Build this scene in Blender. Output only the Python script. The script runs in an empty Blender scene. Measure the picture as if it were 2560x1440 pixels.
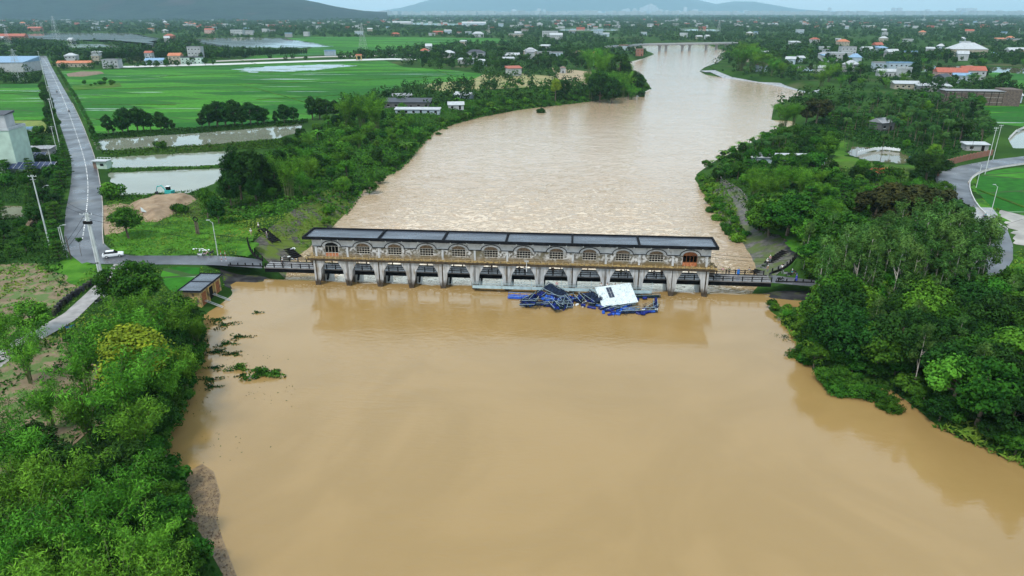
import bpy, bmesh, math, random
import numpy as np
from mathutils import Vector, Matrix
R = math.radians
sc = bpy.context.scene
col = sc.collection
rnd = random.Random(7)
RN = np.random.RandomState(11)

# ------------------------------------------------------------ camera, sky, sun, exposure
PITCH, FPX, CH = R(21.5), 1750.0, 56.0
cam = bpy.data.objects.new('camera', bpy.data.cameras.new('camera'))
col.objects.link(cam)
cam.location = (0, 0, CH)
cam.rotation_euler = (R(90) - PITCH, 0, 0)
cam.data.sensor_width = 36
cam.data.lens = 36 * FPX / 2560
cam.data.clip_start = 0.5
cam.data.clip_end = 60000
sc.camera = cam
SUN_EL, SUN_AZ = R(58), R(215)          # sun up behind the left shoulder, veiled by cloud
w = bpy.data.worlds.new('World'); sc.world = w; w.use_nodes = True
nt = w.node_tree; nt.nodes.clear()
N = nt.nodes.new; L = nt.links.new
out = N('ShaderNodeOutputWorld'); bg = N('ShaderNodeBackground'); bg.inputs['Strength'].default_value = 0.062
sky = N('ShaderNodeTexSky'); sky.sky_type = 'NISHITA'; sky.sun_disc = False
sky.sun_elevation = SUN_EL; sky.sun_rotation = SUN_AZ; sky.dust_density = 2.0; sky.air_density = 1.0
tc = N('ShaderNodeTexCoord'); mp = N('ShaderNodeMapping'); mp.inputs['Scale'].default_value = (1, 1, 5)
nz = N('ShaderNodeTexNoise'); nz.inputs['Scale'].default_value = 2.2; nz.inputs['Detail'].default_value = 5
cr = N('ShaderNodeValToRGB')
cr.color_ramp.elements[0].position = 0.3; cr.color_ramp.elements[0].color = (6.6, 7.7, 8.6, 1)
cr.color_ramp.elements[1].position = 0.7; cr.color_ramp.elements[1].color = (8.2, 9.1, 9.6, 1)
mx = N('ShaderNodeMix'); mx.data_type = 'RGBA'; mx.inputs[0].default_value = 0.86
L(tc.outputs['Generated'], mp.inputs[0]); L(mp.outputs[0], nz.inputs[0]); L(nz.outputs[0], cr.inputs[0])
L(sky.outputs[0], mx.inputs[6]); L(cr.outputs[0], mx.inputs[7]); sz = N('ShaderNodeSeparateXYZ'); L(tc.outputs['Generated'], sz.inputs[0])
hb_ = N('ShaderNodeMapRange'); hb_.inputs[1].default_value = 0.0; hb_.inputs[2].default_value = .75; hb_.inputs[3].default_value = 1.42; hb_.inputs[4].default_value = .9
vm = N('ShaderNodeVectorMath'); vm.operation = 'SCALE'; L(sz.outputs[2], hb_.inputs[0]); L(mx.outputs[2], vm.inputs[0]); L(hb_.outputs[0], vm.inputs['Scale']); L(vm.outputs[0], bg.inputs[0]); L(bg.outputs[0], out.inputs[0])
sl = bpy.data.lights.new('sun', 'SUN'); sl.energy = 1.5; sl.angle = R(14); sl.color = (1, .96, .9)
so = bpy.data.objects.new('sun', sl); col.objects.link(so)
so.rotation_euler = (R(90) - SUN_EL, 0, -SUN_AZ + math.pi)
sc.view_settings.view_transform = 'Standard'; sc.view_settings.look = 'None'
sc.view_settings.exposure = 1.22; sc.view_settings.gamma = 1
sc.cycles.max_bounces = 5; sc.cycles.diffuse_bounces = 2; sc.cycles.glossy_bounces = 3
sc.cycles.transmission_bounces = 3; sc.cycles.volume_bounces = 1; sc.cycles.transparent_max_bounces = 4

# ------------------------------------------------------------ photo pixel (2560 wide) -> point on a level
CP, SP = math.cos(PITCH), math.sin(PITCH)
def G(px, py, z=2.5):
    a = px - 1280; b = 720 - py
    dy = FPX * CP + b * SP; dz = -FPX * SP + b * CP
    t = (z - CH) / dz
    return (a * t, dy * t)
def Zat(py, y):                         # height seen at row py on the plane at forward distance y
    b = 720 - py
    return CH + (-FPX * SP + b * CP) * y / (FPX * CP + b * SP)
def GP(pts, z=2.5): return [G(x, y, z) for x, y in pts]

# ------------------------------------------------------------ materials
def mat(name, c1, c2=None, scale=1.0, rough=0.8, lo=.35, hi=.65, bump=0, bscale=None, spec=0.4, coord='pos', detail=5,
        c3=None, s3=1, p3=(.6, .7), stretch=None, obj_rand=0, rough2=None, metallic=0):
    m = bpy.data.materials.new(name); m.use_nodes = True; t = m.node_tree; b = t.nodes['Principled BSDF']
    n = t.nodes.new; l = t.links.new
    b.inputs['Roughness'].default_value = rough; b.inputs['Specular IOR Level'].default_value = spec
    b.inputs['Metallic'].default_value = metallic
    b.inputs['Base Color'].default_value = (*c1, 1)
    if coord == 'pos': src = n('ShaderNodeNewGeometry').outputs['Position']
    else: src = n('ShaderNodeTexCoord').outputs['Object']
    if stretch:
        q = n('ShaderNodeMapping'); q.inputs['Scale'].default_value = stretch[:3]
        if len(stretch) > 3: q.inputs['Rotation'].default_value = (0, 0, stretch[3])
        l(src, q.inputs[0]); src = q.outputs[0]
    m['_'] = 0
    if c2:
        z = n('ShaderNodeTexNoise'); z.inputs['Scale'].default_value = scale; z.inputs['Detail'].default_value = detail
        l(src, z.inputs[0])
        k = n('ShaderNodeValToRGB'); k.color_ramp.elements[0].position = lo; k.color_ramp.elements[1].position = hi
        k.color_ramp.elements[0].color = (*c1, 1); k.color_ramp.elements[1].color = (*c2, 1)
        l(z.outputs[0], k.inputs[0]); o = k.outputs[0]
        if c3:
            z3 = n('ShaderNodeTexNoise'); z3.inputs['Scale'].default_value = s3; z3.inputs['Detail'].default_value = 4
            l(src, z3.inputs[0]); r3 = n('ShaderNodeMapRange'); r3.inputs[1].default_value = p3[0]; r3.inputs[2].default_value = p3[1]
            l(z3.outputs[0], r3.inputs[0]); x = n('ShaderNodeMix'); x.data_type = 'RGBA'
            l(r3.outputs[0], x.inputs[0]); l(o, x.inputs[6]); x.inputs[7].default_value = (*c3, 1); o = x.outputs[2]
        if obj_rand:
            oi = n('ShaderNodeObjectInfo'); hs = n('ShaderNodeHueSaturation')
            r1 = n('ShaderNodeMapRange'); r1.inputs[3].default_value = 1 - obj_rand; r1.inputs[4].default_value = 1 + obj_rand
            r2 = n('ShaderNodeMapRange'); r2.inputs[3].default_value = .5 - .016; r2.inputs[4].default_value = .5 + .014
            fr = n('ShaderNodeMath'); fr.operation = 'FRACT'; ml = n('ShaderNodeMath'); ml.operation = 'MULTIPLY'; ml.inputs[1].default_value = 7.13
            l(oi.outputs['Random'], r1.inputs[0]); l(oi.outputs['Random'], ml.inputs[0]); l(ml.outputs[0], fr.inputs[0]); l(fr.outputs[0], r2.inputs[0])
            l(r1.outputs[0], hs.inputs['Value']); l(r2.outputs[0], hs.inputs['Hue']); l(o, hs.inputs['Color']); o = hs.outputs[0]
        l(o, b.inputs['Base Color'])
        if rough2 is not None:
            rr = n('ShaderNodeMapRange'); rr.inputs[1].default_value = lo; rr.inputs[2].default_value = hi
            rr.inputs[3].default_value = rough; rr.inputs[4].default_value = rough2
            l(z.outputs[0], rr.inputs[0]); l(rr.outputs[0], b.inputs['Roughness'])
    if bump:
        z = n('ShaderNodeTexNoise'); z.inputs['Scale'].default_value = bscale or scale * 3; z.inputs['Detail'].default_value = 4
        l(src, z.inputs[0]); u = n('ShaderNodeBump'); u.inputs['Strength'].default_value = 1; u.inputs['Distance'].default_value = bump
        l(z.outputs[0], u.inputs['Height']); l(u.outputs[0], b.inputs['Normal'])
    return m
def leafmat(name, dark, light, scale=.9, rand=.25, lo=.35, hi=.68):
    return mat(name, dark, light, scale=scale, rough=.7, lo=lo, hi=hi, spec=.04, coord='obj', detail=3, obj_rand=rand)
M = {}
M['grass'] = mat('grass', (.030, .085, .010), (.065, .16, .016), .12, .9, spec=.05, c3=(.10, .12, .035), s3=.05, p3=(.5, .75), bump=.15, bscale=2)
M['ground'] = mat('ground', (.014, .042, .008), (.036, .088, .014), .03, .95, spec=.03, c3=(.085, .085, .04), s3=.012, p3=(.58, .72), bump=.2, bscale=1.2)
M['soil'] = mat('soil', (.14, .105, .06), (.21, .16, .095), .35, .95, bump=.1, bscale=3, c3=(.08, .13, .03), s3=.5, p3=(.48, .58))
M['sand'] = mat('sand', (.17, .115, .07), (.30, .22, .14), .3, .95, bump=.2, bscale=1.5)
M['asphalt'] = mat('wet_asphalt', (.045, .048, .056), (.085, .088, .10), .12, .45, lo=.35, hi=.65, rough2=.25, spec=.3, c3=(.12, .117, .112), s3=.07, p3=(.55, .75))
M['paint'] = mat('road_paint', (.75, .75, .72), rough=.6)
M['concrete'] = mat('concrete', (.26, .25, .22), (.40, .385, .35), 1.2, .85, bump=.02, bscale=8)
M['conc_lt'] = mat('pale_concrete', (.42, .43, .42), (.55, .56, .55), .8, .8)
M['conc_dk'] = mat('dark_wet_concrete', (.014, .014, .016), (.040, .040, .042), .5, .75, spec=.15, bump=.03, bscale=4, c3=(.06, .075, .02), s3=.35, p3=(.52, .66))
M['revet'] = mat('stone_revetment', (.05, .048, .045), (.13, .12, .11), .9, .7, bump=.08, bscale=5, c3=(.07, .10, .02), s3=.28, p3=(.47, .6))
M['revetg'] = mat('grassy_stone_bank', (.045, .043, .038), (.11, .10, .085), .9, .8, spec=.1, bump=.08, bscale=5, c3=(.085, .125, .018), s3=.22, p3=(.40, .52))
M['black'] = mat('blackened_concrete', (.006, .006, .007), (.020, .019, .018), 2.0, .85, spec=.06)
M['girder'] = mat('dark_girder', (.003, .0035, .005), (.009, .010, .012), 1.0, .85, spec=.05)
M['deck'] = mat('wet_deck', (.13, .125, .125), (.22, .21, .21), .5, .35, rough2=.2)
M['pole'] = mat('pole_concrete', (.40, .43, .42), (.52, .55, .54), .8, .8)
M['steel'] = mat('painted_steel', (.30, .42, .46), (.42, .54, .58), 1.5, .5, spec=.5)
M['galv'] = mat('galvanised_steel', (.33, .35, .36), (.45, .47, .48), 2, .45, metallic=.3)
M['rust'] = mat('rusty_iron', (.17, .055, .02), (.30, .11, .04), 3, .85, c3=(.07, .03, .015), s3=2)
M['dark'] = mat('dark_void', (.008, .007, .006), rough=.8, spec=.1)
M['bark'] = mat('bark', (.07, .055, .04), (.14, .11, .08), 3, .9)
M['barkpale'] = mat('pale_bark', (.30, .27, .23), (.45, .42, .37), 3, .85)
M['culm'] = mat('bamboo_culm', (.055, .075, .02), (.11, .13, .045), 1, .6)
M['rubber'] = mat('rubber', (.015, .015, .016), rough=.7)
M['white'] = mat('white_paint', (.72, .75, .76), (.6, .64, .66), 2, .5)
M['roofwet'] = mat('wet_roof_felt', (.034, .042, .058), (.075, .09, .118), .5, .34, lo=.35, hi=.7, rough2=.18, spec=.5, stretch=(.25, 1, 1, 0))
M['roofrim'] = mat('black_roof_rim', (.004, .005, .007), (.012, .013, .016), 1.2, .85, spec=.08)
def leaf_all():
    M['l_broad'] = leafmat('broad_leaves', (.011, .048, .006), (.052, .150, .014))
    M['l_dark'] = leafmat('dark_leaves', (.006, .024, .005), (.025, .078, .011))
    M['l_light'] = leafmat('light_leaves', (.030, .10, .010), (.095, .235, .020))
    M['l_bamboo'] = leafmat('bamboo_leaves', (.022, .085, .008), (.12, .31, .026), scale=.5)
    M['l_yellow'] = leafmat('yellow_leaves', (.07, .12, .010), (.19, .24, .016))
    M['l_euca'] = leafmat('eucalypt_leaves', (.016, .056, .010), (.095, .20, .042), scale=.6)
    M['l_palm'] = leafmat('palm_leaves', (.016, .050, .012), (.045, .11, .022))
    M['l_red'] = leafmat('reddish_leaves', (.016, .024, .008), (.050, .052, .014))
    M['l_far'] = mat('far_leaves', (.012, .038, .010), (.036, .088, .018), .05, .9, spec=.02, c3=(.03, .05, .02), s3=.01)
    M['l_weed'] = mat('weeds', (.040, .11, .012), (.11, .22, .022), .35, .8, spec=.04, c3=(.15, .20, .03), s3=.12, p3=(.5, .66))
leaf_all()

# ------------------------------------------------------------ object helpers
def tag(o, label=None, cat=None, group=None, kind=None):
    if label: o['label'] = label
    if cat: o['category'] = cat
    if group: o['group'] = group
    if kind: o['kind'] = kind
    return o
def thing(name, label, cat, loc=(0, 0, 0), rz=0, group=None):
    o = bpy.data.objects.new(name, None); col.objects.link(o); o.location = loc; o.rotation_euler = (0, 0, rz)
    o.empty_display_size = .2
    return tag(o, label, cat, group)
class MB:
    def __init__(s): s.v = []; s.f = []
    def add(s, vs, fs):
        k = len(s.v); s.v += [tuple(v) for v in vs]; s.f += [tuple(i + k for i in f) for f in fs]; return s
    def box(s, c, d, rz=0, mtx=None):
        vs = []
        for x in (-.5, .5):
            for y in (-.5, .5):
                for z in (-.5, .5):
                    X, Y, Z = x * d[0], y * d[1], z * d[2]
                    if mtx is not None: q = mtx @ Vector((X, Y, Z)); X, Y, Z = q
                    elif rz: X, Y = X * math.cos(rz) - Y * math.sin(rz), X * math.sin(rz) + Y * math.cos(rz)
                    vs.append((c[0] + X, c[1] + Y, c[2] + Z))
        return s.add(vs, [(0, 1, 3, 2), (4, 6, 7, 5), (0, 4, 5, 1), (2, 3, 7, 6), (0, 2, 6, 4), (1, 5, 7, 3)])
    def tube(s, p, q, r0, r1=None, n=6):
        r1 = r0 if r1 is None else r1; p = Vector(p); q = Vector(q); d = (q - p)
        if d.length < 1e-6: return s
        d.normalize(); a = d.orthogonal().normalized(); b = d.cross(a); vs = []
        for c, r in ((p, r0), (q, r1)):
            for i in range(n):
                t = 2 * math.pi * i / n; vs.append(c + (a * math.cos(t) + b * math.sin(t)) * r)
        return s.add(vs, [(i, (i + 1) % n, n + (i + 1) % n, n + i) for i in range(n)] + [tuple(range(n))[::-1], tuple(range(n, 2 * n))])
    def path(s, pts, r, n=6):
        rr = r if isinstance(r, (list, tuple)) else [r] * len(pts)
        for i in range(len(pts) - 1): s.tube(pts[i], pts[i + 1], rr[i], rr[i + 1], n)
        return s
    def ext(s, poly, v0, v1, ax='v'):      # polygon in (x,z) extruded along y, or in (x,y) along z
        n = len(poly)
        if ax == 'v': vs = [(a, v0, b) for a, b in poly] + [(a, v1, b) for a, b in poly]
        else: vs = [(a, b, v0) for a, b in poly] + [(a, b, v1) for a, b in poly]
        return s.add(vs, [tuple(range(n)), tuple(range(n, 2 * n))[::-1]] + [(i, n + i, n + (i + 1) % n, (i + 1) % n) for i in range(n)])
    def ball(s, c, r, n=8, m=5):
        rx, ry, rz = r if isinstance(r, (tuple, list)) else (r, r, r); vs = [(c[0], c[1], c[2] + rz)]
        for j in range(1, m):
            for i in range(n):
                t = math.pi * j / m; p = 2 * math.pi * i / n
                vs.append((c[0] + rx * math.sin(t) * math.cos(p), c[1] + ry * math.sin(t) * math.sin(p), c[2] + rz * math.cos(t)))
        vs.append((c[0], c[1], c[2] - rz)); fs = [(0, 1 + i, 1 + (i + 1) % n) for i in range(n)]
        for j in range(m - 2):
            for i in range(n): a = 1 + j * n; fs.append((a + i, a + n + i, a + n + (i + 1) % n, a + (i + 1) % n))
        a = 1 + (m - 2) * n; fs += [(a + i, len(vs) - 1, a + (i + 1) % n) for i in range(n)]
        return s.add(vs, fs)
    def torus(s, c, R_, r, ax='y', n=16, m=6):
        vs = []
        for i in range(n):
            t = 2 * math.pi * i / n
            for j in range(m):
                q = 2 * math.pi * j / m; a = (R_ + r * math.cos(q)) * math.cos(t); b = (R_ + r * math.cos(q)) * math.sin(t); h = r * math.sin(q)
                vs.append((c[0] + a, c[1] + h, c[2] + b) if ax == 'y' else (c[0] + h, c[1] + a, c[2] + b) if ax == 'x' else (c[0] + a, c[1] + b, c[2] + h))
        return s.add(vs, [(i * m + j, ((i + 1) % n) * m + j, ((i + 1) % n) * m + (j + 1) % m, i * m + (j + 1) % m) for i in range(n) for j in range(m)])
    def mesh(s, name, m):
        me = bpy.data.meshes.new(name); me.from_pydata(s.v, [], s.f); me.materials.append(m)
        b = bmesh.new(); b.from_mesh(me); bmesh.ops.recalc_face_normals(b, faces=b.faces); b.to_mesh(me); b.free(); return me
    def build(s, name, m, parent=None, smooth=False):
        me = s.mesh(name, m)
        if smooth: me.polygons.foreach_set('use_smooth', [True] * len(me.polygons))
        return link(name, me, parent)
def link(name, me, parent=None):
    o = bpy.data.objects.new(name, me); col.objects.link(o)
    if parent: o.parent = parent
    return o
def npmesh(name, V, F, m, smooth=False):    # V (n,3), F (k,4) or (k,3)
    me = bpy.data.meshes.new(name); V = np.asarray(V, np.float32); F = np.asarray(F, np.int32)
    k = F.shape[1]; me.vertices.add(len(V)); me.vertices.foreach_set('co', V.ravel())
    me.loops.add(F.size); me.loops.foreach_set('vertex_index', F.ravel())
    me.polygons.add(len(F)); me.polygons.foreach_set('loop_start', np.arange(0, F.size, k, dtype=np.int32))
    me.update(calc_edges=True)
    if smooth: me.polygons.foreach_set('use_smooth', np.ones(len(F), bool))
    me.materials.append(m); me.validate(); return me
def copy_tree(o, loc=None, rz=None, s=None, label=None, group=None, parent=None, mats=None):
    c = o.copy(); col.objects.link(c)
    if parent: c.parent = parent
    if loc is not None: c.location = loc
    if rz is not None: c.rotation_euler = (0, 0, rz)
    if s is not None: c.scale = s if isinstance(s, tuple) else (s, s, s)
    if label: c['label'] = label
    if group: c['group'] = group
    for ch in KIDS.get(o.name, []): copy_tree(ch, parent=c)
    return c
KIDS = {}
def kids(o):
    KIDS[o.name] = [c for c in col.objects if c.parent == o]
    for c in KIDS[o.name]: KIDS[c.name] = [d for d in col.objects if d.parent == c]

def vnoise(x, y, seed=0):
    xi = np.floor(x).astype(np.int64); yi = np.floor(y).astype(np.int64); fx = x - xi; fy = y - yi
    def hsh(a, b):
        h = (a * 374761393 + b * 668265263 + seed * 974711) & 0x7fffffff; h = ((h ^ (h >> 13)) * 1274126177) & 0x7fffffff
        return ((h ^ (h >> 16)) & 0xffff) / 65535.0
    fx = fx * fx * (3 - 2 * fx); fy = fy * fy * (3 - 2 * fy)
    a = hsh(xi, yi); b = hsh(xi + 1, yi); c = hsh(xi, yi + 1); d = hsh(xi + 1, yi + 1)
    return (a * (1 - fx) + b * fx) * (1 - fy) + (c * (1 - fx) + d * fx) * fy
def fbm(x, y, o=4, seed=0): return sum(vnoise(x * 2 ** i, y * 2 ** i, seed + i) / 2 ** i for i in range(o)) / sum(1 / 2 ** i for i in range(o))
def inside(px, py, poly):
    px = np.asarray(px, float); py = np.asarray(py, float); r = np.zeros(px.shape, bool); n = len(poly)
    for i in range(n):
        x1, y1 = poly[i]; x2, y2 = poly[(i + 1) % n]
        c = ((y1 > py) != (y2 > py)) & (px < (x2 - x1) * (py - y1) / ((y2 - y1) or 1e-9) + x1); r ^= c
    return r
def pdist(px, py, poly, closed=True):
    px = np.asarray(px, float); py = np.asarray(py, float); d = np.full(px.shape, 1e9); n = len(poly)
    for i in range(n if closed else n - 1):
        x1, y1 = poly[i]; x2, y2 = poly[(i + 1) % n]; dx, dy = x2 - x1, y2 - y1; q = dx * dx + dy * dy + 1e-9
        t = np.clip(((px - x1) * dx + (py - y1) * dy) / q, 0, 1); d = np.minimum(d, np.hypot(px - x1 - t * dx, py - y1 - t * dy))
    return d

# ------------------------------------------------------------ the river, the ponds, the roads: outlines
RIVER_PX = [(560,1700),(560,1440),(500,1330),(455,1290),(470,1240),(430,1180),(405,1120),(420,1060),(455,1010),(478,960),(495,900),(515,830),(505,790),(545,765),(583,735),
 (572,712),(590,703),(640,705),(672,701),(690,695),(705,688),(722,655),(770,620),(792,598),(830,568),(868,528),(905,480),(940,452),(985,432),(1010,412),
 (1028,392),(1045,372),(1062,352),(1085,330),(1130,312),(1200,293),(1290,276),(1350,268),(1430,260),(1500,250),(1590,238),(1628,222),(1618,205),
 (1560,185),(1570,160),(1622,141),(1636,135),(1600,127),(1560,118),(1620,112),(1700,109),(1770,112),(1800,123),(1822,127),(1800,134),(1808,145),(1790,160),(1762,168),(1748,178),
 (1765,187),(1830,197),(1900,206),(1960,217),(2005,228),(2028,236),(1990,244),(1935,262),(1928,300),(1985,303),(1990,318),(1935,328),(1900,345),(1850,372),(1790,400),(1745,432),
 (1736,447),(1755,475),(1768,500),(1790,535),(1822,572),(1845,590),(1862,612),(1880,640),(1890,660),(1900,690),(1876,716),(1885,730),(1930,744),(1990,750),(2060,752),(2120,757),(2130,775),(2060,772),
 (1985,768),(1925,765),(1918,772),(1950,795),(1990,835),(2010,870),(2050,890),(2030,920),(2080,945),(2150,960),(2230,975),(2290,1020),(2330,1055),(2400,1090),(2480,1125),(2560,1158),(2700,1230),(3000,1700)]
LOW_Z = -2.3                          # the tail water stands lower than the pool above the gates
RIVER = [G(x, y, LOW_Z if y <= 685 else 0) for x, y in RIVER_PX]
POND_PX = {
 'p1': [(228,348),(330,343),(500,332),(640,320),(757,308),(750,330),(690,348),(560,360),(420,368),(300,376),(243,378)],
 'p2': [(275,393),(420,385),(592,376),(585,395),(575,413),(420,418),(280,421)],
 'p3': [(268,432),(420,426),(572,420),(560,440),(535,462),(470,484),(380,486),(300,490),(278,460)],
 'p4': [(2128,366),(2235,372),(2285,398),(2260,410),(2165,402),(2118,385)],
 'p5': [(2255,166),(2330,163),(2560,170),(2700,178),(2700,192),(2560,186),(2300,180)],
 'p6': [(2520,345),(2550,325),(2600,318),(2600,372),(2530,372)],
 'p7': [(1990,165),(2035,165),(2030,178),(1985,178)],
 'p8': [(0,512),(55,515),(60,545),(0,548)]}
PONDS = {k: GP(v, 2.1) for k, v in POND_PX.items()}
LR_L = [(96,140),(104,165),(116,200),(132,255),(150,312),(168,365),(178,400),(180,430),(176,470),(164,530),(160,590),(166,630),(205,660)]
LR_R = [(116,140),(128,165),(150,205),(180,258),(205,310),(226,365),(238,400),(246,440),(253,480),(257,530),(255,580),(258,612),(290,636)]
LB_T = [(250,600),(285,632),(330,640),(420,640),(540,640),(600,644),(655,650)]
LB_B = [(210,655),(235,660),(330,662),(420,662),(540,664),(600,668),(655,672)]
RR_L = [(2700,375),(2560,391),(2480,400),(2400,415),(2352,430),(2338,446),(2345,470),(2372,500),(2402,525),(2422,565),(2440,605),(2434,650),(2405,690),(2330,705),(2200,705),(2040,702),(1925,688)]
RR_R = [(2700,398),(2560,412),(2490,422),(2448,434),(2424,452),(2424,478),(2442,515),(2478,550),(2518,575),(2532,612),(2532,650),(2505,692),(2400,725),(2200,722),(2040,718),(1930,708)]
ROADS = [GP(LR_L + LR_R[::-1]), GP(LB_T + LB_B[::-1]), GP(RR_L + RR_R[::-1])]
DIRT = GP([(2490,500),(2600,540),(2600,620),(2540,615),(2530,590)])
RICE_PX = {
 'f_main': [(150,178),(330,172),(560,162),(960,151),(1010,168),(1130,176),(1210,186),(1180,200),(1010,215),(960,232),(840,262),(770,302),(500,322),(300,335),(232,338),(206,290),(176,232)],
 'f_left': [(-60,212),(98,210),(112,268),(118,300),(-60,302)],
 'f_far': [(600,150),(830,136),(960,126),(1120,112),(1290,106),(1240,96),(1000,93),(800,92),(715,96),(790,112),(760,132),(640,140)],
 'f_right': [(2445,440),(2480,428),(2560,417),(2700,400),(2700,600),(2560,540),(2480,520),(2440,478)],
 'f_right2': [(2455,265),(2560,262),(2700,262),(2700,330),(2560,318),(2480,308)],
 'f_right3': [(2460,180),(2700,192),(2700,230),(2520,215)],
 'f_pump': [(410,672),(450,668),(500,671),(496,700),(490,728),(455,733),(428,730),(412,712),(402,690)]}
RICE = {k: GP(v) for k, v in RICE_PX.items()}
FLOOD_PX = {
 'w1': [(30,86),(150,82),(330,83),(392,97),(388,117),(330,106),(240,99),(165,102),(60,95)],
 'w2': [(490,97),(600,94),(700,95),(775,107),(828,117),(700,120),(560,118),(500,110)],
 'w3': [(590,172),(690,166),(850,161),(880,165),(760,178),(620,181)],
 'w4': [(160,112),(250,110),(300,118),(180,120)],
 'w5': [(1400,72),(1545,72),(1545,77),(1400,77)],
 'w6': [(1000,56),(1110,58),(1215,60),(1215,63),(1100,64),(1000,60)],
 'w7': [(1700,72),(1800,74),(1800,78),(1700,77)]}
FLOOD = {k: GP(v) for k, v in FLOOD_PX.items()}
CASSAVA = GP([(-80,668),(98,660),(165,700),(178,722),(120,775),(0,850),(-80,900)])
CASSAVA2 = GP([(-80,930),(60,860),(180,840),(260,960),(230,1100),(60,1180),(-80,1180)])

# dam frame
DO = (-42.8, 144.1); DA = R(-4.8); DC, DS = math.cos(DA), math.sin(DA); BAY = 6.975
def D(u, v, z=0): return (DO[0] + u * DC - v * DS, DO[1] + u * DS + v * DC, z)
def level(x, y): return LOW_Z * np.clip((-(x - DO[0]) * DS + (y - DO[1]) * DC - 1) / 5, 0, 1)
# ------------------------------------------------------------ terrain
def hland(x, y):
    x = np.asarray(x, float); y = np.asarray(y, float)
    d = pdist(x, y, RIVER); d = np.where(inside(x, y, RIVER), -d, d)
    lv = LOW_Z * np.clip((-(x - DO[0]) * DS + (y - DO[1]) * DC - 1) / 5, 0, 1) * (np.abs(x) < 1e9)
    z = np.clip(lv + d * .42, lv - 3, 2.5)
    for P in PONDS.values():
        near = (x > min(p[0] for p in P) - 3) & (x < max(p[0] for p in P) + 3) & (y > min(p[1] for p in P) - 3) & (y < max(p[1] for p in P) + 3)
        if near.any():
            xx, yy = x[near], y[near]; dd = pdist(xx, yy, P); ins = inside(xx, yy, P)
            q = np.where(ins, np.clip(dd / .8, 0, 1), 0); z[near] -= q * 1.0
    return z
def H1(x, y): return float(hland(np.array([x]), np.array([y]))[0])
def fan(umin, umax, nu, t0, t1, r, off=80):
    u = np.linspace(umin, umax, nu); t = [t0]
    while t[-1] < t1: t.append(t[-1] * r)
    t = np.array(t); T, U = np.meshgrid(t, u, indexing='ij'); X = U * T; Y = T - off
    a = np.arange(len(t) * nu).reshape(len(t), nu)
    F = np.stack([a[:-1, :-1], a[:-1, 1:], a[1:, 1:], a[1:, :-1]], -1).reshape(-1, 4)
    return X.ravel(), Y.ravel(), F
X, Y, F_ = fan(-1.5, 1.5, 560, 60, 38000, 1.0077)
Z = hland(X, Y)
far = np.clip((Y - 300) / 500, 0, 1)
Z = Z + np.where(Z > 2.4, (fbm(X / 9, Y / 9, 3) - .5) * .12, 0) * (1 - far)
o = link('ground', npmesh('ground', np.stack([X, Y, Z], 1), F_, M['ground'], True)); tag(o, kind='structure')

# river sheet, stepping down through the gates
X, Y, F_ = fan(-.66, .86, 720, 90, 1700, 1.0042)
V = -(X - DO[0]) * DS + (Y - DO[1]) * DC; U = (X - DO[0]) * DC + (Y - DO[1]) * DS
st = np.clip((V - 2.6) / 3.2, 0, 1); Z = LOW_Z * st * st * (3 - 2 * st)
turb = np.clip((V - 3) / 5, 0, 1) * np.exp(-np.clip(V - 5, 0, 999) / 85.) * np.clip((U + 14) / 14, .12, 1) * np.clip((98 - U) / 14, .12, 1)
n1 = 1 - np.abs(2 * fbm(X / 7, Y / 3.2, 4, 3) - 1); n2 = fbm(X / 2.2, Y / 1.1, 3, 9)
Z = Z + turb * ((n1 - .6) * 1.25 + (n2 - .5) * .5) + (fbm(X / 16, Y / 7, 3, 5) - .5) * .10 * np.clip(V / 40 + .3, .25, 1)
gate = np.exp(-((V - 1.0) / 1.8) ** 2) * ((U > -2) & (U < 86)); Z = Z + gate * (fbm(X / 1.6, Y / .9, 3, 21) - .5) * .55
k = Y > 1180; Z = np.where(k, LOW_Z, Z)
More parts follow.
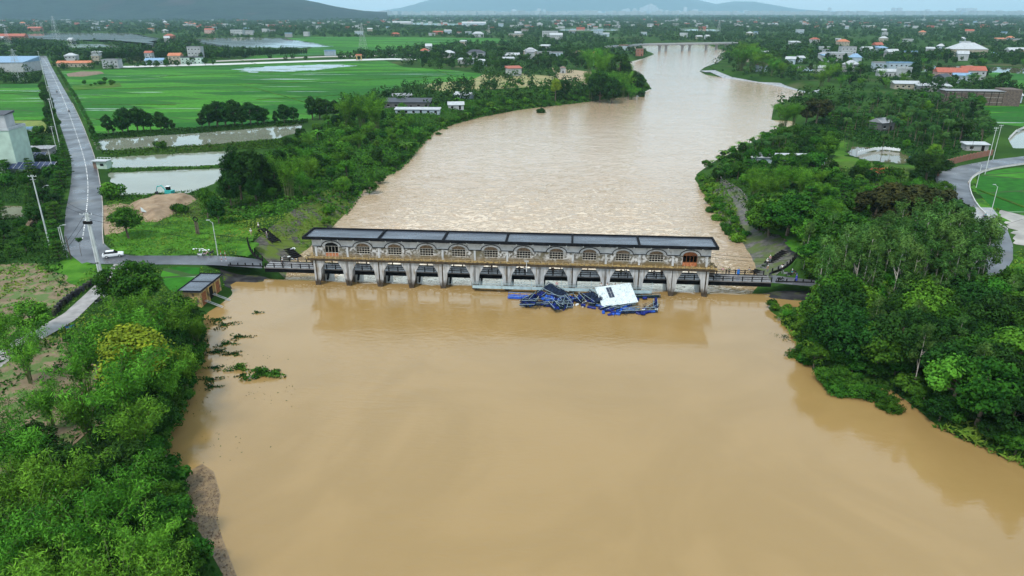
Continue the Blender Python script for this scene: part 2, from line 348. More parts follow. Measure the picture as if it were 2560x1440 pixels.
def river_mat():
    m = bpy.data.materials.new('muddy_water'); m.use_nodes = True; t = m.node_tree; b = t.nodes['Principled BSDF']; n = t.nodes.new; l = t.links.new
    g = n('ShaderNodeNewGeometry')
    def dot(vec, off):
        d = n('ShaderNodeVectorMath'); d.operation = 'DOT_PRODUCT'; d.inputs[1].default_value = vec; l(g.outputs['Position'], d.inputs[0])
        a = n('ShaderNodeMath'); a.operation = 'ADD'; a.inputs[1].default_value = off; l(d.outputs['Value'], a.inputs[0]); return a.outputs[0]
    def mr(s, a, b_, c=0, d=1):
        r = n('ShaderNodeMapRange'); r.interpolation_type = 'SMOOTHSTEP'; r.inputs[1].default_value = a; r.inputs[2].default_value = b_; r.inputs[3].default_value = c; r.inputs[4].default_value = d
        l(s, r.inputs[0]); return r.outputs[0]
    def mul(a, c, op='MULTIPLY'):
        q = n('ShaderNodeMath'); q.operation = op
        for i, s in enumerate((a, c)):
            if isinstance(s, (int, float)): q.inputs[i].default_value = s
            else: l(s, q.inputs[i])
        return q.outputs[0]
    def noise(scale, st, det=5, dist=0):
        q = n('ShaderNodeMapping'); q.inputs['Scale'].default_value = st; l(g.outputs['Position'], q.inputs[0])
        z = n('ShaderNodeTexNoise'); z.inputs['Scale'].default_value = scale; z.inputs['Detail'].default_value = det; z.inputs['Distortion'].default_value = dist
        l(q.outputs[0], z.inputs[0]); return z.outputs[0]
    v = dot((-DS, DC, 0), DO[0] * DS - DO[1] * DC); u = dot((DC, DS, 0), -DO[0] * DC - DO[1] * DS)
    zone = mul(mul(mr(v, 2.5, 7), mr(v, 10, 150, 1, 0)), mul(mr(u, -10, 12), mr(u, 104, 78)))
    side = mr(mul(v, 0), 0, 1)
    f1 = noise(.17, (1, 1.8, 1), 9, 3.2); f2 = noise(1.1, (1, 2.0, 1), 6, 1.2)
    fm = mul(mul(f1, .65), mul(f2, .35), 'ADD')
    th = mul(zone, -.19); th = mul(th, .635, 'ADD')          # foam threshold falls near the gates
    foam = mr(mul(fm, th, 'SUBTRACT'), -.05, .11); foam = mul(foam, mr(zone, .04, .3))
    cascade = mul(mul(mr(v, 2.6, 3.6), mr(v, 26, 15)), mul(mr(u, -1, 1), mr(u, 85, 83)))
    foam = mul(foam, mul(cascade, mr(f2, .34, .54)), 'MAXIMUM')
    # thin foam line lapping on the upstream side of the piers
    lip = mul(mul(mr(v, -4.5, -1.2), mr(v, 1.4, -.6)), mul(mr(u, -9, -4), mr(u, 93, 86)))
    foam = mul(foam, mul(lip, mr(f2, .56, .68, 0, .55)), 'MAXIMUM')
    big = noise(.03, (1, .8, 1), 6, 3.0)
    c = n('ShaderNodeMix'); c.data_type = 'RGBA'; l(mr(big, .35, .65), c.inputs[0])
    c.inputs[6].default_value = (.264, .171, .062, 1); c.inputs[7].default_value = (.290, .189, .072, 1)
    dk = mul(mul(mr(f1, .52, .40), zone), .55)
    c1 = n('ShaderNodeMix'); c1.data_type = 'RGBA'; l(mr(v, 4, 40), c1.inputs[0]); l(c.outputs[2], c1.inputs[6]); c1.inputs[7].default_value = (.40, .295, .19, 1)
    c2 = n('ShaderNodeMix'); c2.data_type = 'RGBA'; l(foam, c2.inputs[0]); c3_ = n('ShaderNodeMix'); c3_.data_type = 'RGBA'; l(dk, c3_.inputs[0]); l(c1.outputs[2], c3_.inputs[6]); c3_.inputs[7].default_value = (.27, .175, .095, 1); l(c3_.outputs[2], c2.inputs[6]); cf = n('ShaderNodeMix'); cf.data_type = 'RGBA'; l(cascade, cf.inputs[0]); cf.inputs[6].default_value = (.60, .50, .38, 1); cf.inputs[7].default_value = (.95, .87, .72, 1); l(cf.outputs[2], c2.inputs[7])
    l(c2.outputs[2], b.inputs['Base Color'])
    b.inputs['IOR'].default_value = 1.4; b.inputs['Specular IOR Level'].default_value = .8
    r = n('ShaderNodeMapRange'); r.inputs[3].default_value = .075; r.inputs[4].default_value = .6; l(foam, r.inputs[0]); l(r.outputs[0], b.inputs['Roughness'])
    h1 = noise(.55, (1, 2.6, 1), 4, .6); h2 = noise(.11, (1, 1.7, 1), 5, 2.4)
    patch = mr(noise(.018, (1, 1, 1), 3, 1.0), .42, .62, .25, 1)      # calm and rippled reaches
    amp = mul(mul(mr(v, -90, 0, .055, .05), patch), mul(mul(mr(v, 2, 12, 0, .17), mr(v, 30, 160, 1, .25)), mr(f1, .42, .60, .25, 1.1)), 'ADD')
    h3 = noise(1.6, (1, 2.2, 1), 3, .5); patch3 = mr(noise(.035, (1, .8, 1), 4, 2.0), .48, .66, .0, 1)
    hh = mul(mul(mul(mul(h1, 1.0), mul(h2, 1.5), 'ADD'), amp), mul(mul(h3, patch3), .016), 'ADD')
    bu = n('ShaderNodeBump'); bu.inputs['Strength'].default_value = 1; bu.inputs['Distance'].default_value = 1; l(hh, bu.inputs['Height']); l(bu.outputs[0], b.inputs['Normal'])
    return m
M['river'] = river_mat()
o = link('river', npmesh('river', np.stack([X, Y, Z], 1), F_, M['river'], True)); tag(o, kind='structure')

# ------------------------------------------------------------ flat sheets
def sheet(name, poly, z, m, kind='structure', parent=None, wob=0):
    if wob:
        Q = resample(list(poly) + [poly[0]], max(40, int(sum(math.dist(a, c) for a, c in zip(poly, poly[1:])) / 1.2)))[:-1]
        poly = [(x + wob * 2 * (float(fbm(np.array([x / 4.]), np.array([y / 4.]), 3, 31)[0]) - .5) * 2, y + wob * 2 * (float(fbm(np.array([x / 4. + 40]), np.array([y / 4.]), 3, 32)[0]) - .5) * 2) for x, y in Q]
    b = bmesh.new(); vs = [b.verts.new((p[0], p[1], z)) for p in poly]; f = b.faces.new(vs)
    f.normal_update()
    if f.normal.z < 0: f.normal_flip()
    bmesh.ops.triangulate(b, faces=b.faces[:]); me = bpy.data.meshes.new(name); b.to_mesh(me); b.free(); me.materials.append(m)
    o = link(name, me, parent)
    if kind: o['kind'] = kind
    return o
def resample(pts, n):
    pts = np.array(pts, float); d = np.r_[0, np.cumsum(np.hypot(*np.diff(pts, axis=0).T))]; t = np.linspace(0, d[-1], n)
    return np.stack([np.interp(t, d, pts[:, i]) for i in range(pts.shape[1])], 1)
def smooth_pts(pts, it=2):
    pts = [tuple(p) for p in pts]
    for _ in range(it):
        q = [pts[0]]
        for a, b in zip(pts[:-1], pts[1:]):
            q += [(a[0] * .75 + b[0] * .25, a[1] * .75 + b[1] * .25), (a[0] * .25 + b[0] * .75, a[1] * .25 + b[1] * .75)]
        pts = q + [pts[-1]]
    return pts
def strip(name, A, B, m, off=.06, n=60, k=6, z=None, kind='structure', zl=2.5, world=False):
    za, zb = zl if isinstance(zl, tuple) else (zl, zl)
    A = resample(A if world else GP(A, za), n); B = resample(B if world else GP(B, zb), n); t = np.linspace(0, 1, k)
    P = A[:, None, :] * (1 - t[None, :, None]) + B[:, None, :] * t[None, :, None]
    x = P[..., 0].ravel(); y = P[..., 1].ravel(); zz = (hland(x, y) + off) if z is None else np.full(len(x), z)
    a = np.arange(n * k).reshape(n, k); F = np.stack([a[:-1, :-1], a[:-1, 1:], a[1:, 1:], a[1:, :-1]], -1).reshape(-1, 4)
    o = link(name, npmesh(name, np.stack([x, y, zz], 1), F, m, False))
    if kind: o['kind'] = kind
    return o
def pond_mat(name, c, bump=.0012):
    m = mat(name, c, tuple(q * 1.25 for q in c), .05, .04, spec=.5, bump=bump, bscale=.7); m.node_tree.nodes['Principled BSDF'].inputs['IOR'].default_value = 1.33; return m
M['pond'] = pond_mat('pond_water', (.17, .185, .14)); M['pondb'] = pond_mat('brown_pond_water', (.10, .09, .05))
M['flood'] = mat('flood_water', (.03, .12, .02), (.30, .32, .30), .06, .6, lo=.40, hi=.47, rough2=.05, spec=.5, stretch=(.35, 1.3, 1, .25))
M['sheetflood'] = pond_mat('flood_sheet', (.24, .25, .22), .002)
for k in PONDS:
    P = PONDS[k]; cx = sum(p[0] for p in P) / len(P); cy = sum(p[1] for p in P) / len(P)
    sheet('pond', [(cx + (p[0] - cx) * 1.0, cy + (p[1] - cy) * 1.0) for p in P], 2.12, M['pondb'] if k in ('p4', 'p5', 'p7', 'p8') else M['pond'])
def rice_mat():
    m = bpy.data.materials.new('rice'); m.use_nodes = True; t = m.node_tree; b = t.nodes['Principled BSDF']; n = t.nodes.new; l = t.links.new
    g = n('ShaderNodeNewGeometry'); q = n('ShaderNodeMapping'); q.inputs['Rotation'].default_value = (0, 0, R(-33)); q.inputs['Scale'].default_value = (.008, .022, 1); l(g.outputs['Position'], q.inputs[0])
    vo = n('ShaderNodeTexBrick'); vo.inputs['Scale'].default_value = 1; vo.inputs['Color1'].default_value = (0, 0, 0, 1); vo.inputs['Color2'].default_value = (1, 1, 1, 1); vo.inputs['Mortar'].default_value = (.5, .5, .5, 1); vo.inputs['Brick Width'].default_value = .62; vo.inputs['Row Height'].default_value = .42; vo.inputs['Mortar Size'].default_value = .012; vo.inputs['Bias'].default_value = -.1; l(q.outputs[0], vo.inputs[0])
    k = n('ShaderNodeValToRGB'); k.color_ramp.elements[0].color = (.014, .105, .008, 1); k.color_ramp.elements[1].color = (.055, .225, .014, 1)
    sx = n('ShaderNodeSeparateColor'); l(vo.outputs['Color'], sx.inputs[0]); l(sx.outputs[0], k.inputs[0])
    z = n('ShaderNodeTexNoise'); z.inputs['Scale'].default_value = .35; z.inputs['Detail'].default_value = 6; l(g.outputs['Position'], z.inputs[0])
    x = n('ShaderNodeMix'); x.data_type = 'RGBA'; x.blend_type = 'MULTIPLY'; x.inputs[0].default_value = 1; l(k.outputs[0], x.inputs[6])
    kk = n('ShaderNodeValToRGB'); kk.color_ramp.elements[0].position = .3; kk.color_ramp.elements[0].color = (.62, .66, .6, 1); kk.color_ramp.elements[1].position = .7; kk.color_ramp.elements[1].color = (1.15, 1.1, 1.1, 1)
    l(z.outputs[0], kk.inputs[0]); l(kk.outputs[0], x.inputs[7])
    # wet bare rows where water stands, their pale glints put into the colour
    q2 = n('ShaderNodeMapping'); q2.inputs['Rotation'].default_value = (0, 0, R(-33)); q2.inputs['Scale'].default_value = (.012, .16, 1); l(g.outputs['Position'], q2.inputs[0])
    z2 = n('ShaderNodeTexNoise'); z2.inputs['Scale'].default_value = 1; z2.inputs['Detail'].default_value = 4; l(q2.outputs[0], z2.inputs[0])
    r = n('ShaderNodeMapRange'); r.inputs[1].default_value = .655; r.inputs[2].default_value = .70; l(z2.outputs[0], r.inputs[0])
    x2 = n('ShaderNodeMix'); x2.data_type = 'RGBA'; l(r.outputs[0], x2.inputs[0]); l(x.outputs[2], x2.inputs[6]); x2.inputs[7].default_value = (.26, .32, .24, 1)
    lm_ = n('ShaderNodeMix'); lm_.data_type = 'RGBA'; l(vo.outputs['Fac'], lm_.inputs[0]); l(x2.outputs[2], lm_.inputs[6]); lm_.inputs[7].default_value = (.035, .075, .02, 1); l(lm_.outputs[2], b.inputs['Base Color'])
    rr = n('ShaderNodeMapRange'); rr.inputs[3].default_value = .85; rr.inputs[4].default_value = .08; l(r.outputs[0], rr.inputs[0]); l(rr.outputs[0], b.inputs['Roughness'])
    b.inputs['Specular IOR Level'].default_value = .08
    return m
M['rice'] = rice_mat()
for k in RICE: sheet('rice_field', RICE[k], 2.66, M['rice'])
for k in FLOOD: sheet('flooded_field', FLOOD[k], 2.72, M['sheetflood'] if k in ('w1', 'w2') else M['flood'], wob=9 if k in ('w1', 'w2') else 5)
M['dryfield'] = mat('dry_field', (.13, .16, .04), (.30, .25, .12), .06, .9, stretch=(.4, 2, 1, .3))
sheet('field', GP([(1090,196),(1180,188),(1300,184),(1440,196),(1460,214),(1380,216),(1240,222),(1130,232),(1060,222)]), 2.60, M['dryfield'])
sheet('field', GP([(1590,205),(1640,200)] [:0] + [(1380,170),(1480,180),(1470,212),(1400,212)]), 2.64, mat('sand_field', (.34, .25, .16), (.25, .22, .12), .1, .9))
sheet('field', GP([(-60,302),(118,302),(122,335),(-60,340)]), 2.62, mat('olive_grass', (.09, .14, .02), (.17, .21, .03), .3, .9, bump=.1, bscale=2))
sheet('field', GP([(330,215),(160,213),(160,200)][:0] + [(180,214),(300,208),(305,218),(185,226)]), 2.72, M['grass'])
sheet('cassava_plot', CASSAVA, 2.58, M['soil'], wob=2.0); sheet('cassava_plot', CASSAVA2, 2.58, M['soil'], wob=2.0)
sheet('garden_lawn', GP([(2085,345),(2120,350),(2110,385),(2165,405),(2300,415),(2290,440),(2200,470),(2120,450),(2080,400)]), 2.60, M['grass'], wob=2.0)
sheet('grass_verge', GP([(270,600),(300,560),(470,540),(620,560),(640,600),(610,640),(290,640)]), 2.58, mat('verge_grass', (.03, .11, .010), (.07, .19, .018), .25, .9, spec=.05, bump=.15, bscale=2, c3=(.025, .07, .012), s3=.15, p3=(.5, .65)), wob=2.0)
M['grassb'] = bpy.data.materials['verge_grass']
sheet('grass_verge', GP([(1905,575),(1960,560),(2040,600),(2040,660),(1995,650),(1990,620)]), 2.58, M['grassb'], wob=2.0)
sheet('grass_verge', GP([(95,655),(165,640),(250,662),(290,668),(230,705),(170,735),(165,700)]), 2.59, M['grassb'], wob=2.0)
sheet('grass_verge', GP([(2480,690),(2560,640),(2650,700),(2600,800),(2500,790),(2450,740)]), 2.58, M['grassb'], wob=2.0)
sheet('grass_verge', GP([(2424,440),(2445,440),(2440,478),(2480,520),(2600,570),(2560,560),(2480,548),(2442,512),(2424,478)]), 2.585, M['grassb'], wob=2.0)
strip('road', LR_L, LR_R, M['asphalt'], z=2.60, n=140, k=3)
strip('road', LB_T, LB_B, M['asphalt'], z=2.604, n=60, k=3)
strip('road', RR_L, RR_R, M['asphalt'], z=2.60, n=160, k=3)
sheet('dirt_track', DIRT, 2.592, mat('wet_dirt', (.20, .18, .15), (.36, .33, .29), .2, .4), wob=2)
sheet('dirt_track', GP([(2400,518),(2480,520),(2500,545),(2440,550),(2405,540)]), 2.61, mat('silt', (.30, .28, .25), (.16, .16, .17), .4, .3))
PATH_A = [(298,645),(262,690),(215,735),(160,785),(100,818),(40,850),(-60,920)]; PATH_B = [(335,662),(290,705),(240,750),(190,800),(125,838),(60,872),(-30,945)]
strip('path', PATH_A, PATH_B, mat('path_concrete', (.20, .19, .18), (.33, .31, .30), .5, .4), z=2.60, n=40, k=2)
# dashed centre line and edge strip on the left road
mid = resample(smooth_pts(GP([(222,385),(228,430),(230,470),(228,520),(222,580)])), 300)
b = MB()
cen = smooth_pts(GP([(108,145),(120,165),(140,205),(165,262),(185,318),(203,370),(214,410),(220,450),(220,490),(216,530),(210,575),(206,600)]), 2)
cen = resample(cen, 900); acc = 0
for i in range(len(cen) - 1):
    d = math.dist(cen[i], cen[i + 1]); acc += d
    if cen[i][1] < 420 and (acc % 2.6) < 1.3 or cen[i][1] >= 420 and (acc % 3) < 2:
        a = math.atan2(cen[i + 1][1] - cen[i][1], cen[i + 1][0] - cen[i][0])
        nx, ny = -math.sin(a) * .11, math.cos(a) * .11; p, q = cen[i], cen[i + 1]
        b.add([(p[0] - nx, p[1] - ny, 2.608), (q[0] - nx, q[1] - ny, 2.608), (q[0] + nx, q[1] + ny, 2.608), (p[0] + nx, p[1] + ny, 2.608)], [(0, 1, 2, 3)])
tag(b.build('road_marking', M['paint']), kind='structure')
# kerbs of the roads
def kerb(pts, name='kerb', w=.22, h=.2, m=None, dash=None, z=2.6):
    P = resample(smooth_pts(GP(pts), 1), 120); b = MB()
    for p, q in zip(P[:-1], P[1:]):
        a = math.atan2(q[1] - p[1], q[0] - p[0]); d = math.dist(p, q)
        b.box(((p[0] + q[0]) / 2, (p[1] + q[1]) / 2, z + h / 2), (d, w, h), a)
    return b.build(name, m or M['concrete'])
tag(kerb([(p[0] + 1, p[1]) for p in LR_R[3:-1]]), kind='structure')
tag(kerb(RR_R[1:9], h=.35, m=M['conc_lt']), kind='structure')
tag(kerb([(2420,460),(2428,446),(2452,430),(2500,420),(2560,411),(2650,400)], h=.5, w=.3, m=M['concrete']), kind='structure')
# field bunds
BUNDS = [[(178,226),(300,222),(420,219),(590,212),(740,207),(860,203),(1080,192)], [(590,212),(640,222),(700,238),(780,262)], [(230,262),(420,262),(440,262)],
 [(640,250),(760,245),(850,238)], [(330,174),(560,166),(700,160),(960,153)], [(240,300),(300,298),(420,300)], [(400,192),(520,186),(700,182),(900,176),(1050,178)], [(600,150),(640,160)], [(0,236),(104,230)], [(380,262),(440,263)], [(1080,172),(1160,200)], [(2445,476),(2560,520)]]
for B_ in BUNDS:
    P = resample(GP(B_), 60); b = MB()
    for p, q in zip(P[:-1], P[1:]):
        a = math.atan2(q[1] - p[1], q[0] - p[0]); b.box(((p[0] + q[0]) / 2, (p[1] + q[1]) / 2, 2.72 + rnd.uniform(-.05, .08)), (math.dist(p, q), rnd.uniform(.5, 1.0), .4), a)
    tag(b.build('field_bund', M['grass']), kind='structure')
# the lane across the far side of the rice, and the road behind
strip('road', [(300,166),(560,159),(760,152),(980,146),(1040,148)], [(300,170),(560,163),(760,156),(980,150),(1040,152)], M['conc_lt'], z=2.78, n=40, k=2)
strip('road', [(540,152),(800,141),(1000,136),(1100,137)], [(540,155),(800,144),(1000,139),(1100,140)], M['concrete'], z=2.80, n=40, k=2)

# draped bank works
strip('concrete_apron', [(548,668),(600,672),(655,675),(700,676)], [(560,704),(620,708),(680,702),(716,690)], M['conc_dk'], .12, 40, 12, zl=1.6)
strip('concrete_apron', [(1893,712),(1960,716),(2050,718),(2120,722)], [(1868,716),(1898,736),(1990,752),(2120,760)], M['conc_dk'], .12, 40, 12, zl=1.4)
strip('stone_bank', [(630,622),(672,588),(735,540),(800,492),(840,470)], [(716,672),(786,622),(838,570),(885,515),(918,478)], M['revetg'], .10, 70, 16, zl=.6)
strip('stone_bank', [(1800,440),(1850,480),(1900,540),(1960,600),(2000,645)], [(1768,466),(1806,525),(1862,590),(1888,640),(1905,690)], M['revet'], .10, 60, 16, zl=.9)
strip('stone_bank', [(1765,172),(1830,186),(1950,205),(2050,225),(2045,240)], [(1748,178),(1830,196),(1950,213),(2012,230),(2028,242)], mat('bank_slabs', (.20, .22, .24), (.32, .34, .36), .3, .7), .9, 80, 10, zl=(2.5, -2.1))
strip('stone_bank', [(1400,255),(1500,240),(1590,228),(1625,212)], [(1430,263),(1500,252),(1592,241),(1632,224)], M['concrete'], .9, 60, 8, zl=(1.6, -2.1))
strip('stone_bank', [(1560,152),(1600,140),(1625,134)], [(1575,162),(1622,145),(1640,136)], M['concrete'], .9, 40, 8, zl=(2.5, -2.1))

# ------------------------------------------------------------ the sluice gatehouse
M['wall'] = mat('peeling_wall', (.12, .11, .09), (.52, .52, .51), 1.8, .85, lo=.44, hi=.56, bump=.02, bscale=10, c3=(.13, .115, .07), s3=.35, p3=(.50, .66))
M['upper'] = mat('upper_wall', (.38, .40, .41), (.54, .555, .565), .6, .8, c3=(.25, .25, .24), s3=1.4, p3=(.56, .70))
M['pier'] = mat('pier_concrete', (.30, .31, .31), (.47, .48, .49), .7, .8, stretch=(2, 2, .5, 0), c3=(.22, .19, .15), s3=.9, p3=(.50, .70), bump=.02, bscale=8)
def wet_base(m, z0, z1, c):           # tide mark: silt-dark below the flood line
    t = m.node_tree; b = t.nodes['Principled BSDF']; n = t.nodes.new; l = t.links.new
    src = b.inputs['Base Color'].links[0].from_socket
    g = n('ShaderNodeNewGeometry'); s = n('ShaderNodeSeparateXYZ'); l(g.outputs['Position'], s.inputs[0])
    nz = n('ShaderNodeTexNoise'); nz.inputs['Scale'].default_value = .9; nz.inputs['Detail'].default_value = 5; l(g.outputs['Position'], nz.inputs[0])
    a = n('ShaderNodeMath'); a.operation = 'MULTIPLY_ADD'; a.inputs[1].default_value = -2.2; l(nz.outputs[0], a.inputs[0]); l(s.outputs[2], a.inputs[2])
    r = n('ShaderNodeMapRange'); r.inputs[1].default_value = z0 - 1.1; r.inputs[2].default_value = z1 - 1.1; l(a.outputs[0], r.inputs[0])
    x = n('ShaderNodeMix'); x.data_type = 'RGBA'; l(r.outputs[0], x.inputs[0]); x.inputs[6].default_value = (*c, 1); l(src, x.inputs[7]); l(x.outputs[2], b.inputs['Base Color'])
wet_base(M['pier'], .9, 2.0, (.055, .042, .03)); wet_base(M['wall'], 6.5, 7.5, (.15, .105, .045))
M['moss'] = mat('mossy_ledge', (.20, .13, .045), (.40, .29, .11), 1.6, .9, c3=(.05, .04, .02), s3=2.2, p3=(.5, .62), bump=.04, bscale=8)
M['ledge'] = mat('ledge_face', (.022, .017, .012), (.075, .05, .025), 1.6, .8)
M['rail'] = mat('rail_rusty_white', (.33, .27, .19), (.50, .44, .34), 3, .7)
M['frame'] = mat('window_frame', (.42, .39, .33), (.55, .52, .46), 3, .6)
M['lunette'] = mat('lunette_glass', (.06, .04, .025), (.24, .165, .10), 3.5, .6, spec=.4)
NB = 12; LEN = NB * BAY
gh = thing('sluice_gatehouse', 'long weathered white gatehouse with twelve arched openings standing on piers across the flooded river', 'gatehouse', (DO[0], DO[1], 0), DA)
def P_(b, name, m, par=gh, **k): return b.build(name, m, par, **k)
ZP, ZT = 6.35, 10.55                   # platform top, wall top
WV0, WV1 = .95, 1.25                   # wall thickness
# roof: wet tray inside a black rim with cross ribs
b = MB(); b.box((41.65, 3.35, 10.72), (87.4, 6.7, .18)); roof = P_(b, 'roof', M['roofwet'])
b = MB(); b.box((41.65, -.08, 10.80), (88.1, .34, .62)); b.box((41.65, 6.78, 10.80), (88.1, .34, .62))
for u in (-2.2, 85.5): b.box((u, 3.35, 10.80), (.34, 6.38, .61))
P_(b, 'rim', M['roofrim'], roof)
for k in range(1, 6):
    b = MB(); b.box((k * 2 * BAY + (.3 if k < 3 else -.2), 3.35, 10.96), (.42, 6.37, .34)); P_(b, 'rib', M['roofrim'], roof)
b = MB()
for k in range(24): b = MB(); b.tube((k * 3.5 + 1.9, -.25, 10.55), (k * 3.5 + 1.9, -.42, 10.45), .07); P_(b, 'spout', M['pole'], roof)
# walls
WW = 1.50; ZS, ZW, ZA = 7.15, 8.72, 9.55       # half width, sill, spring, crown
def arch(u0, hw, z0, rise, n=12): return [(u0 + hw * math.cos(math.pi * (1 - i / n)), z0 + rise * math.sin(math.pi * i / n)) for i in range(n + 1)]
lo_b = MB(); up_b = MB(); mo_b = MB()
MZ = 8.72; MH = 2.15; MR = 1.28        # moulding spring, half width, rise
def q(b, pts, v0=WV0, v1=WV1): b.ext(pts, v0, v1)
for k in range(NB):
    u0 = (k + .5) * BAY; a = u0 - BAY / 2; c = u0 + BAY / 2
    if k == 0: a = -.75
    if k == NB - 1: c = LEN + .75
    door = k in (0, NB - 1); zs = ZP if door else ZS
    ea = MB() if k == 0 else lo_b; eb = MB() if k == NB - 1 else lo_b; q(ea, [(a, ZP), (u0 - WW, ZP), (u0 - WW, MZ), (a, MZ)]); q(eb, [(u0 + WW, ZP), (c, ZP), (c, MZ), (u0 + WW, MZ)])
    for e_ in (ea, eb):
        if e_ is not lo_b: P_(e_, 'lower_wall', M['wall'])
    if not door: q(lo_b, [(u0 - WW, ZP), (u0 + WW, ZP), (u0 + WW, zs), (u0 - WW, zs)])
    A1 = arch(u0, WW, ZW, ZA - ZW); A2 = arch(u0, MH, MZ, MR)
    ar_b = MB()
    for i in range(12): q(ar_b, [A1[i], A1[i + 1], A2[i + 1], A2[i]], WV0 - .05, WV1 - .003)
    P_(ar_b, 'arch_band', M['upper'])
    q(up_b, [(a, MZ), (u0 - MH, MZ), (u0 - MH, ZT), (a, ZT)]); q(up_b, [(u0 + MH, MZ), (c, MZ), (c, ZT), (u0 + MH, ZT)])
    for i in range(12): q(up_b, [A2[i], A2[i + 1], (A2[i + 1][0], ZT), (A2[i][0], ZT)])
    mo = [(a, MZ)] + A2 + [(c, MZ)]
    for i in range(len(mo) - 1): mo_b.tube((mo[i][0], WV0 - .08, mo[i][1]), (mo[i + 1][0], WV0 - .08, mo[i + 1][1]), .085, n=5)
for k in range(NB + 1):
    if k % 2 == 0 or k in (1, 5, 9, 11): pi_b = MB(); pi_b.box((k * BAY, WV0 - .04, (ZP + MZ) / 2), (.42, .12, MZ - ZP - .1)); P_(pi_b, 'pilaster', M['upper'])
P_(lo_b, 'lower_wall', M['wall']); P_(up_b, 'upper_wall', M['upper']); P_(mo_b, 'moulding', M['black'])
b = MB(); b.box((LEN / 2, 5.9, (ZP + ZT) / 2), (LEN + 1.5, .25, ZT - ZP)); P_(b, 'rear_wall', M['wall'])
for u in (-.62, LEN + .62): b = MB(); b.box((u, 3.52, (ZP + ZT) / 2), (.25, 4.5, ZT - ZP - .01)); P_(b, 'end_wall', M['wall'])
for k in range(NB): b = MB(); b.box(((k + .5) * BAY, 3.4, 7.0), (1.6, 1.4, 1.3)); b.tube(((k + .5) * BAY - 1.2, 3.4, 7.3), ((k + .5) * BAY + 1.2, 3.4, 7.3), .35, n=8); P_(b, 'hoist', M['dark'])
for k in range(NB):
    u0 = (k + .5) * BAY; door = k in (0, NB - 1); vf = WV0 + .12
    b = MB(); nv = 4 if door else 5; zb = (ZP + .05) if door else ZS
    for i in range(nv + 1): b.box((u0 - WW + .04 + (2 * WW - .08) * i / nv, vf, (zb + ZW) / 2), (.07, .07, ZW - zb))
    for z in ([ZW, 7.25] if door else [ZS + .04, ZS + .55, ZS + 1.08, ZW]): b.box((u0, vf - .002, z), (2 * WW, .07, .08))
    fr = P_(b, 'door' if door else 'window', M['rust'] if k == NB - 1 else M['frame'])
    b = MB(); lun = arch(u0, WW - .03, ZW + .04, ZA - ZW - .06)
    b.ext(lun, vf + .05, vf + .09); P_(b, 'lunette', M['rust'] if k == NB - 1 else M['lunette'] if k else M['dark'], fr)
    if door:
        b = MB()
        for i in range(4): b.box((u0 - WW + .38 + i * .75, vf + .05, 6.80), (.70, .05, .82))
        P_(b, 'panel', mat('rusty_orange_panel', (.30, .085, .03), (.50, .19, .08), 2.5, .8), fr)
# platform and its ledge
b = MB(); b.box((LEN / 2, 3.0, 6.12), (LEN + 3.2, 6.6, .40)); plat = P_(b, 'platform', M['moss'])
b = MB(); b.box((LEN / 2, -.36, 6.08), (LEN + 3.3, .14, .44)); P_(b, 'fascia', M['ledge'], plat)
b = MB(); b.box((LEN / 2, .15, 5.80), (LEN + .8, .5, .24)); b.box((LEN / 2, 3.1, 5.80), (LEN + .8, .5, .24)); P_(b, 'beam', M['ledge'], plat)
b = MB(); n = 58
for i in range(n + 1):
    if 40 < i < 50 and i % 2: continue
    u = -1.3 + (LEN + 2.6) * i / n; b.box((u, -.2, ZP + .36), (.06, .06, .78))
for z in (ZP + .42, ZP + .74): b.tube((-1.3, -.2, z), (62, -.2, z), .022, n=4)
P_(b, 'railing', M['rail'])
for s, u in ((-1, -.9), (1, LEN + .9)):    # outside stairs at both ends, coming down to the road deck
    b = MB()
    for i in range(9): b.box((u + s * .9, 1.6 + i * .32 * 1, ZP - .1 - i * .40), (1.1, .36, .12))
    st = P_(b, 'stair', M['ledge'])
    b = MB()
    for e in (u + s * .4, u + s * 1.45):
        b.tube((e, .2, ZP + 1.0), (e, 4.3, ZP - 2.6), .035, n=4); b.tube((e, -.2, ZP + 1), (e, .2, ZP + 1), .03)
        for i in range(5): b.tube((e, 1.4 + i * .7, ZP - i * .8), (e, 1.4 + i * .7, ZP + .05 - i * .67), .03, n=4)
    b.path([(u + s * .3, -.2, ZP + 1), (u + s * 1.5, -.2, ZP + 1), (u + s * 1.5, 4, ZP + 1), (u + s * .2, 4, ZP + 1.9)], .035, 4)
    for v in (-.2, 1, 2.5, 4): b.tube((u + s * 1.5, v, ZP - .1), (u + s * 1.5, v, ZP + 1), .035, n=4)
    P_(b, 'handrail', M['rail'], st)
    b = MB(); b.box((u + s * .5, 2.2, 6.05), (1.6, 4.6, .2)); P_(b, 'landing', M['moss'], st)
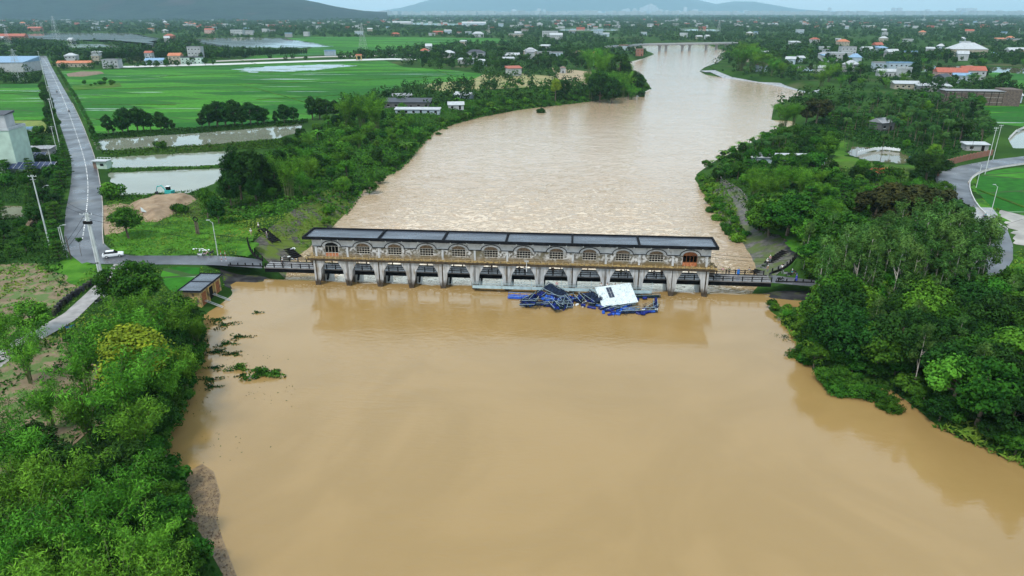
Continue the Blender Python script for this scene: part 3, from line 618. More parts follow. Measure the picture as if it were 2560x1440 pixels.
# front piers: thin blades that flare into the platform
prof = [(-2, .52), (0, .50), (.7, .62), (1.5, .80), (2.4, .92), (3.2, 1.0), (3.7, 1.06), (4.2, 1.34), (4.9, 1.74), (5.66, 2.12)]
for k in range(NB + 1):
    u = k * BAY; lm = .5 if k == 0 else 1; rm = .5 if k == NB else 1
    L_ = [(u - (min(h, .55) if k == 0 else h), z) for z, h in prof]; R__ = [(u + (min(h, .55) if k == NB else h), z) for z, h in prof]
    b = MB()
    for i in range(len(prof) - 1): b.ext([L_[i], R__[i], R__[i + 1], L_[i + 1]], 0, .55)
    pr = P_(b, 'pier', M['pier'])
    b = MB()
    if k % 2 == 1 and k < 11: [b.tube((u + e, -.06, .4), (u + e, -.06, 5.6), .05, n=5) for e in (-.12, .12)]
    else: b.box((u, -.012, 3.1), (.16 if k % 2 else .26, .02, 5.1))
    P_(b, 'drain_line', M['ledge'], pr)
    b = MB(); b.box((u, 3.0, 1.4), (.95, .85, 8.6)); b.box((u, 1.6, 4.95), (.35, 2.2, .35)); P_(b, 'rear_column', M['pier'])
    b = MB(); b.ext([(u - .45, -4), (u + .45, -4), (u + .45, 1.25), (u - .45, 1.25)], 3.45, 9.6); P_(b, 'divider_wall', M['conc_lt'])
    if 0 <= k < NB:
        b = MB()
        for i in range(7):
            t = R(-55 + i * 13); b.box((u + 1.0, 2.6 + 1.9 * math.cos(t) * .9, 1.4 + 1.5 * math.sin(t)), (.35, .5, .5))
        P_(b, 'gate_arm', M['black'])

# ------------------------------------------------------------ the road bridge behind the piers
br = thing('road_bridge', 'low concrete road bridge with black railings running behind the gatehouse piers', 'bridge', (DO[0], DO[1], 0), DA)
VN, VF, ZD = 3.6, 8.0, 2.42
b = MB(); b.box((42.4, (VN + VF) / 2, ZD - .13), (112, VF - VN, .25)); P_(b, 'deck', M['deck'], br)
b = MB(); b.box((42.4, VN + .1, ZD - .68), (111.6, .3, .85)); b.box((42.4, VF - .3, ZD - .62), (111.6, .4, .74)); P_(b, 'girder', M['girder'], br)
def railing(u0, u1, v, par, step=2.0, h=1.05):
    n = int((u1 - u0) / step); b = MB()
    for i in range(n + 1): b.box((u0 + (u1 - u0) * i / n, v, ZD + h / 2), (.20, .18, h))
    for z in (.48, .90): b.box(((u0 + u1) / 2, v, ZD + z), (u1 - u0 - .1, .10, .13))
    return P_(b, 'railing', M['black'], par)
railing(-13.2, 98.2, VN + .05, br); railing(-11.3, 97.6, VF - .1, br)
b = MB(); b.box((42.4, VF - .45, ZD + .06), (111.6, .3, .12)); P_(b, 'kerb', M['conc_dk'], br)
for u0, u1, vv in ((-22, -13.8, VN + .1), (99, 107, VN - .1)):
    b = MB(); b.box(((u0 + u1) / 2, vv, ZD + .17), (u1 - u0, .3, .35))
    for i in range(5): b.box((u0 + .6 + i * (u1 - u0 - 1.2) / 4, vv, ZD + .6), (.2, .2, .55))
    P_(b, 'end_kerb', M['black'], br)
def fence_curve(pts, name, label, posts=9, h=.85, rz=0):
    P = resample(smooth_pts(GP(pts)), 24); b = MB(); c = MB()
    for p, q_ in zip(P[:-1], P[1:]):
        a = math.atan2(q_[1] - p[1], q_[0] - p[0]); b.box(((p[0] + q_[0]) / 2, (p[1] + q_[1]) / 2, 2.75), (math.dist(p, q_), .28, .5), a)
    Q = resample(P, posts)
    for p in Q: c.box((p[0], p[1], 2.9 + h / 2), (.22, .22, h))
    t = thing(name, label, 'kerb wall'); b.build('kerb', M['black'], t); c.build('post', M['black'], t); return t
fence_curve([(657,653),(640,645),(625,628),(619,605)], 'kerb_wall', 'curved black kerb with stub posts beside the left end of the bridge')
fence_curve([(1930,684),(1955,676),(1978,660),(1990,643)], 'kerb_wall', 'curved black kerb with stub posts beside the right end of the bridge', 8)

# ------------------------------------------------------------ pale blue gangway hung on the upstream side
gw = thing('steel_gangway', 'pale blue steel gangway hung along the right half of the piers above the water', 'gangway', (DO[0], DO[1], 0), DA)
b = MB(); U0, U1 = 4.95 * BAY, 10.4 * BAY
b.box(((U0 + U1) / 2, -.75, 1.0), (U1 - U0, 1.0, .08)); P_(b, 'deck', M['galv'], gw)
b = MB()
n = 5
for k in range(6):
    a = U0 + (U1 - U0) * k / 6 + .1; c = U0 + (U1 - U0) * (k + 1) / 6 - .1; b.box(((a + c) / 2, -1.27, 1.18), (c - a, .04, .62))
P_(b, 'kick_plate', M['steel'], gw)
b = MB()
for z in (1.55, 1.85, 2.15): b.tube((U0, -1.27, z), (U1, -1.27, z), .028, n=4)
for z in (1.6, 2.1): b.tube((U0, -.25, z), (U1, -.25, z), .025, n=4)
for k in range(25): u = U0 + (U1 - U0) * k / 24; b.tube((u, -1.27, .9), (u, -1.27, 2.15 if k % 4 else 3.3), .035 if k % 4 else .05, n=4)
P_(b, 'railing', M['steel'], gw)

def lamp(name, label, loc, h, arm, rz=0, group=None, m=None, head=True, r=.11):
    t = thing(name, label, 'street lamp', loc, rz, group)
    b = MB(); b.tube((0, 0, -.1), (0, 0, h), r, r * .6, 8); b.build('post', m or M['pole'], t)
    b = MB(); b.path([(0, 0, h - .3), (arm * .4, 0, h + .35), (arm, 0, h + .55)], .045, 5); a = b.build('arm', M['galv'], t)
    b = MB(); b.box((arm + .3, 0, h + .55), (.75, .28, .14)); b.build('lamp_head', M['galv'], t)
    return t
t = thing('floodlight', 'small floodlight on a short post fixed to the gatehouse ledge above the seventh opening', 'floodlight', D(6.55 * BAY + .4, -.55, 4.7), DA)
b = MB(); b.tube((0, 0, 0), (0, 0, 2.2), .06); b.path([(-.6, -.1, .9), (0, 0, .5), (.8, -.1, 1.1)], .03, 4); b.build('post', M['white'], t)
b = MB(); b.box((0, -.1, 2.35), (.9, .2, .35)); b.build('lamp_head', M['galv'], t)

# ------------------------------------------------------------ wreck of the floating fish farm
M['drum'] = mat('blue_plastic', (.003, .008, .09), (.007, .024, .22), 2, .45, spec=.2, c3=(.05, .04, .03), s3=1.5, p3=(.60, .72))
M['drum2'] = mat('bright_blue_plastic', (.008, .05, .36), (.02, .11, .48), 2, .45, spec=.2, c3=(.06, .05, .04), s3=1.7, p3=(.60, .72))
M['frame_d'] = mat('dark_frame', (.005, .009, .022), (.015, .028, .06), 2, .7, spec=.1)
M['net'] = mat('green_net', (.006, .014, .010), (.016, .034, .026), 3, .9, spec=.05)
def drum_mesh(m):
    b = MB(); n = 12; r = .29; vs = []
    for z, q_ in ((-.45, .9), (-.43, 1), (-.16, 1), (-.14, 1.05), (-.12, 1), (.12, 1), (.14, 1.05), (.16, 1), (.43, 1), (.45, .9)):
        vs += [(z, r * q_ * math.cos(2 * math.pi * i / n), r * q_ * math.sin(2 * math.pi * i / n)) for i in range(n)]
    fs = [(j * n + i, j * n + (i + 1) % n, (j + 1) * n + (i + 1) % n, (j + 1) * n + i) for j in range(9) for i in range(n)] + [tuple(range(n)), tuple(range(9 * n, 10 * n))]
    b.add(vs, fs); return b.mesh('drum', m)
DM = [drum_mesh(M['drum']), drum_mesh(M['drum2'])]
def drum(px, py, ang, tilt=0, z=.15, k=0, lab=None):
    x, y = G(px, py, z); o = link('blue_drum', DM[k]); o.location = (x, y, z); o.rotation_euler = (0, R(tilt), R(ang))
    tag(o, lab or ('bright blue plastic drum among the tangled frames of the wreck' if k else 'dark blue plastic drum floating in the wreck of cage frames'), 'drum', 'plastic drums in the wrecked fish farm')
def frame(px, py, ang, w_, d_, tilt, z, label, net=None, bars=3, roll=0, m=None):
    x, y = G(px, py, z); t = thing('cage_frame', label, 'cage frame', (x, y, z), 0, 'crushed cage frames of the fish farm'); t.rotation_euler = (R(tilt), R(roll), R(ang))
    b = MB()
    for s in (-1, 1):
        b.tube((-w_ / 2, s * d_ / 2, 0), (w_ / 2, s * d_ / 2, 0), .07); b.tube((-w_ / 2, s * (d_ / 2 - .35), .0), (w_ / 2, s * (d_ / 2 - .35), .0), .05)
    for i in range(bars + 1): u = -w_ / 2 + w_ * i / bars; b.tube((u, -d_ / 2, 0), (u, d_ / 2, 0), .05, n=5); b.tube((u, -d_ / 2, .5), (u, -d_ / 2, 0), .04, n=4); b.tube((u, d_ / 2, .5), (u, d_ / 2, 0), .04, n=4)
    for s in (-1, 1): b.tube((-w_ / 2, s * d_ / 2, .5), (w_ / 2, s * d_ / 2, .5), .045, n=5)
    b.build('frame_bars', m or M['frame_d'], t)
    b = MB()
    for s in (-1, 1): b.tube((-w_ / 2, s * d_ / 2, .56), (w_ / 2, s * d_ / 2, .56), .03, n=4)
    b.build('pale_pipe', M['steel'], t)
    if net:
        b = MB(); n = 6
        vs = [(-w_ / 2 * .95 + w_ * .95 * i / n, -d_ / 2 * .9 + d_ * .9 * j / 3, -.05 + .25 * math.sin(i * 2.1 + j * 1.7)) for i in range(n + 1) for j in range(4)]
        b.add(vs, [(i * 4 + j, i * 4 + j + 1, i * 4 + j + 5, i * 4 + j + 4) for i in range(n) for j in range(3)]); b.build('net', net, t)
    return t
frame(1300, 742, -6, 5.0, 1.6, 8, .3, 'light blue cage frame at the far left tip of the wreck', M['drum2'], 4, m=M['drum2'])
frame(1322, 752, 55, 4.2, 1.7, 40, .8, 'tilted dark blue cage frame standing on edge near the left end of the wreck', M['drum'], 3)
frame(1345, 758, -3, 5.5, 1.8, 5, .3, 'flat blue cage frame with many pale pipes left of the wreck centre', M['frame_d'], 4)
frame(1352, 735, 62, 2.6, 1.2, 30, 1.2, 'short blue cage frame leaning up against the gangway', M['drum'], 2)
frame(1390, 728, -38, 5.6, 2.0, 35, 1.4, 'upended black cage frame leaning on the gangway beside the wreck centre', M['frame_d'], 4, 12)
frame(1388, 748, -30, 5.4, 1.5, 15, .5, 'long bright blue cage frame lying aslant below the upended frame', M['drum2'], 4)
frame(1423, 748, 35, 3.8, 1.8, 12, .5, 'folded deep blue cage frame at the wreck centre', M['drum'], 3)
frame(1395, 762, 4, 6.0, 1.2, 3, .2, 'low dark cage frame awash along the front edge of the wreck', M['net'], 4)
frame(1452, 745, 72, 4.4, 1.4, 10, .4, 'narrow dark cage frame pointing at the white hut roof', M['net'], 3)
frame(1482, 742, -65, 5.0, 1.8, 30, 1.3, 'tall navy cage frame standing beside the left edge of the hut roof', M['frame_d'], 3)
frame(1515, 766, -22, 7.0, 1.1, 3, .25, 'slender cage frame trailing below the hut roof', M['net'], 5)
frame(1563, 775, 33, 4.6, 1.5, 6, .3, 'cage frame with bright blue planks lying in front of the hut roof', M['drum2'], 4)
frame(1600, 742, 4, 8.5, .9, 2, .25, 'thin dark cage frame stretching right from the hut roof', M['net'], 5)
frame(1638, 762, 80, 4.0, .8, 3, .25, 'narrow upright navy cage frame at the right end of the wreck', M['drum'], 3)
frame(1600, 779, 6, 7.0, 1.0, 3, .2, 'low cage frame closing the loop at the lower right of the wreck', M['frame_d'], 4)
r2 = random.Random(3)
for x, y, a, k in [(1312,744,10,1),(1325,757,80,0),(1331,763,70,0),(1338,745,50,0),(1352,741,65,1),(1362,735,70,1),(1365,752,-35,1),(1376,745,-33,1),(1384,750,-33,1),(1392,755,-30,1),(1400,758,-25,0),(1408,762,-20,0),(1415,742,40,0),(1421,750,60,0),(1428,757,50,0),(1436,746,20,1),(1444,752,10,0),(1458,763,0,0),(1466,747,80,0),(1472,753,-50,0),(1478,744,-60,0),(1474,768,-12,0),(1484,770,-12,0),(1495,764,-20,1),(1505,768,-20,0),(1522,775,-15,0),(1532,781,-10,0),(1540,784,-10,0),(1556,772,35,1),(1563,768,35,1),(1570,763,35,1),(1580,775,-10,1),(1599,781,0,0),(1607,784,0,0),(1613,781,5,0),(1632,780,8,1),(1622,779,5,0),(1637,770,80,0),(1638,757,80,0),(1640,748,78,0),(1592,748,0,0),(1612,745,4,0),(1358,763,5,0),(1371,766,5,0)]:
    drum(x, y, a, r2.uniform(-12, 12), r2.uniform(.05, .4), k)
r3 = random.Random(17)
for i in range(16):
    px = r3.uniform(1310, 1500) if i < 12 else r3.uniform(1500, 1640); py = 758 - abs(px - 1400) * .02 + r3.uniform(-16, 8) if i < 12 else r3.uniform(768, 786)
    frame(px, py, r3.uniform(-80, 80), r3.uniform(1.8, 3.6), r3.uniform(.6, 1.3), r3.uniform(0, 60) if i < 12 else 5, r3.uniform(.3, 1.1) if i < 12 else .2, 'broken cage frame piece jammed in the tangle of the wreck', [None, M['net'], M['drum']][i % 3], 2, r3.uniform(-20, 20), [M['frame_d'], M['drum'], M['net']][i % 3])
for i in range(34):
    px = r3.uniform(1305, 1495) if i < 24 else r3.uniform(1500, 1645); py = r3.uniform(738, 764) if i < 24 else r3.uniform(768, 788); drum(px, py, r3.uniform(0, 180), r3.uniform(-35, 35), r3.uniform(.1, .9) if i < 24 else .12, i % 3 == 0)
# the sunken hut: tilted white metal roof with a dark panel
ht = thing('wrecked_hut', 'half-sunk floating hut with a tilted speckled white metal roof', 'hut', (*G(1541, 738, 1.8), 1.9)); ht.rotation_euler = (R(24), R(-4), R(10))
M['wroof'] = mat('speckled_white_roof', (.46, .53, .55), (.58, .65, .67), 1, .5, coord='obj', c3=(.10, .12, .12), s3=4.5, p3=(.60, .645), spec=.5)
b = MB(); b.box((0, 0, 0), (7.6, 5.6, .08))
for i in range(15): b.box((-3.5 + i * .5, 0, .055), (.05, 5.58, .03))
b.build('roof', M['wroof'], ht)
b = MB(); b.box((-1.1, .8, .11), (1.1, 2.9, .06)); so_ = b.build('solar_panel', mat('solar_glass', (.02, .028, .05), (.035, .045, .07), 4, .2, coord='obj'), ht)
b = MB(); b.box((-1.1, .8, .148), (1.05, .05, .01)); b.box((-1.1, .8, .148), (.05, 2.85, .011)); b.build('panel_frame', M['galv'], so_)
b = MB(); b.box((-3.6, .1, -1.2), (.1, 4.6, 2.2)); b.box((0, -2.3, -1.2), (7.0, .1, 2.2)); b.box((3.4, .1, -1.2), (.1, 4.6, 2.2)); b.build('wall', M['steel'], ht)
for i, (x, y) in enumerate([(1430,764),(1442,762),(1456,766),(1458,757),(1462,756),(1520,772),(1608,776),(1590,778),(1640,775),(1534,781)]):
    b = MB(); b.box((0, 0, 0), (.55, .4, .3), mtx=Matrix.Rotation(i, 3, 'Z')); b.ball((.25, .1, .05), .22, 6, 4); o = b.build('foam_block', M['white']); o.location = (*G(x, y, .1), .12); tag(o, 'small white foam block floating among the blue wreckage', 'foam block', 'foam blocks in the wreck')

# ------------------------------------------------------------ foliage
def leaves(P, Nn, size, aspect=.5, jit=.7, seed=0):
    r = np.random.RandomState(seed); n = len(P); Nn = Nn / (np.linalg.norm(Nn, axis=1, keepdims=True) + 1e-9)
    Nn = Nn + r.normal(0, jit, (n, 3)) * .6; Nn /= np.linalg.norm(Nn, axis=1, keepdims=True) + 1e-9
    T = np.cross(Nn, r.normal(0, 1, (n, 3))); T /= np.linalg.norm(T, axis=1, keepdims=True) + 1e-9; B = np.cross(Nn, T)
    s = (np.asarray(size) * r.uniform(.6, 1.3, n))[:, None]
    V = np.stack([P - T * s, P + B * s * aspect, P + T * s, P - B * s * aspect], 1).reshape(-1, 3)
    return V, np.arange(4 * n).reshape(n, 4)
def cluster(C, Rr, per, r, flat=.75, shell=.55):
    D_ = r.normal(0, 1, (len(C), per, 3)); D_ /= np.linalg.norm(D_, axis=2, keepdims=True)
    q_ = r.uniform(shell, 1.05, (len(C), per, 1)); off = D_ * q_ * Rr[:, None, None]; off[..., 2] *= flat
    P = (C[:, None, :] + off).reshape(-1, 3); Nn = (D_ + np.array([0, 0, .45])).reshape(-1, 3); return P, Nn
def limbs(b, r, base, top, tips, r0):
    b.path([base, tuple((np.array(base) * .5 + np.array(top) * .5) + np.array([r.uniform(-.2, .2), r.uniform(-.2, .2), 0])), top], [r0, r0 * .75, r0 * .5], 7)
    for t in tips:
        k = min(.95, max(.2, t[2] / (top[2] + .01) - r.uniform(.10, .25))); s = np.array(base) * (1 - k) + np.array(top) * k; m_ = (s + np.array(t)) / 2 + np.array([0, 0, -.25]); b.path([tuple(s), tuple(m_), tuple(t)], [r0 * .45, r0 * .3, r0 * .12], 5)
PROTO = {}
def proto(kind, crown_V, crown_F, lm, tb, tm, cn='crown', tn='trunk'):
    PROTO.setdefault(kind, []).append((npmesh(kind + '_' + cn, crown_V, crown_F, lm), tb.mesh(kind + '_' + tn, tm) if tb else None, cn, tn))
def mk_broad(kind, lm, seed, H=8, W=3.6, nc=30, per=190, ls=.215, z0=.3, bark='bark', shape=1.0, cr=(.85, 1.5)):
    r = np.random.RandomState(seed); C = []
    while len(C) < nc:
        p = r.uniform(-1, 1, 3)
        if np.linalg.norm(p) < 1: p = p / (np.linalg.norm(p) + 1e-6) * (np.linalg.norm(p) ** .45); C.append([p[0] * (W - 1) * (1 - .25 * max(p[2], 0) * shape), p[1] * (W - 1) * (1 - .25 * max(p[2], 0) * shape), H * (z0 + (1 - z0) * .5) + p[2] * (H * (1 - z0) * .5 - .8)])
    C = np.array(C); P, Nn = cluster(C, r.uniform(*cr, nc), per, r); k = P[:, 2] > .15; V, F = leaves(P[k], Nn[k], ls, .55, .7, seed)
    b = MB(); limbs(b, r, (0, 0, -.4), (r.uniform(-.3, .3), r.uniform(-.3, .3), H * .72), C[:9], .1 + H * .018); proto(kind, V, F, M[lm], b, M[bark])
for i in range(3): mk_broad('broad_tree', 'l_broad', 10 + i, 8, 3.7)
for i in range(3): mk_broad('dark_tree', 'l_dark', 20 + i, 9, 4.2, 34, 190, .23, .2)
for i in range(2): mk_broad('light_tree', 'l_light', 30 + i, 7, 3.6, 26, 190, .215, .15)
for i in range(2): mk_broad('reddish_tree', 'l_red', 40 + i, 8, 4.2, 30, 130, .3, .2)
for i in range(3): mk_broad('row_tree', 'l_dark', 50 + i, 9, 3.0, 26, 130, .27, .13, cr=(.8, 1.3))
for i in range(3): mk_broad('bush', 'l_broad', 60 + i, 2.6, 2.0, 12, 110, .20, 0, cr=(.6, 1.0))
for i in range(2): mk_broad('light_bush', 'l_light', 66 + i, 2.6, 2.0, 12, 110, .20, 0, cr=(.6, 1.0))
for i in range(2): mk_broad('yellow_tree', 'l_yellow', 70 + i, 9, 2.6, 24, 230, .14, .35)
for i in range(4): mk_broad('far_tree', 'l_far', 80 + i, 8, 4.0, 16, 40, .62, .1, cr=(1.0, 1.8))
def mk_euca(seed):
    r = np.random.RandomState(seed); H = 15; C = []
    for i in range(15):
        z = r.uniform(.34, 1) ** .8 * H; w_ = 1.9 * (1 - abs(z / H - .68) * 1.6) + .3; a = r.uniform(0, 6.28); C.append([w_ * math.cos(a) * r.uniform(.2, 1), w_ * math.sin(a) * r.uniform(.2, 1), z])
    C.append([0, 0, H]); C = np.array(C); P, Nn = cluster(C, r.uniform(.65, 1.15, len(C)), 120, r, 1.0); V, F = leaves(P, Nn, .22, .35, .8, seed)
    b = MB(); limbs(b, r, (0, 0, -.4), (r.uniform(-.6, .6), r.uniform(-.4, .4), H * .93), C[:5], .115); proto('eucalypt', V, F, M['l_euca'], b, M['barkpale'])
for i in range(4): mk_euca(90 + i)
def mk_bamboo(seed, kind='bamboo', H=13, nc=17, lean=5.2, lm='l_bamboo', per=300):
    r = np.random.RandomState(seed); b = MB(); P = []; Nn = []
    for i in range(nc):
        a = r.uniform(0, 6.28); ln = lean * r.uniform(.25, 1); h = H * r.uniform(.72, 1.0); bx, by = 1.1 * r.uniform(0, 1) * math.cos(a + 1), 1.1 * r.uniform(0, 1) * math.sin(a)
        pts = []
        for j in range(9):
            t = j / 8; rr = ln * t ** 2.3; z = h * (t - .16 * max(0, t - .6) ** 1.2 * 3) ; pts.append((bx + rr * math.cos(a), by + rr * math.sin(a), z))
        b.path(pts, [.07 * (1 - t / 11) for t in range(9)], 5)
        for j in range(per):
            t = .30 + .70 * r.uniform(0, 1) ** .55; k = min(7, int(t * 8)); f = t * 8 - k; c = np.array(pts[k]) * (1 - f) + np.array(pts[k + 1]) * f
            sp = 1.12 * (1.05 - 1.3 * abs(t - .82)) ; d_ = r.normal(0, 1, 3) * np.array([sp, sp, sp * .55]) * .62; d_[2] -= abs(r.normal(0, .25)); P.append(c + d_); Nn.append(d_ + np.array([0, 0, .5]))
    V, F = leaves(np.array(P), np.array(Nn), .27, .24, .9, seed); k = V[:, 2].reshape(-1, 4).min(1) > 0; proto(kind, V, F[k], M[lm], b, M['culm'], 'foliage', 'culms')
for i in range(3): mk_bamboo(100 + i)
def mk_palm(seed, kind='coconut_palm', H=8, nf=17, fl=3.3, tr=.17):
    r = np.random.RandomState(seed); V = []; F = []; b = MB(); tx, ty = r.uniform(-.7, .7, 2); pts = [(tx * t * t, ty * t * t, H * t) for t in (0, .25, .5, .75, 1)]
    b.path([(0, 0, -.3)] + pts[1:], [tr * 1.3, tr, tr * .9, tr * .8, tr * .7], 7)
    for i in range(nf):
        a = i * 2.4 + r.uniform(-.2, .2); e0 = r.uniform(-.1, 1.2); L_ = fl * r.uniform(.85, 1.1); c = np.array([tx, ty, H]); prev = c; el = e0
        for j in range(9):
            d_ = np.array([math.cos(a) * math.cos(el), math.sin(a) * math.cos(el), math.sin(el)]); nx = prev + d_ * L_ / 9; sd = np.array([-math.sin(a), math.cos(a), 0]); wl = .75 * math.sin(math.pi * (j + 1) / 10.5) + .12
            for s in (-1, 1):
                for q_ in (0, .5):
                    m0 = prev * (1 - q_) + nx * q_; tip = m0 + sd * s * wl + d_ * .18 - np.array([0, 0, wl * .55]); k = len(V); V += [m0, m0 + d_ * .16, tip + d_ * .06, tip]; F.append((k, k + 1, k + 2, k + 3))
            prev = nx; el -= .27
    proto(kind, np.array(V), np.array(F), M['l_palm'], b, M['bark'], 'fronds')
for i in range(3): mk_palm(110 + i)
for i in range(2): mk_palm(115 + i, 'areca_palm', 9, 10, 2.0, .09)
def mk_banana(seed):
    r = np.random.RandomState(seed); V = []; F = []; b = MB(); b.path([(0, 0, -.2), (0, 0, 1), (.1, 0, 2.0)], [.16, .13, .1], 6)
    for i in range(9):
        a = i * 2.4; el = r.uniform(.7, 1.3); c = np.array([.1, 0, 2.0]); sd = np.array([-math.sin(a), math.cos(a), 0])
        for j in range(6):
            d_ = np.array([math.cos(a) * math.cos(el), math.sin(a) * math.cos(el), math.sin(el)]); n_ = c + d_ * .42; w0 = .30 * math.sin(math.pi * (j + .4) / 6.4) + .03; w1 = .30 * math.sin(math.pi * min(j + 1.4, 6.3) / 6.4) + .03
            k = len(V); V += [c - sd * w0, c + sd * w0, n_ + sd * w1, n_ - sd * w1]; F.append((k, k + 1, k + 2, k + 3)); c = n_; el -= .38
    proto('banana_plant', np.array(V), np.array(F), M['l_light'], b, M['culm'], 'fronds', 'stem')
for i in range(2): mk_banana(120 + i)
def mk_tier(seed):                     # low roadside tree with flat layered sprays
    r = np.random.RandomState(seed); C = []; R2 = []
    for i in range(5):
        z = 1.2 + i * 1.05; w_ = 2.3 - i * .33
        for j in range(7): a = j * .9 + i + r.uniform(-.2, .2); C.append([w_ * math.cos(a) * r.uniform(.5, 1), w_ * math.sin(a) * r.uniform(.5, 1), z + r.uniform(-.2, .2)])
    C = np.array(C); P, Nn = cluster(C, r.uniform(.7, 1.0, len(C)), 75, r, .28); Nn[:, 2] += 1.5; V, F = leaves(P, Nn, .20, .5, .5, seed)
    b = MB(); limbs(b, r, (0, 0, -.2), (0, 0, 5.6), C[::4], .12); proto('tiered_tree', V, F, M['l_broad'], b, M['bark'])
for i in range(2): mk_tier(130 + i)
KH = dict(broad_tree=8, dark_tree=9, light_tree=7, reddish_tree=8, row_tree=9, bush=2.6, light_bush=2.6, yellow_tree=9, far_tree=8, eucalypt=15.3, bamboo=12.5, coconut_palm=9.2, areca_palm=10, banana_plant=3.4, tiered_tree=6)
KC = dict(bush='bush', light_bush='bush', bamboo='bamboo', eucalypt='tree', coconut_palm='palm tree', areca_palm='palm tree', banana_plant='plant')
NM = dict(bamboo='bamboo_clump', eucalypt='eucalyptus_tree', broad_tree='broadleaf_tree', row_tree='slender_dark_tree', far_tree='distant_tree', tiered_tree='roadside_tree')
TREES = []
def plant(kind, x, y, h, label, group=None, z=None, wide=1.0, tilt=0):
    v = PROTO[kind]; cm, tm, cn, tn = v[rnd.randrange(len(v))]; s = h / KH[kind]
    o = bpy.data.objects.new(NM.get(kind, kind), None); col.objects.link(o); o.empty_display_size = .2
    o.location = (x, y, H1(x, y) if z is None else z); o.rotation_euler = (0, R(tilt), rnd.uniform(0, 6.28)); o.scale = (s * wide, s * wide, s)
    tag(o, label, KC.get(kind, 'tree'), group); link(cn, cm, o)
    if tm: link(tn, tm, o)
    TREES.append((x, y, h)); return o
def T_(kind, px, py, h, label, group=None, wide=1.0, zl=2.5, tilt=0): x, y = G(px, py, zl); return plant(kind, x, y, h, label, group, None, wide, tilt)
KEEP = ROADS + list(RICE.values()) + list(PONDS.values()) + [GP(PATH_A + PATH_B[::-1]), DIRT]
def bad(x, y, mg=1.5, keep=KEEP):
    for K in keep:
        if min(p[0] for p in K) - 4 < x < max(p[0] for p in K) + 4 and min(p[1] for p in K) - 4 < y < max(p[1] for p in K) + 4:
            if inside([x], [y], K)[0] or pdist([x], [y], K)[0] < mg: return True
    return False
def inriver(x, y, mg=.6): return bool(inside([x], [y], RIVER)[0]) or pdist([x], [y], RIVER)[0] < mg
def scatter(poly_px, n, kinds, hr, label, group, mind=3.0, mg=1.2, rmg=1.0, wide=1.0, keep=KEEP, world=False):
    poly = poly_px if world else GP(poly_px); xs = [p[0] for p in poly]; ys = [p[1] for p in poly]; got = []; tries = 0
    while len(got) < n and tries < n * 60:
        tries += 1; x = rnd.uniform(min(xs), max(xs)); y = rnd.uniform(min(ys), max(ys))
        if not inside([x], [y], poly)[0] or inriver(x, y, rmg) or bad(x, y, mg, keep): continue
        if any((x - a) ** 2 + (y - c) ** 2 < mind * mind for a, c in got): continue
        got.append((x, y)); k = kinds[rnd.randrange(len(kinds))]
        plant(k, x, y, rnd.uniform(*hr), label if isinstance(label, str) else label.get(k, label['']), group, wide=wide)
    return got
def tufts(name, poly_px, dens, size, h, m, label, zl=2.5, keep=KEEP, mg=.3, seed=5, rmg=-1.0, clump=0, world=False, z=None, asp=.3, cat='plants'):
    r = np.random.RandomState(seed); poly = poly_px if world else GP(poly_px, zl); xs = [p[0] for p in poly]; ys = [p[1] for p in poly]
    A = (max(xs) - min(xs)) * (max(ys) - min(ys)); n = int(A * dens * 1.7); size = size * 1.2; asp = min(.6, asp * 1.6); X = r.uniform(min(xs), max(xs), n); Y = r.uniform(min(ys), max(ys), n); k = inside(X, Y, poly)
    if clump: k &= fbm(X / clump, Y / clump, 3, seed) > .5
    X, Y = X[k], Y[k]
    for K in keep:
        if max(p[0] for p in K) < min(xs) or min(p[0] for p in K) > max(xs) or max(p[1] for p in K) < min(ys) or min(p[1] for p in K) > max(ys): continue
        k = ~inside(X, Y, K) & (pdist(X, Y, K) > mg); X, Y = X[k], Y[k]
    if rmg > -90: d = pdist(X, Y, RIVER); d = np.where(inside(X, Y, RIVER), -d, d); k = d > rmg; X, Y = X[k], Y[k]
    mound = h * (.25 + 1.1 * np.clip(fbm(X / 3.5, Y / 3.5, 3, seed + 3) - .25, 0, 1)); Zg = np.maximum(hland(X, Y), level(X, Y) - .05) if z is None else np.full(len(X), z)
    P = np.stack([X, Y, Zg + mound * r.uniform(.15, 1, len(X)) ** .6], 1); Nn = r.normal(0, .6, (len(X), 3)) + np.array([0, 0, 1]); V, F = leaves(P, Nn, size, asp, .8, seed)
    o = link(name, npmesh(name, V, F, m)); tag(o, label, cat, kind='stuff'); return o
def TP(kind, px, base, top, label, group=None, wide=1.0, tilt=0):
    x, y = G(px, base); h = Zat(top, y) - 2.5; return plant(kind, x, y, h, label, group, None, wide, tilt)

# ------------------------------------------------------------ near left bank
g = 'pale green bamboo clumps at the lower left corner'
for i, (px, py, h) in enumerate([(60,1330,10.5),(185,1320,11),(330,1345,9.5),(110,1440,10),(255,1440,10.5),(385,1450,9),(20,1500,10),(180,1560,10),(330,1570,9.5),(-70,1400,11),(-60,1600,10),(420,1545,8)]):
    T_('bamboo', px, py, h, 'bright green feathery bamboo clump lower left, ' + ['behind the mass near the left edge', 'behind the mass below the dark bushy tree', 'nearest the round silt mat', 'left of the middle of the mass', 'in the middle of the mass', 'overhanging the lower silt mat', 'hard against the left edge', 'at the bottom edge, left of centre', 'at the bottom edge, right of centre', 'cut by the left edge', 'cut by the bottom left corner', 'at the bottom edge beside the silt'][i], g, 1.05)
T_('bamboo', 318, 1085, 15.5, 'tallest bamboo clump with long bare dark culms fanning out above the flooded field', None, .95)
T_('bamboo', 215, 1005, 12.5, 'arching bamboo clump leaning over the concrete path', None, .9)
T_('bamboo', 75, 960, 10.5, 'bamboo clump beside the path at the left edge of the photo', None, .9)
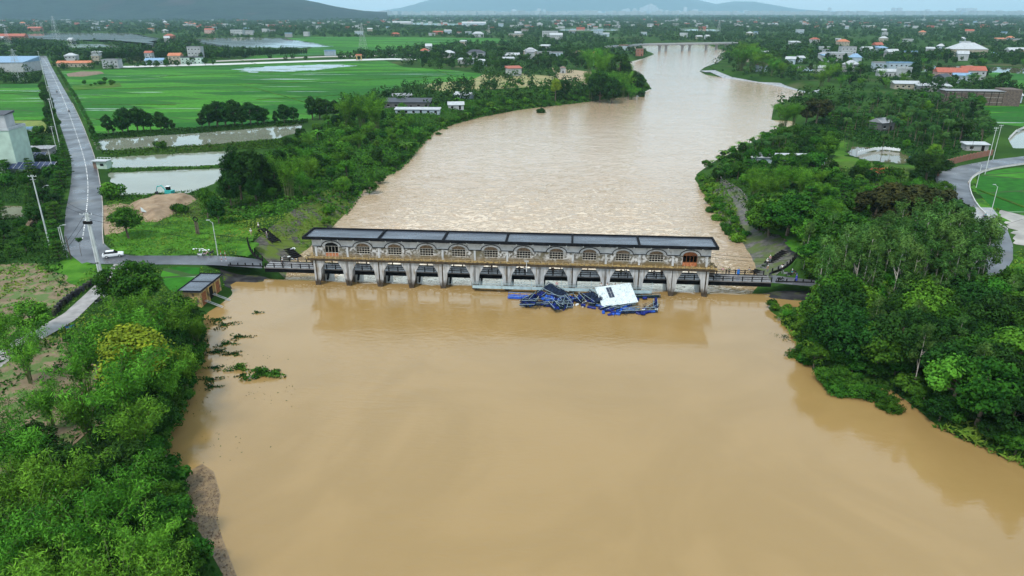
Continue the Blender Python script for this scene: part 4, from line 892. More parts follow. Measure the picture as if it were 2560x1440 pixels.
T_('bamboo', 420, 1010, 12, 'dense dark bamboo clump at the water edge behind the yellow tree', None, .9)
T_('bamboo', 300, 905, 11, 'green bamboo clump just below the foot of the big concrete pole', None, .8)
T_('bamboo', 395, 900, 10.5, 'rounded bamboo clump left of the yellow pump house', None, .8)
for px, py, h, lab in [(25,890,9,'bamboo clump at the left edge above the lower plot'),(235,1110,10,'bamboo clump right of the rounded dark tree'),(130,1075,8.5,'small bamboo clump on the right edge of the lower plot'),(10,1140,9,'bamboo clump at the left edge below the lower plot'),(455,960,10,'bamboo clump leaning towards the drifting weed mats'),(360,1150,11,'dark bamboo clump above the mat of leaf litter'),(340,840,9.5,'bamboo clump left of the round tree before the pump house')]:
    T_('bamboo', px, py, h, lab, None, 1.0)
for px, py, h, lab in [(440,870,12.5,'tall rounded bamboo clump above the water edge left of the drifting weeds'),(330,960,14,'high bamboo clump behind the yellow-green tree'),(60,1230,10,'bamboo clump in front of the rounded dark tree')]:
    T_('bamboo', px, py, h, lab, None, 1.05)
T_('yellow_tree', 352, 1015, 14, 'yellow-green tree rising out of the dark bamboo on the left bank', None, 1.5)
T_('dark_tree', 90, 1190, 7.5, 'rounded dark tree beside the cassava plot at the left', None, 1.1)
T_('dark_tree', 165, 1235, 7, 'dark bushy tree at the right of the rounded dark tree', None, 1.1)
TP('broad_tree', 352, 790, 645, 'tall leafy tree beside the path between the concrete pole and the pump house', None, 1.0)
TP('dark_tree', 448, 830, 728, 'dark round tree in front of the pump house roof')
TP('broad_tree', 285, 770, 668, 'leafy tree at the foot of the double concrete pole')
TP('light_tree', 88, 838, 745, 'light green tree on the grass strip between path and cassava plot')
gb = 'shrubs along the left water edge'
for px, py in [(505,800),(500,835),(508,870),(495,905),(488,945),(470,990),(450,1020),(430,1060),(415,1110),(430,1150),(455,1200),(440,1240),(470,1290),(475,1340),(500,1390),(480,1430)]:
    T_('bush', px - 18, py, rnd.uniform(2.2, 4), 'dark green shrub hanging over the muddy water on the left bank', gb, 1.1, 1.5)
scatter([(405,830),(500,810),(490,900),(470,980),(400,1090),(330,1110),(330,1000),(380,900)], 26, ['broad_tree', 'dark_tree', 'bamboo'], (5, 8.5), 'dense dark green tree in the thicket between bamboo and river on the left bank', 'thicket trees on the left bank', 3.2, rmg=.3)
scatter([(250,1130),(400,1130),(440,1300),(450,1440),(330,1440),(200,1300)], 22, ['dark_tree', 'broad_tree'], (3.5, 6), 'low dark tree under the bamboo at the lower left', 'low trees under the bamboo', 3.2, rmg=.2)
tufts('undergrowth', [(300,790),(500,780),(520,830),(480,980),(410,1120),(470,1300),(560,1440),(560,1700),(-80,1700),(-80,1250),(200,1150),(260,960),(200,850)], 3.2, .30, 1.6, M['l_dark'], 'tangled green undergrowth beneath the bamboo of the left bank', mg=.6, rmg=-.8)
tufts('cassava_plants', [(-80,668),(98,660),(165,700),(178,722),(120,775),(0,850),(-80,900)], 3.0, .26, .55, M['l_weed'], 'low green cassava plants dotting the bare soil of the upper left plot', keep=[], clump=2.2, seed=8)
tufts('cassava_plants', [(-80,930),(60,860),(180,840),(260,960),(230,1100),(60,1180),(-80,1180)], 3.4, .26, .6, M['l_broad'], 'low green plants dotting the wet soil of the plot beside the bamboo', keep=[], clump=1.8, seed=9)
tufts('weeds', [(165,735),(235,665),(300,665),(560,672),(555,705),(500,730),(470,800),(400,830),(300,840),(150,850),(60,900),(-80,960),(-80,900),(60,835)], 2.4, .22, .8, M['l_weed'], 'rough grass and weeds around the path and the paddy on the left bank', mg=.2, rmg=0)

# ------------------------------------------------------------ left roadside
gr = 'tiered trees along the left road'
for px, py, h in [(150,650,5),(138,600,5.5),(142,555,6),(148,510,5.5),(158,470,6),(166,438,6),(168,410,5.5),(160,385,5),(150,360,5.5),(140,335,5),(132,312,5)]:
    T_('tiered_tree', px, py, h, 'bushy roadside tree with flat layered sprays on the left side of the left road', gr)
for i in range(26):
    t = i / 25; px = 118 + 112 * t ** 1.0; py = 178 + (372 - 178) * t ** 1.35
    x0 = np.interp(py, [p[1] for p in LR_R], [p[0] for p in LR_R]); T_('tiered_tree', x0 + 11 + 8 * t, py, rnd.uniform(3.2, 4.6), 'small feathery tree in the hedge along the right side of the left road', 'hedge trees between left road and rice field')
scatter([(0,350),(100,330),(118,380),(150,440),(160,500),(140,580),(150,640),(100,655),(-60,668),(-60,350)], 95, ['dark_tree', 'broad_tree', 'bush', 'tiered_tree'], (2.8, 5.8), 'dark leafy tree in the thicket left of the left road', 'thicket left of the road', 3.6, keep=KEEP)
scatter([(95,215),(112,215),(128,270),(146,320),(128,340),(112,300)], 40, ['dark_tree', 'broad_tree'], (4, 6), 'dark tree in the belt between the left road and the leftmost rice field', 'tree belt left of the road', 3.2, mg=.5)
tufts('undergrowth', [(-60,345),(120,330),(155,400),(165,470),(150,560),(150,640),(170,735),(95,660),(-60,668)], 2.0, .3, 1.3, M['l_dark'], 'dark undergrowth beneath the trees left of the road', mg=.4)
tufts('weeds', [(262,610),(275,560),(262,490),(300,486),(480,490),(560,520),(640,560),(640,610),(600,642),(300,640)], 2.2, .22, .7, M['l_weed'], 'rough grass on the verge between left road and river bank', mg=.3, seed=12)
TP('broad_tree', 322, 596, 512, 'round mango tree standing alone on the verge beside the sand heap', None, 1.15)
TP('light_bush', 283, 497, 448, 'thin pale shrub at the corner of the lowest pond')
TP('bush', 445, 530, 505, 'small shrub growing on the sand heap'); TP('bush', 458, 533, 508, 'second small shrub growing on the right of the sand heap')
TP('areca_palm', 204, 640, 592, 'young thin palm standing at the road junction')
TP('areca_palm', 281, 555, 535, 'young palm beside the sand heap track')

# trees between the top pond and the rice
gt = 'trees in the row between pond and rice'
for px, b0, t0, w_ in [(233,340,312,.9),(272,338,284,.8),(284,336,300,.8),(308,334,270,.9),(322,333,266,.9),(345,331,264,.9),(360,329,270,.9),(378,328,280,.9),(404,328,276,.9),(418,327,290,.9),(432,326,298,.9),(506,320,280,.9),(524,319,258,1),(545,318,250,1),(565,317,252,1),(588,316,246,1),(606,315,262,1),(628,314,252,1),(645,312,262,1),(662,311,266,1),(690,308,275,.8),(712,308,258,1.1),(735,306,265,1.1),(782,300,238,.9),(800,299,242,.9),(818,298,245,.9),(838,296,248,.9)]:
    TP('row_tree', px, b0, t0, 'dark tree with bare trunk in the row between the upper pond and the rice', gt, w_ * 1.15)
tufts('undergrowth', [(228,350),(228,338),(500,320),(770,300),(770,310),(500,331),(330,342)], 2.6, .4, 1.6, M['l_dark'], 'dark scrub along the foot of the tree row above the pond', keep=[], seed=14)
tufts('bank_plants', [(243,378),(420,368),(560,360),(690,348),(770,350),(720,372),(592,376),(420,385),(275,393)], 2.2, .36, 1.2, M['l_broad'], 'green plants on the dyke between the upper and the middle pond', keep=[], seed=15)
tufts('bank_plants', [(278,421),(420,418),(578,412),(575,421),(420,427),(268,433)], 2.5, .3, .7, M['l_broad'], 'green plants on the thin dyke between the middle and the lower pond', keep=[], seed=16)
tufts('bank_plants', [(270,480),(300,488),(480,480),(520,470),(530,490),(480,500),(300,505),(262,500)], 2.5, .3, 1.2, M['l_broad'], 'green plants along the near edge of the lower pond', keep=[], seed=17)
TP('bush', 402, 372, 345, 'tall shrub standing alone on the dyke between the ponds')

# ------------------------------------------------------------ thicket between ponds and river
for k_, px, b0, t0, lab, w_ in [('bamboo',905,325,214,'tall dark green bamboo clump rising above the thicket behind the ponds',1.0),('bamboo',940,330,228,'bamboo clump right of the tallest clump behind the ponds',1.0),('bamboo',870,330,236,'broad bamboo clump left of the tallest clump behind the ponds',1.0),
    ('dark_tree',605,500,362,'tall slender dark tree on the bank right of the lower pond',.75),('dark_tree',640,500,368,'second tall dark tree on the bank, right of the slender one',.75),('dark_tree',580,520,430,'shorter dark tree left of the tall slender trees',.8),
    ('bamboo',725,500,372,'large brownish-green bamboo clump in the middle of the left bank',.9),('bamboo',775,470,380,'bamboo clump right of the large brownish-green one',.9),('dark_tree',690,490,400,'dark tree between the slender trees and the bamboo on the left bank',.9),
    ('broad_tree',520,545,468,'leafy round tree on the verge below the lower pond',.8),('dark_tree',548,560,490,'dark bushy tree beside the lamp post on the verge',.8),('broad_tree',922,450,408,'round bush-like tree overhanging the rushing water',1.3),('broad_tree',948,426,392,'round tree at the water edge behind the overhanging one',1.2),
    ('banana_plant',1015,362,330,'large banana plant drooping over the water edge',1.3),('banana_plant',795,352,322,'pale banana plant in the thicket right of the ponds',1.3),('banana_plant',772,362,335,'pale banana plant at the end of the pond dyke',1.3),('dark_tree',1352,262,236,'dark round bush at the water edge below the field',1.2)]:
    TP(k_, px, b0, t0, lab, None, w_)
scatter([(760,345),(850,290),(1000,285),(1075,335),(1030,385),(1000,425),(930,465),(880,500),(820,540),(760,500),(640,545),(560,520),(540,470),(600,440),(640,400),(720,370)], 120, ['broad_tree', 'bush', 'light_bush', 'dark_tree', 'light_tree'], (2.4, 5.6),
        {'': 'green tree in the thicket on the left bank below the dam', 'bush': 'green bush in the thicket on the left bank below the dam', 'light_bush': 'light green bush in the thicket on the left bank below the dam', 'light_tree': 'light green tree in the thicket on the left bank below the dam', 'dark_tree': 'dark green tree in the thicket on the left bank below the dam'}, 'thicket on the left bank below the dam', 3.4, rmg=.6)
tufts('undergrowth', [(745,350),(850,285),(1000,270),(1200,230),(1400,215),(1480,220),(1600,200),(1660,215),(1500,275),(1290,300),(1140,335),(1090,360),(1060,400),(1020,445),(950,485),(900,500),(800,500),(700,540),(560,560),(500,540),(545,470),(600,430),(640,395),(700,370)], 1.5, .42, 1.6, M['l_broad'], 'dense green undergrowth covering the left bank below the dam', seed=20, rmg=-1.2)
tufts('weeds', [(560,560),(700,540),(800,500),(900,470),(860,540),(790,590),(730,575),(640,590)], 2.2, .26, .6, M['l_weed'], 'yellowish grass on the bank slope beside the gatehouse', seed=21, rmg=-.2)
scatter([(760,345),(850,290),(1000,285),(1060,335),(1010,385),(980,425),(900,465),(820,520),(760,500),(640,530),(600,500),(640,400),(720,370)], 30, ['bamboo', 'dark_tree', 'bamboo', 'light_tree'], (6, 9.5), {'': 'taller tree rising above the thicket on the left bank below the dam', 'bamboo': 'taller bamboo clump rising above the thicket on the left bank below the dam'}, 'taller growth in the left bank thicket', 7, rmg=3)
scatter([(1060,345),(1075,300),(1200,262),(1400,232),(1580,215),(1600,232),(1500,248),(1290,276),(1130,312)], 90, ['bush', 'light_bush', 'banana_plant', 'broad_tree'], (2.2, 5), {'': 'green bush on the bank strip between fields and river', 'banana_plant': 'banana plant on the bank strip between fields and river', 'broad_tree': 'small leafy tree on the bank strip between fields and river'}, 'plants on the bank strip', 4, rmg=.3)
scatter([(980,262),(1100,240),(1300,205),(1420,210),(1440,222),(1200,258),(1040,290)], 60, ['banana_plant', 'bush', 'light_bush', 'coconut_palm'], (2.5, 4.5), {'': 'green bush among the vegetable gardens of the left bank', 'banana_plant': 'banana plant among the vegetable gardens of the left bank', 'coconut_palm': 'short palm among the vegetable gardens of the left bank'}, 'garden plants of the left bank', 4)
for px, b0, t0 in [(1480,235,150),(1500,238,140),(1520,236,130),(1535,232,138),(1555,228,142),(1572,225,150),(1590,222,160),(1505,215,120),(1490,225,165),(1545,220,128),(1562,212,150),(1580,232,170),(1530,240,160),(1475,190,112),(1490,185,108),(1510,182,112),(1605,225,195)]:
    TP('bamboo' if px % 3 else 'dark_tree', px, b0, t0, 'tall bamboo in the stand on the river bend' if px % 3 else 'tall dark tree in the bamboo stand on the river bend', 'bamboo stand on the river bend', .85)
TP('yellow_tree', 1388, 243, 182, 'half bare pale tree beside the bamboo stand', None, 1.0); TP('dark_tree', 1412, 240, 190, 'dark tree next to the half bare one', None, .7)
scatter([(1280,165),(1470,160),(1480,180),(1300,185)], 18, ['dark_tree', 'coconut_palm'], (5, 8), 'dark tree beside the village fields', 'trees beside the village fields', 8)
for i in range(64): plant('far_tree', *G(1035 + i * 7.2, 148 + rnd.uniform(-4, 5) - i * .25), rnd.uniform(7, 11), 'tree in the dark belt behind the village houses', 'tree belt behind the village', wide=.8)
for i in range(46): plant('row_tree', *G(505 + i * 5.8, 148 - i * .25 + rnd.uniform(-1, 1)), rnd.uniform(7, 10), 'slender tree in the plantation row beyond the rice', 'plantation row beyond the rice', wide=.8)
for i in range(34): plant('row_tree', *G(262 + i * 5.2, 153 - i * .15 + rnd.uniform(-2, 2)), rnd.uniform(9, 12), 'slender tree in the plantation row behind the houses', 'plantation row behind the houses', wide=.9)
for i in range(26): plant('row_tree', *G(885 + i * 5.4, 134 + rnd.uniform(-1, 1)), rnd.uniform(5, 7), 'small tree in the hedge beyond the far lane', 'hedge beyond the far lane', wide=.8)
scatter([(1030,190),(1030,160),(1200,150),(1450,145),(1470,170),(1300,182),(1150,176)], 70, ['dark_tree', 'far_tree', 'broad_tree'], (6, 10), 'dark tree around the village houses on the left bank', 'village trees on the left bank', 7)
scatter([(0,130),(100,110),(160,130),(240,150),(160,165),(100,200),(0,200)], 34, ['far_tree', 'dark_tree'], (6, 10), 'dark tree near the top end of the left road', 'trees at the far end of the left road', 9)
scatter([(165,165),(330,155),(520,150),(520,165),(330,172)], 24, ['far_tree', 'broad_tree'], (4, 8), 'tree beside the houses beyond the rice field', 'trees beside the houses beyond the rice', 9)
scatter([(180,205),(300,207),(305,216),(180,222)], 9, ['bush', 'broad_tree'], (2.5, 5), 'bush on the overgrown island in the rice field', 'bushes on the island in the rice field', 5, keep=[])

# ------------------------------------------------------------ right bank
gl = 'bright green bamboo on the right bank'
for px, b0, t0 in [(1885,500,405),(1925,515,420),(1960,490,400),(2000,500,405),(2040,520,440),(1980,560,470),(2060,560,480),(2100,600,520),(2045,470,415),(2020,590,520),(1940,470,420)]:
    TP('bamboo', px, b0, t0, 'bright green bamboo clump on the right bank above the stone slope', gl, .95)
for px, b0, t0, k_ in [(1925,570,470,'light_tree'),(1965,590,470,'broad_tree'),(2010,590,500,'broad_tree'),(1900,540,470,'broad_tree')]:
    TP(k_, px, b0, t0, 'big round leafy tree leaning over the stone slope on the right bank', 'round trees over the stone slope', 1.3)
for px, b0, t0 in [(2180,580,470),(2230,575,450),(2290,580,455),(2335,560,465),(2260,620,520),(2200,625,530),(2320,610,510),(2370,590,500)]:
    TP('reddish_tree' if px % 3 else 'dark_tree', px, b0, t0, 'big dark brownish-green tree in the middle of the right bank', 'dark brownish trees of the right bank', 1.15)
for px, b0, t0 in [(2385,600,505),(2398,612,512),(2376,590,495)]: TP('areca_palm', px, b0, t0, 'slim palm standing beside the bend of the right road', 'slim palms beside the right road')
scatter([(1830,440),(1990,410),(2130,440),(2300,450),(2370,520),(2410,570),(2430,640),(2400,680),(2300,690),(2100,680),(2010,640),(1990,590),(1900,560),(1860,480)], 120, ['dark_tree', 'broad_tree', 'tiered_tree', 'light_tree', 'bush', 'bamboo'], (3.5, 7.5),
        {'': 'leafy tree in the wood between right bank and right road', 'bush': 'bush in the wood between right bank and right road', 'bamboo': 'bamboo clump in the wood between right bank and right road', 'light_tree': 'light green tree in the wood between right bank and right road'}, 'wood between right bank and right road', 4, rmg=4)
tufts('undergrowth', [(1740,440),(1850,370),(1990,310),(2100,420),(2300,440),(2340,440),(2400,530),(2430,620),(2400,690),(2010,690),(1990,600),(1900,560),(1830,470),(1790,440)], 1.3, .36, 1.3, M['l_broad'], 'dense undergrowth of the wood on the right bank', seed=24, rmg=2)
tufts('bank_plants', [(1736,440),(1790,425),(1830,480),(1870,560),(1860,600),(1800,540),(1760,490)], 3.5, .32, 1.7, M['l_weed'], 'bright green plants between the stone slope and the rushing water', seed=25, rmg=-.5)
for px, py in [(1765,455),(1775,480),(1800,500),(1795,520),(1812,535),(1830,555),(1820,545),(1780,500),(1845,570)]: T_('light_bush' if px % 2 else 'bush', px, py, rnd.uniform(2, 3.5), 'leafy bush at the foot of the right stone slope', 'bushes at the foot of the right stone slope', zl=1.5)
for px, b0, t0 in [(1870,395,355),(1885,392,348),(1900,388,345),(1915,392,350),(1930,385,338),(1945,382,335),(1960,375,330),(1795,440,405),(1812,436,400),(1845,415,380)]: TP('coconut_palm', px, b0, t0, 'leaning coconut palm on the river edge of the right bank', 'coconut palms on the river edge', 1.1)
TP('bamboo', 1958, 308, 236, 'bamboo clump standing in the flood water off the right bank', None, 1.3); TP('bamboo', 1985, 310, 246, 'second bamboo clump in the flood water, closer to the bank', None, 1.2)
for px, b0, t0 in [(2040,310,240),(2015,305,255)]: TP('reddish_tree', px, b0, t0, 'tree with rusty leaves beside the flooded bamboo', 'rusty-leaved trees on the right bank', 1.1)
TP('light_tree', 2066, 395, 335, 'light green round tree beside the garden path'); TP('broad_tree', 2050, 410, 368, 'yellow-green tree left of the garden pond'); TP('bush', 2150, 415, 402, 'clipped round bush on the garden lawn'); TP('bush', 2188, 412, 400, 'second clipped round bush on the garden lawn')
for px, b0, t0 in [(2117,380,333),(2128,386,340),(2140,392,345),(2110,368,330),(2200,405,330)]: TP('areca_palm', px, b0, t0, 'garden palm beside the brown garden pond', 'garden palms beside the pond', .9)
scatter([(2060,300),(2120,270),(2300,262),(2460,265),(2470,330),(2440,390),(2330,410),(2290,380),(2240,360),(2110,350)], 85, ['coconut_palm', 'coconut_palm', 'areca_palm'], (7, 11), 'dark palm in the palm grove on the right bank', 'palm grove of the right bank', 4.2)
scatter([(1990,330),(2080,290),(2300,250),(2480,260),(2480,330),(2330,430),(2300,400),(2240,362),(2110,355),(2000,400)], 60, ['dark_tree', 'light_tree', 'tiered_tree'], (4, 7.5), 'dark tree among the palms of the right bank', 'trees among the palms', 5)
scatter([(1850,385),(1980,330),(2090,335),(2070,400),(1960,440),(1850,440),(1780,440)], 60, ['broad_tree', 'dark_tree', 'bush'], (3, 6.5), 'leafy tree on the right bank behind the river palms', 'trees behind the river palms', 4, rmg=2)
for px, b0, t0 in [(2315,450,380),(2340,440,390),(2290,430,385),(2370,335,290),(2400,350,295)]: TP('dark_tree', px, b0, t0, 'large spreading dark tree beside the wall of the right road', 'spreading trees beside the right road wall', 1.5)
tufts('undergrowth', [(1990,320),(2080,285),(2480,255),(2480,340),(2340,420),(2290,400),(2110,350),(2000,410)], .8, .5, 1.2, M['l_dark'], 'shaded undergrowth of the palm grove', seed=26)
# eucalypts and the right foreground
ge = 'eucalyptus grove at the right end of the dam'
scatter([(2030,782),(2060,745),(2140,700),(2250,690),(2400,700),(2450,760),(2400,800),(2250,800),(2120,800)], 62, ['eucalypt'], (13, 18), 'slender eucalyptus with pale trunk in the grove at the right end of the dam', ge, 2.6, rmg=-1, keep=[])
scatter([(2000,650),(2200,640),(2420,690),(2400,720),(2040,720)], 34, ['eucalypt', 'broad_tree'], (8, 13), {'': 'leafy tree beside the road behind the eucalyptus grove', 'eucalypt': 'eucalyptus beside the road behind the grove'}, 'trees beside the road behind the grove', 3.5)
scatter([(2050,775),(2090,745),(2160,700),(2420,700),(2450,770),(2380,800),(2120,800)], 46, ['tiered_tree', 'light_tree'], (5, 9), 'leafy understorey tree beneath the eucalyptus grove', 'understorey of the eucalyptus grove', 3, rmg=0)
for px, b0, h in [(2048,800,15),(2062,798,14),(2085,795,16),(2098,790,14.5),(2118,800,17),(2140,810,18),(2160,805,16),(2215,815,17)]: T_('eucalypt', px, b0, h, 'tall eucalyptus at the tip of the grove with its bare trunk in view', 'front row of the eucalyptus grove', .85)
scatter([(2010,850),(2080,810),(2250,790),(2450,800),(2700,830),(2800,1150),(2560,1120),(2450,1080),(2350,1040),(2260,985),(2150,945),(2060,920)], 135, ['broad_tree', 'dark_tree', 'light_tree', 'dark_tree', 'eucalypt'], (6.5, 11.5), {'': 'broad leafy tree in the foreground wood on the right bank', 'eucalypt': 'eucalyptus among the foreground wood on the right bank', 'dark_tree': 'dark leafy tree in the foreground wood on the right bank'}, 'foreground wood on the right bank', 2.9, rmg=1.6, keep=[])
for px, py in [(2040,890),(2070,925),(2110,935),(2150,952),(2190,962),(2100,945),(2230,985)]: T_('broad_tree', px, py, rnd.uniform(3.5, 5.5), 'low bright tree hanging over the water at the right bank', 'low trees over the water on the right', 1.25)
tufts('undergrowth', [(1918,770),(2000,765),(2140,775),(2450,790),(2700,830),(2800,1200),(2560,1158),(2480,1125),(2400,1090),(2290,1020),(2230,975),(2080,945),(2030,920),(2010,870),(1950,795)], 2.6, .30, 1.4, M['l_dark'], 'thick undergrowth on the right bank in front of the dam', seed=27, rmg=-.9, keep=[])
tufts('reeds', [(2300,1030),(2400,1075),(2560,1140),(2800,1240),(2800,1160),(2560,1080),(2400,1030)], 5, .55, 1.3, M['l_weed'], 'long bright green reeds along the water at the right edge', seed=28, rmg=-1.2, keep=[], asp=.14)
tufts('reeds', [(1912,765),(2000,765),(2090,775),(2060,850),(2040,880),(1990,838),(1950,795)], 4, .5, 1.2, M['l_weed'], 'long green reeds on the tongue of land in front of the dam', seed=29, rmg=-1.2, keep=[], asp=.16)
for px, b0, t0 in [(2500,830,740),(2540,800,710),(2520,900,800),(2555,860,760),(2450,680,640),(2470,740,690)]: TP('eucalypt', px, b0, t0, 'young eucalyptus on the grass inside the bend of the right road', 'young eucalyptuses inside the road bend')
tufts('weeds', [(2424,440),(2480,520),(2560,560),(2700,600),(2700,560),(2560,530),(2470,515),(2440,478),(2440,440)], 2.5, .3, .8, M['l_weed'], 'green verge between the right road and the rice field', seed=30)
tufts('weeds', [(2440,690),(2560,620),(2700,650),(2700,800),(2500,800)], 1.8, .3, .7, M['l_weed'], 'rough grass right of the right road', seed=31)

# ------------------------------------------------------------ far right bank villages
def shore(pts, n, kinds, hr, label, group, inset=(0.3, 3.0), wide=1.2, zl=0):
    P = resample([G(a, c, LOW_Z if c <= 685 else 0) for a, c in pts], 400)
    for i in range(n):
        k = int((i + rnd.random()) / n * 398); p, q_ = P[k], P[k + 1]; a = math.atan2(q_[1] - p[1], q_[0] - p[0]); d = rnd.uniform(*inset)
        for s in (1, -1):
            x, y = p[0] - math.sin(a) * d * s, p[1] + math.cos(a) * d * s
            if not inriver(x, y, -1): break
        kd = kinds[rnd.randrange(len(kinds))]; plant(kd, x, y, rnd.uniform(*hr) * (.8 if 'bush' in kd else 1), label, group, None, wide)
shore([(2010,868),(2030,918),(2130,962),(2230,975),(2290,1020),(2330,1055),(2400,1090),(2480,1125),(2560,1158),(2700,1230)], 34, ['bush', 'broad_tree', 'dark_tree'], (2.6, 4.6), 'leafy shrub leaning over the water along the right foreground bank', 'shrubs along the right foreground shore', (.6, 4))
shore([(1918,770),(1950,795),(1990,835),(2010,868),(2030,900)], 16, ['bush', 'light_bush'], (1.4, 2.4), 'low bush on the tongue of land in front of the dam', 'bushes on the tongue of land', (.5, 2.5))
shore([(790,598),(868,528),(905,480),(940,452),(985,432),(1010,412),(1045,372),(1062,352),(1130,312),(1200,293),(1290,276),(1430,260)][4:], 64, ['bush', 'light_bush', 'broad_tree'], (1.8, 3.8), 'bush hanging over the rushing water on the left bank', 'bushes on the left shore below the dam', (.2, 3.5))
shore([(1600,238),(1628,222),(1618,205),(1560,185)], 14, ['broad_tree', 'bush'], (3, 5.5), 'bush at the foot of the bamboo stand on the river bend', 'bushes at the river bend', (2, 7))
shore([(1736,447),(1755,475),(1790,535),(1822,572),(1850,600)], 26, ['bush', 'light_bush'], (1.6, 3.0), 'bush at the foot of the right stone slope beside the rushing water', 'bushes below the right stone slope', (.2, 3))
shore([(1935,328),(1900,345),(1850,372),(1790,400),(1745,432)], 26, ['bush', 'broad_tree', 'banana_plant'], (2, 4), 'leafy shrub on the river edge before the coconut palms', 'shrubs before the coconut palms', (.3, 4))
shore([(1748,178),(1765,187),(1830,197),(1900,206)], 8, ['bush'], (1.5, 2.5), 'small bush on the far concrete bank', 'bushes on the far bank', (6, 12))
scatter([(1835,150),(1900,135),(2200,130),(2560,140),(2700,150),(2700,240),(2480,240),(2300,235),(2100,215),(1960,195),(1850,185)], 260, ['far_tree', 'row_tree', 'far_tree', 'bamboo', 'coconut_palm'], (6, 12), {'': 'tree among the houses of the far right bank', 'bamboo': 'bamboo clump among the houses of the far right bank', 'coconut_palm': 'palm among the houses of the far right bank'}, 'trees of the village on the far right bank', 8, rmg=8)
for px, b0, t0 in [(1850,178,110),(1880,180,105),(1905,185,120),(1930,190,140),(1860,165,100),(1955,195,150),(2070,205,150),(2050,215,165),(2100,220,180),(1870,150,98)]: TP('bamboo', px, b0, t0, 'big bamboo clump along the far right river bank', 'bamboo along the far right river bank', 1.3)
scatter([(2380,280),(2480,245),(2700,250),(2700,262),(2480,262),(2420,300)], 25, ['broad_tree', 'dark_tree'], (4, 8), 'tree behind the brick wall at the right', 'trees behind the brick wall', 6)
# ------------------------------------------------------------ people
def skin(joints, edges, radii, sub=1):
    me = bpy.data.meshes.new('t'); me.from_pydata([Vector(j) for j in joints], edges, []); o = bpy.data.objects.new('t', me); col.objects.link(o)
    o.modifiers.new('s', 'SKIN'); me.skin_vertices[0].data[0].use_root = True
    for i, r_ in enumerate(radii): me.skin_vertices[0].data[i].radius = (r_, r_) if not isinstance(r_, tuple) else r_
    if sub: o.modifiers.new('u', 'SUBSURF').levels = sub
    dg = bpy.context.evaluated_depsgraph_get(); m2 = bpy.data.meshes.new_from_object(o.evaluated_get(dg)); bpy.data.objects.remove(o); return m2
SKIN = mat('skin', (.38, .22, .14), rough=.6); HAIR = mat('hair', (.012, .01, .009), rough=.6)
CL = {k: mat(k + '_cloth', v, tuple(q_ * 1.3 for q_ in v), 6, .85, coord='obj') for k, v in dict(white=(.62, .64, .66), black=(.02, .02, .025), grey=(.16, .17, .18), blue=(.01, .12, .42), deepblue=(.015, .03, .36), pink=(.50, .28, .30), green=(.05, .09, .04), teal=(.02, .22, .24), khaki=(.26, .21, .13)).items()}
POSES = {}
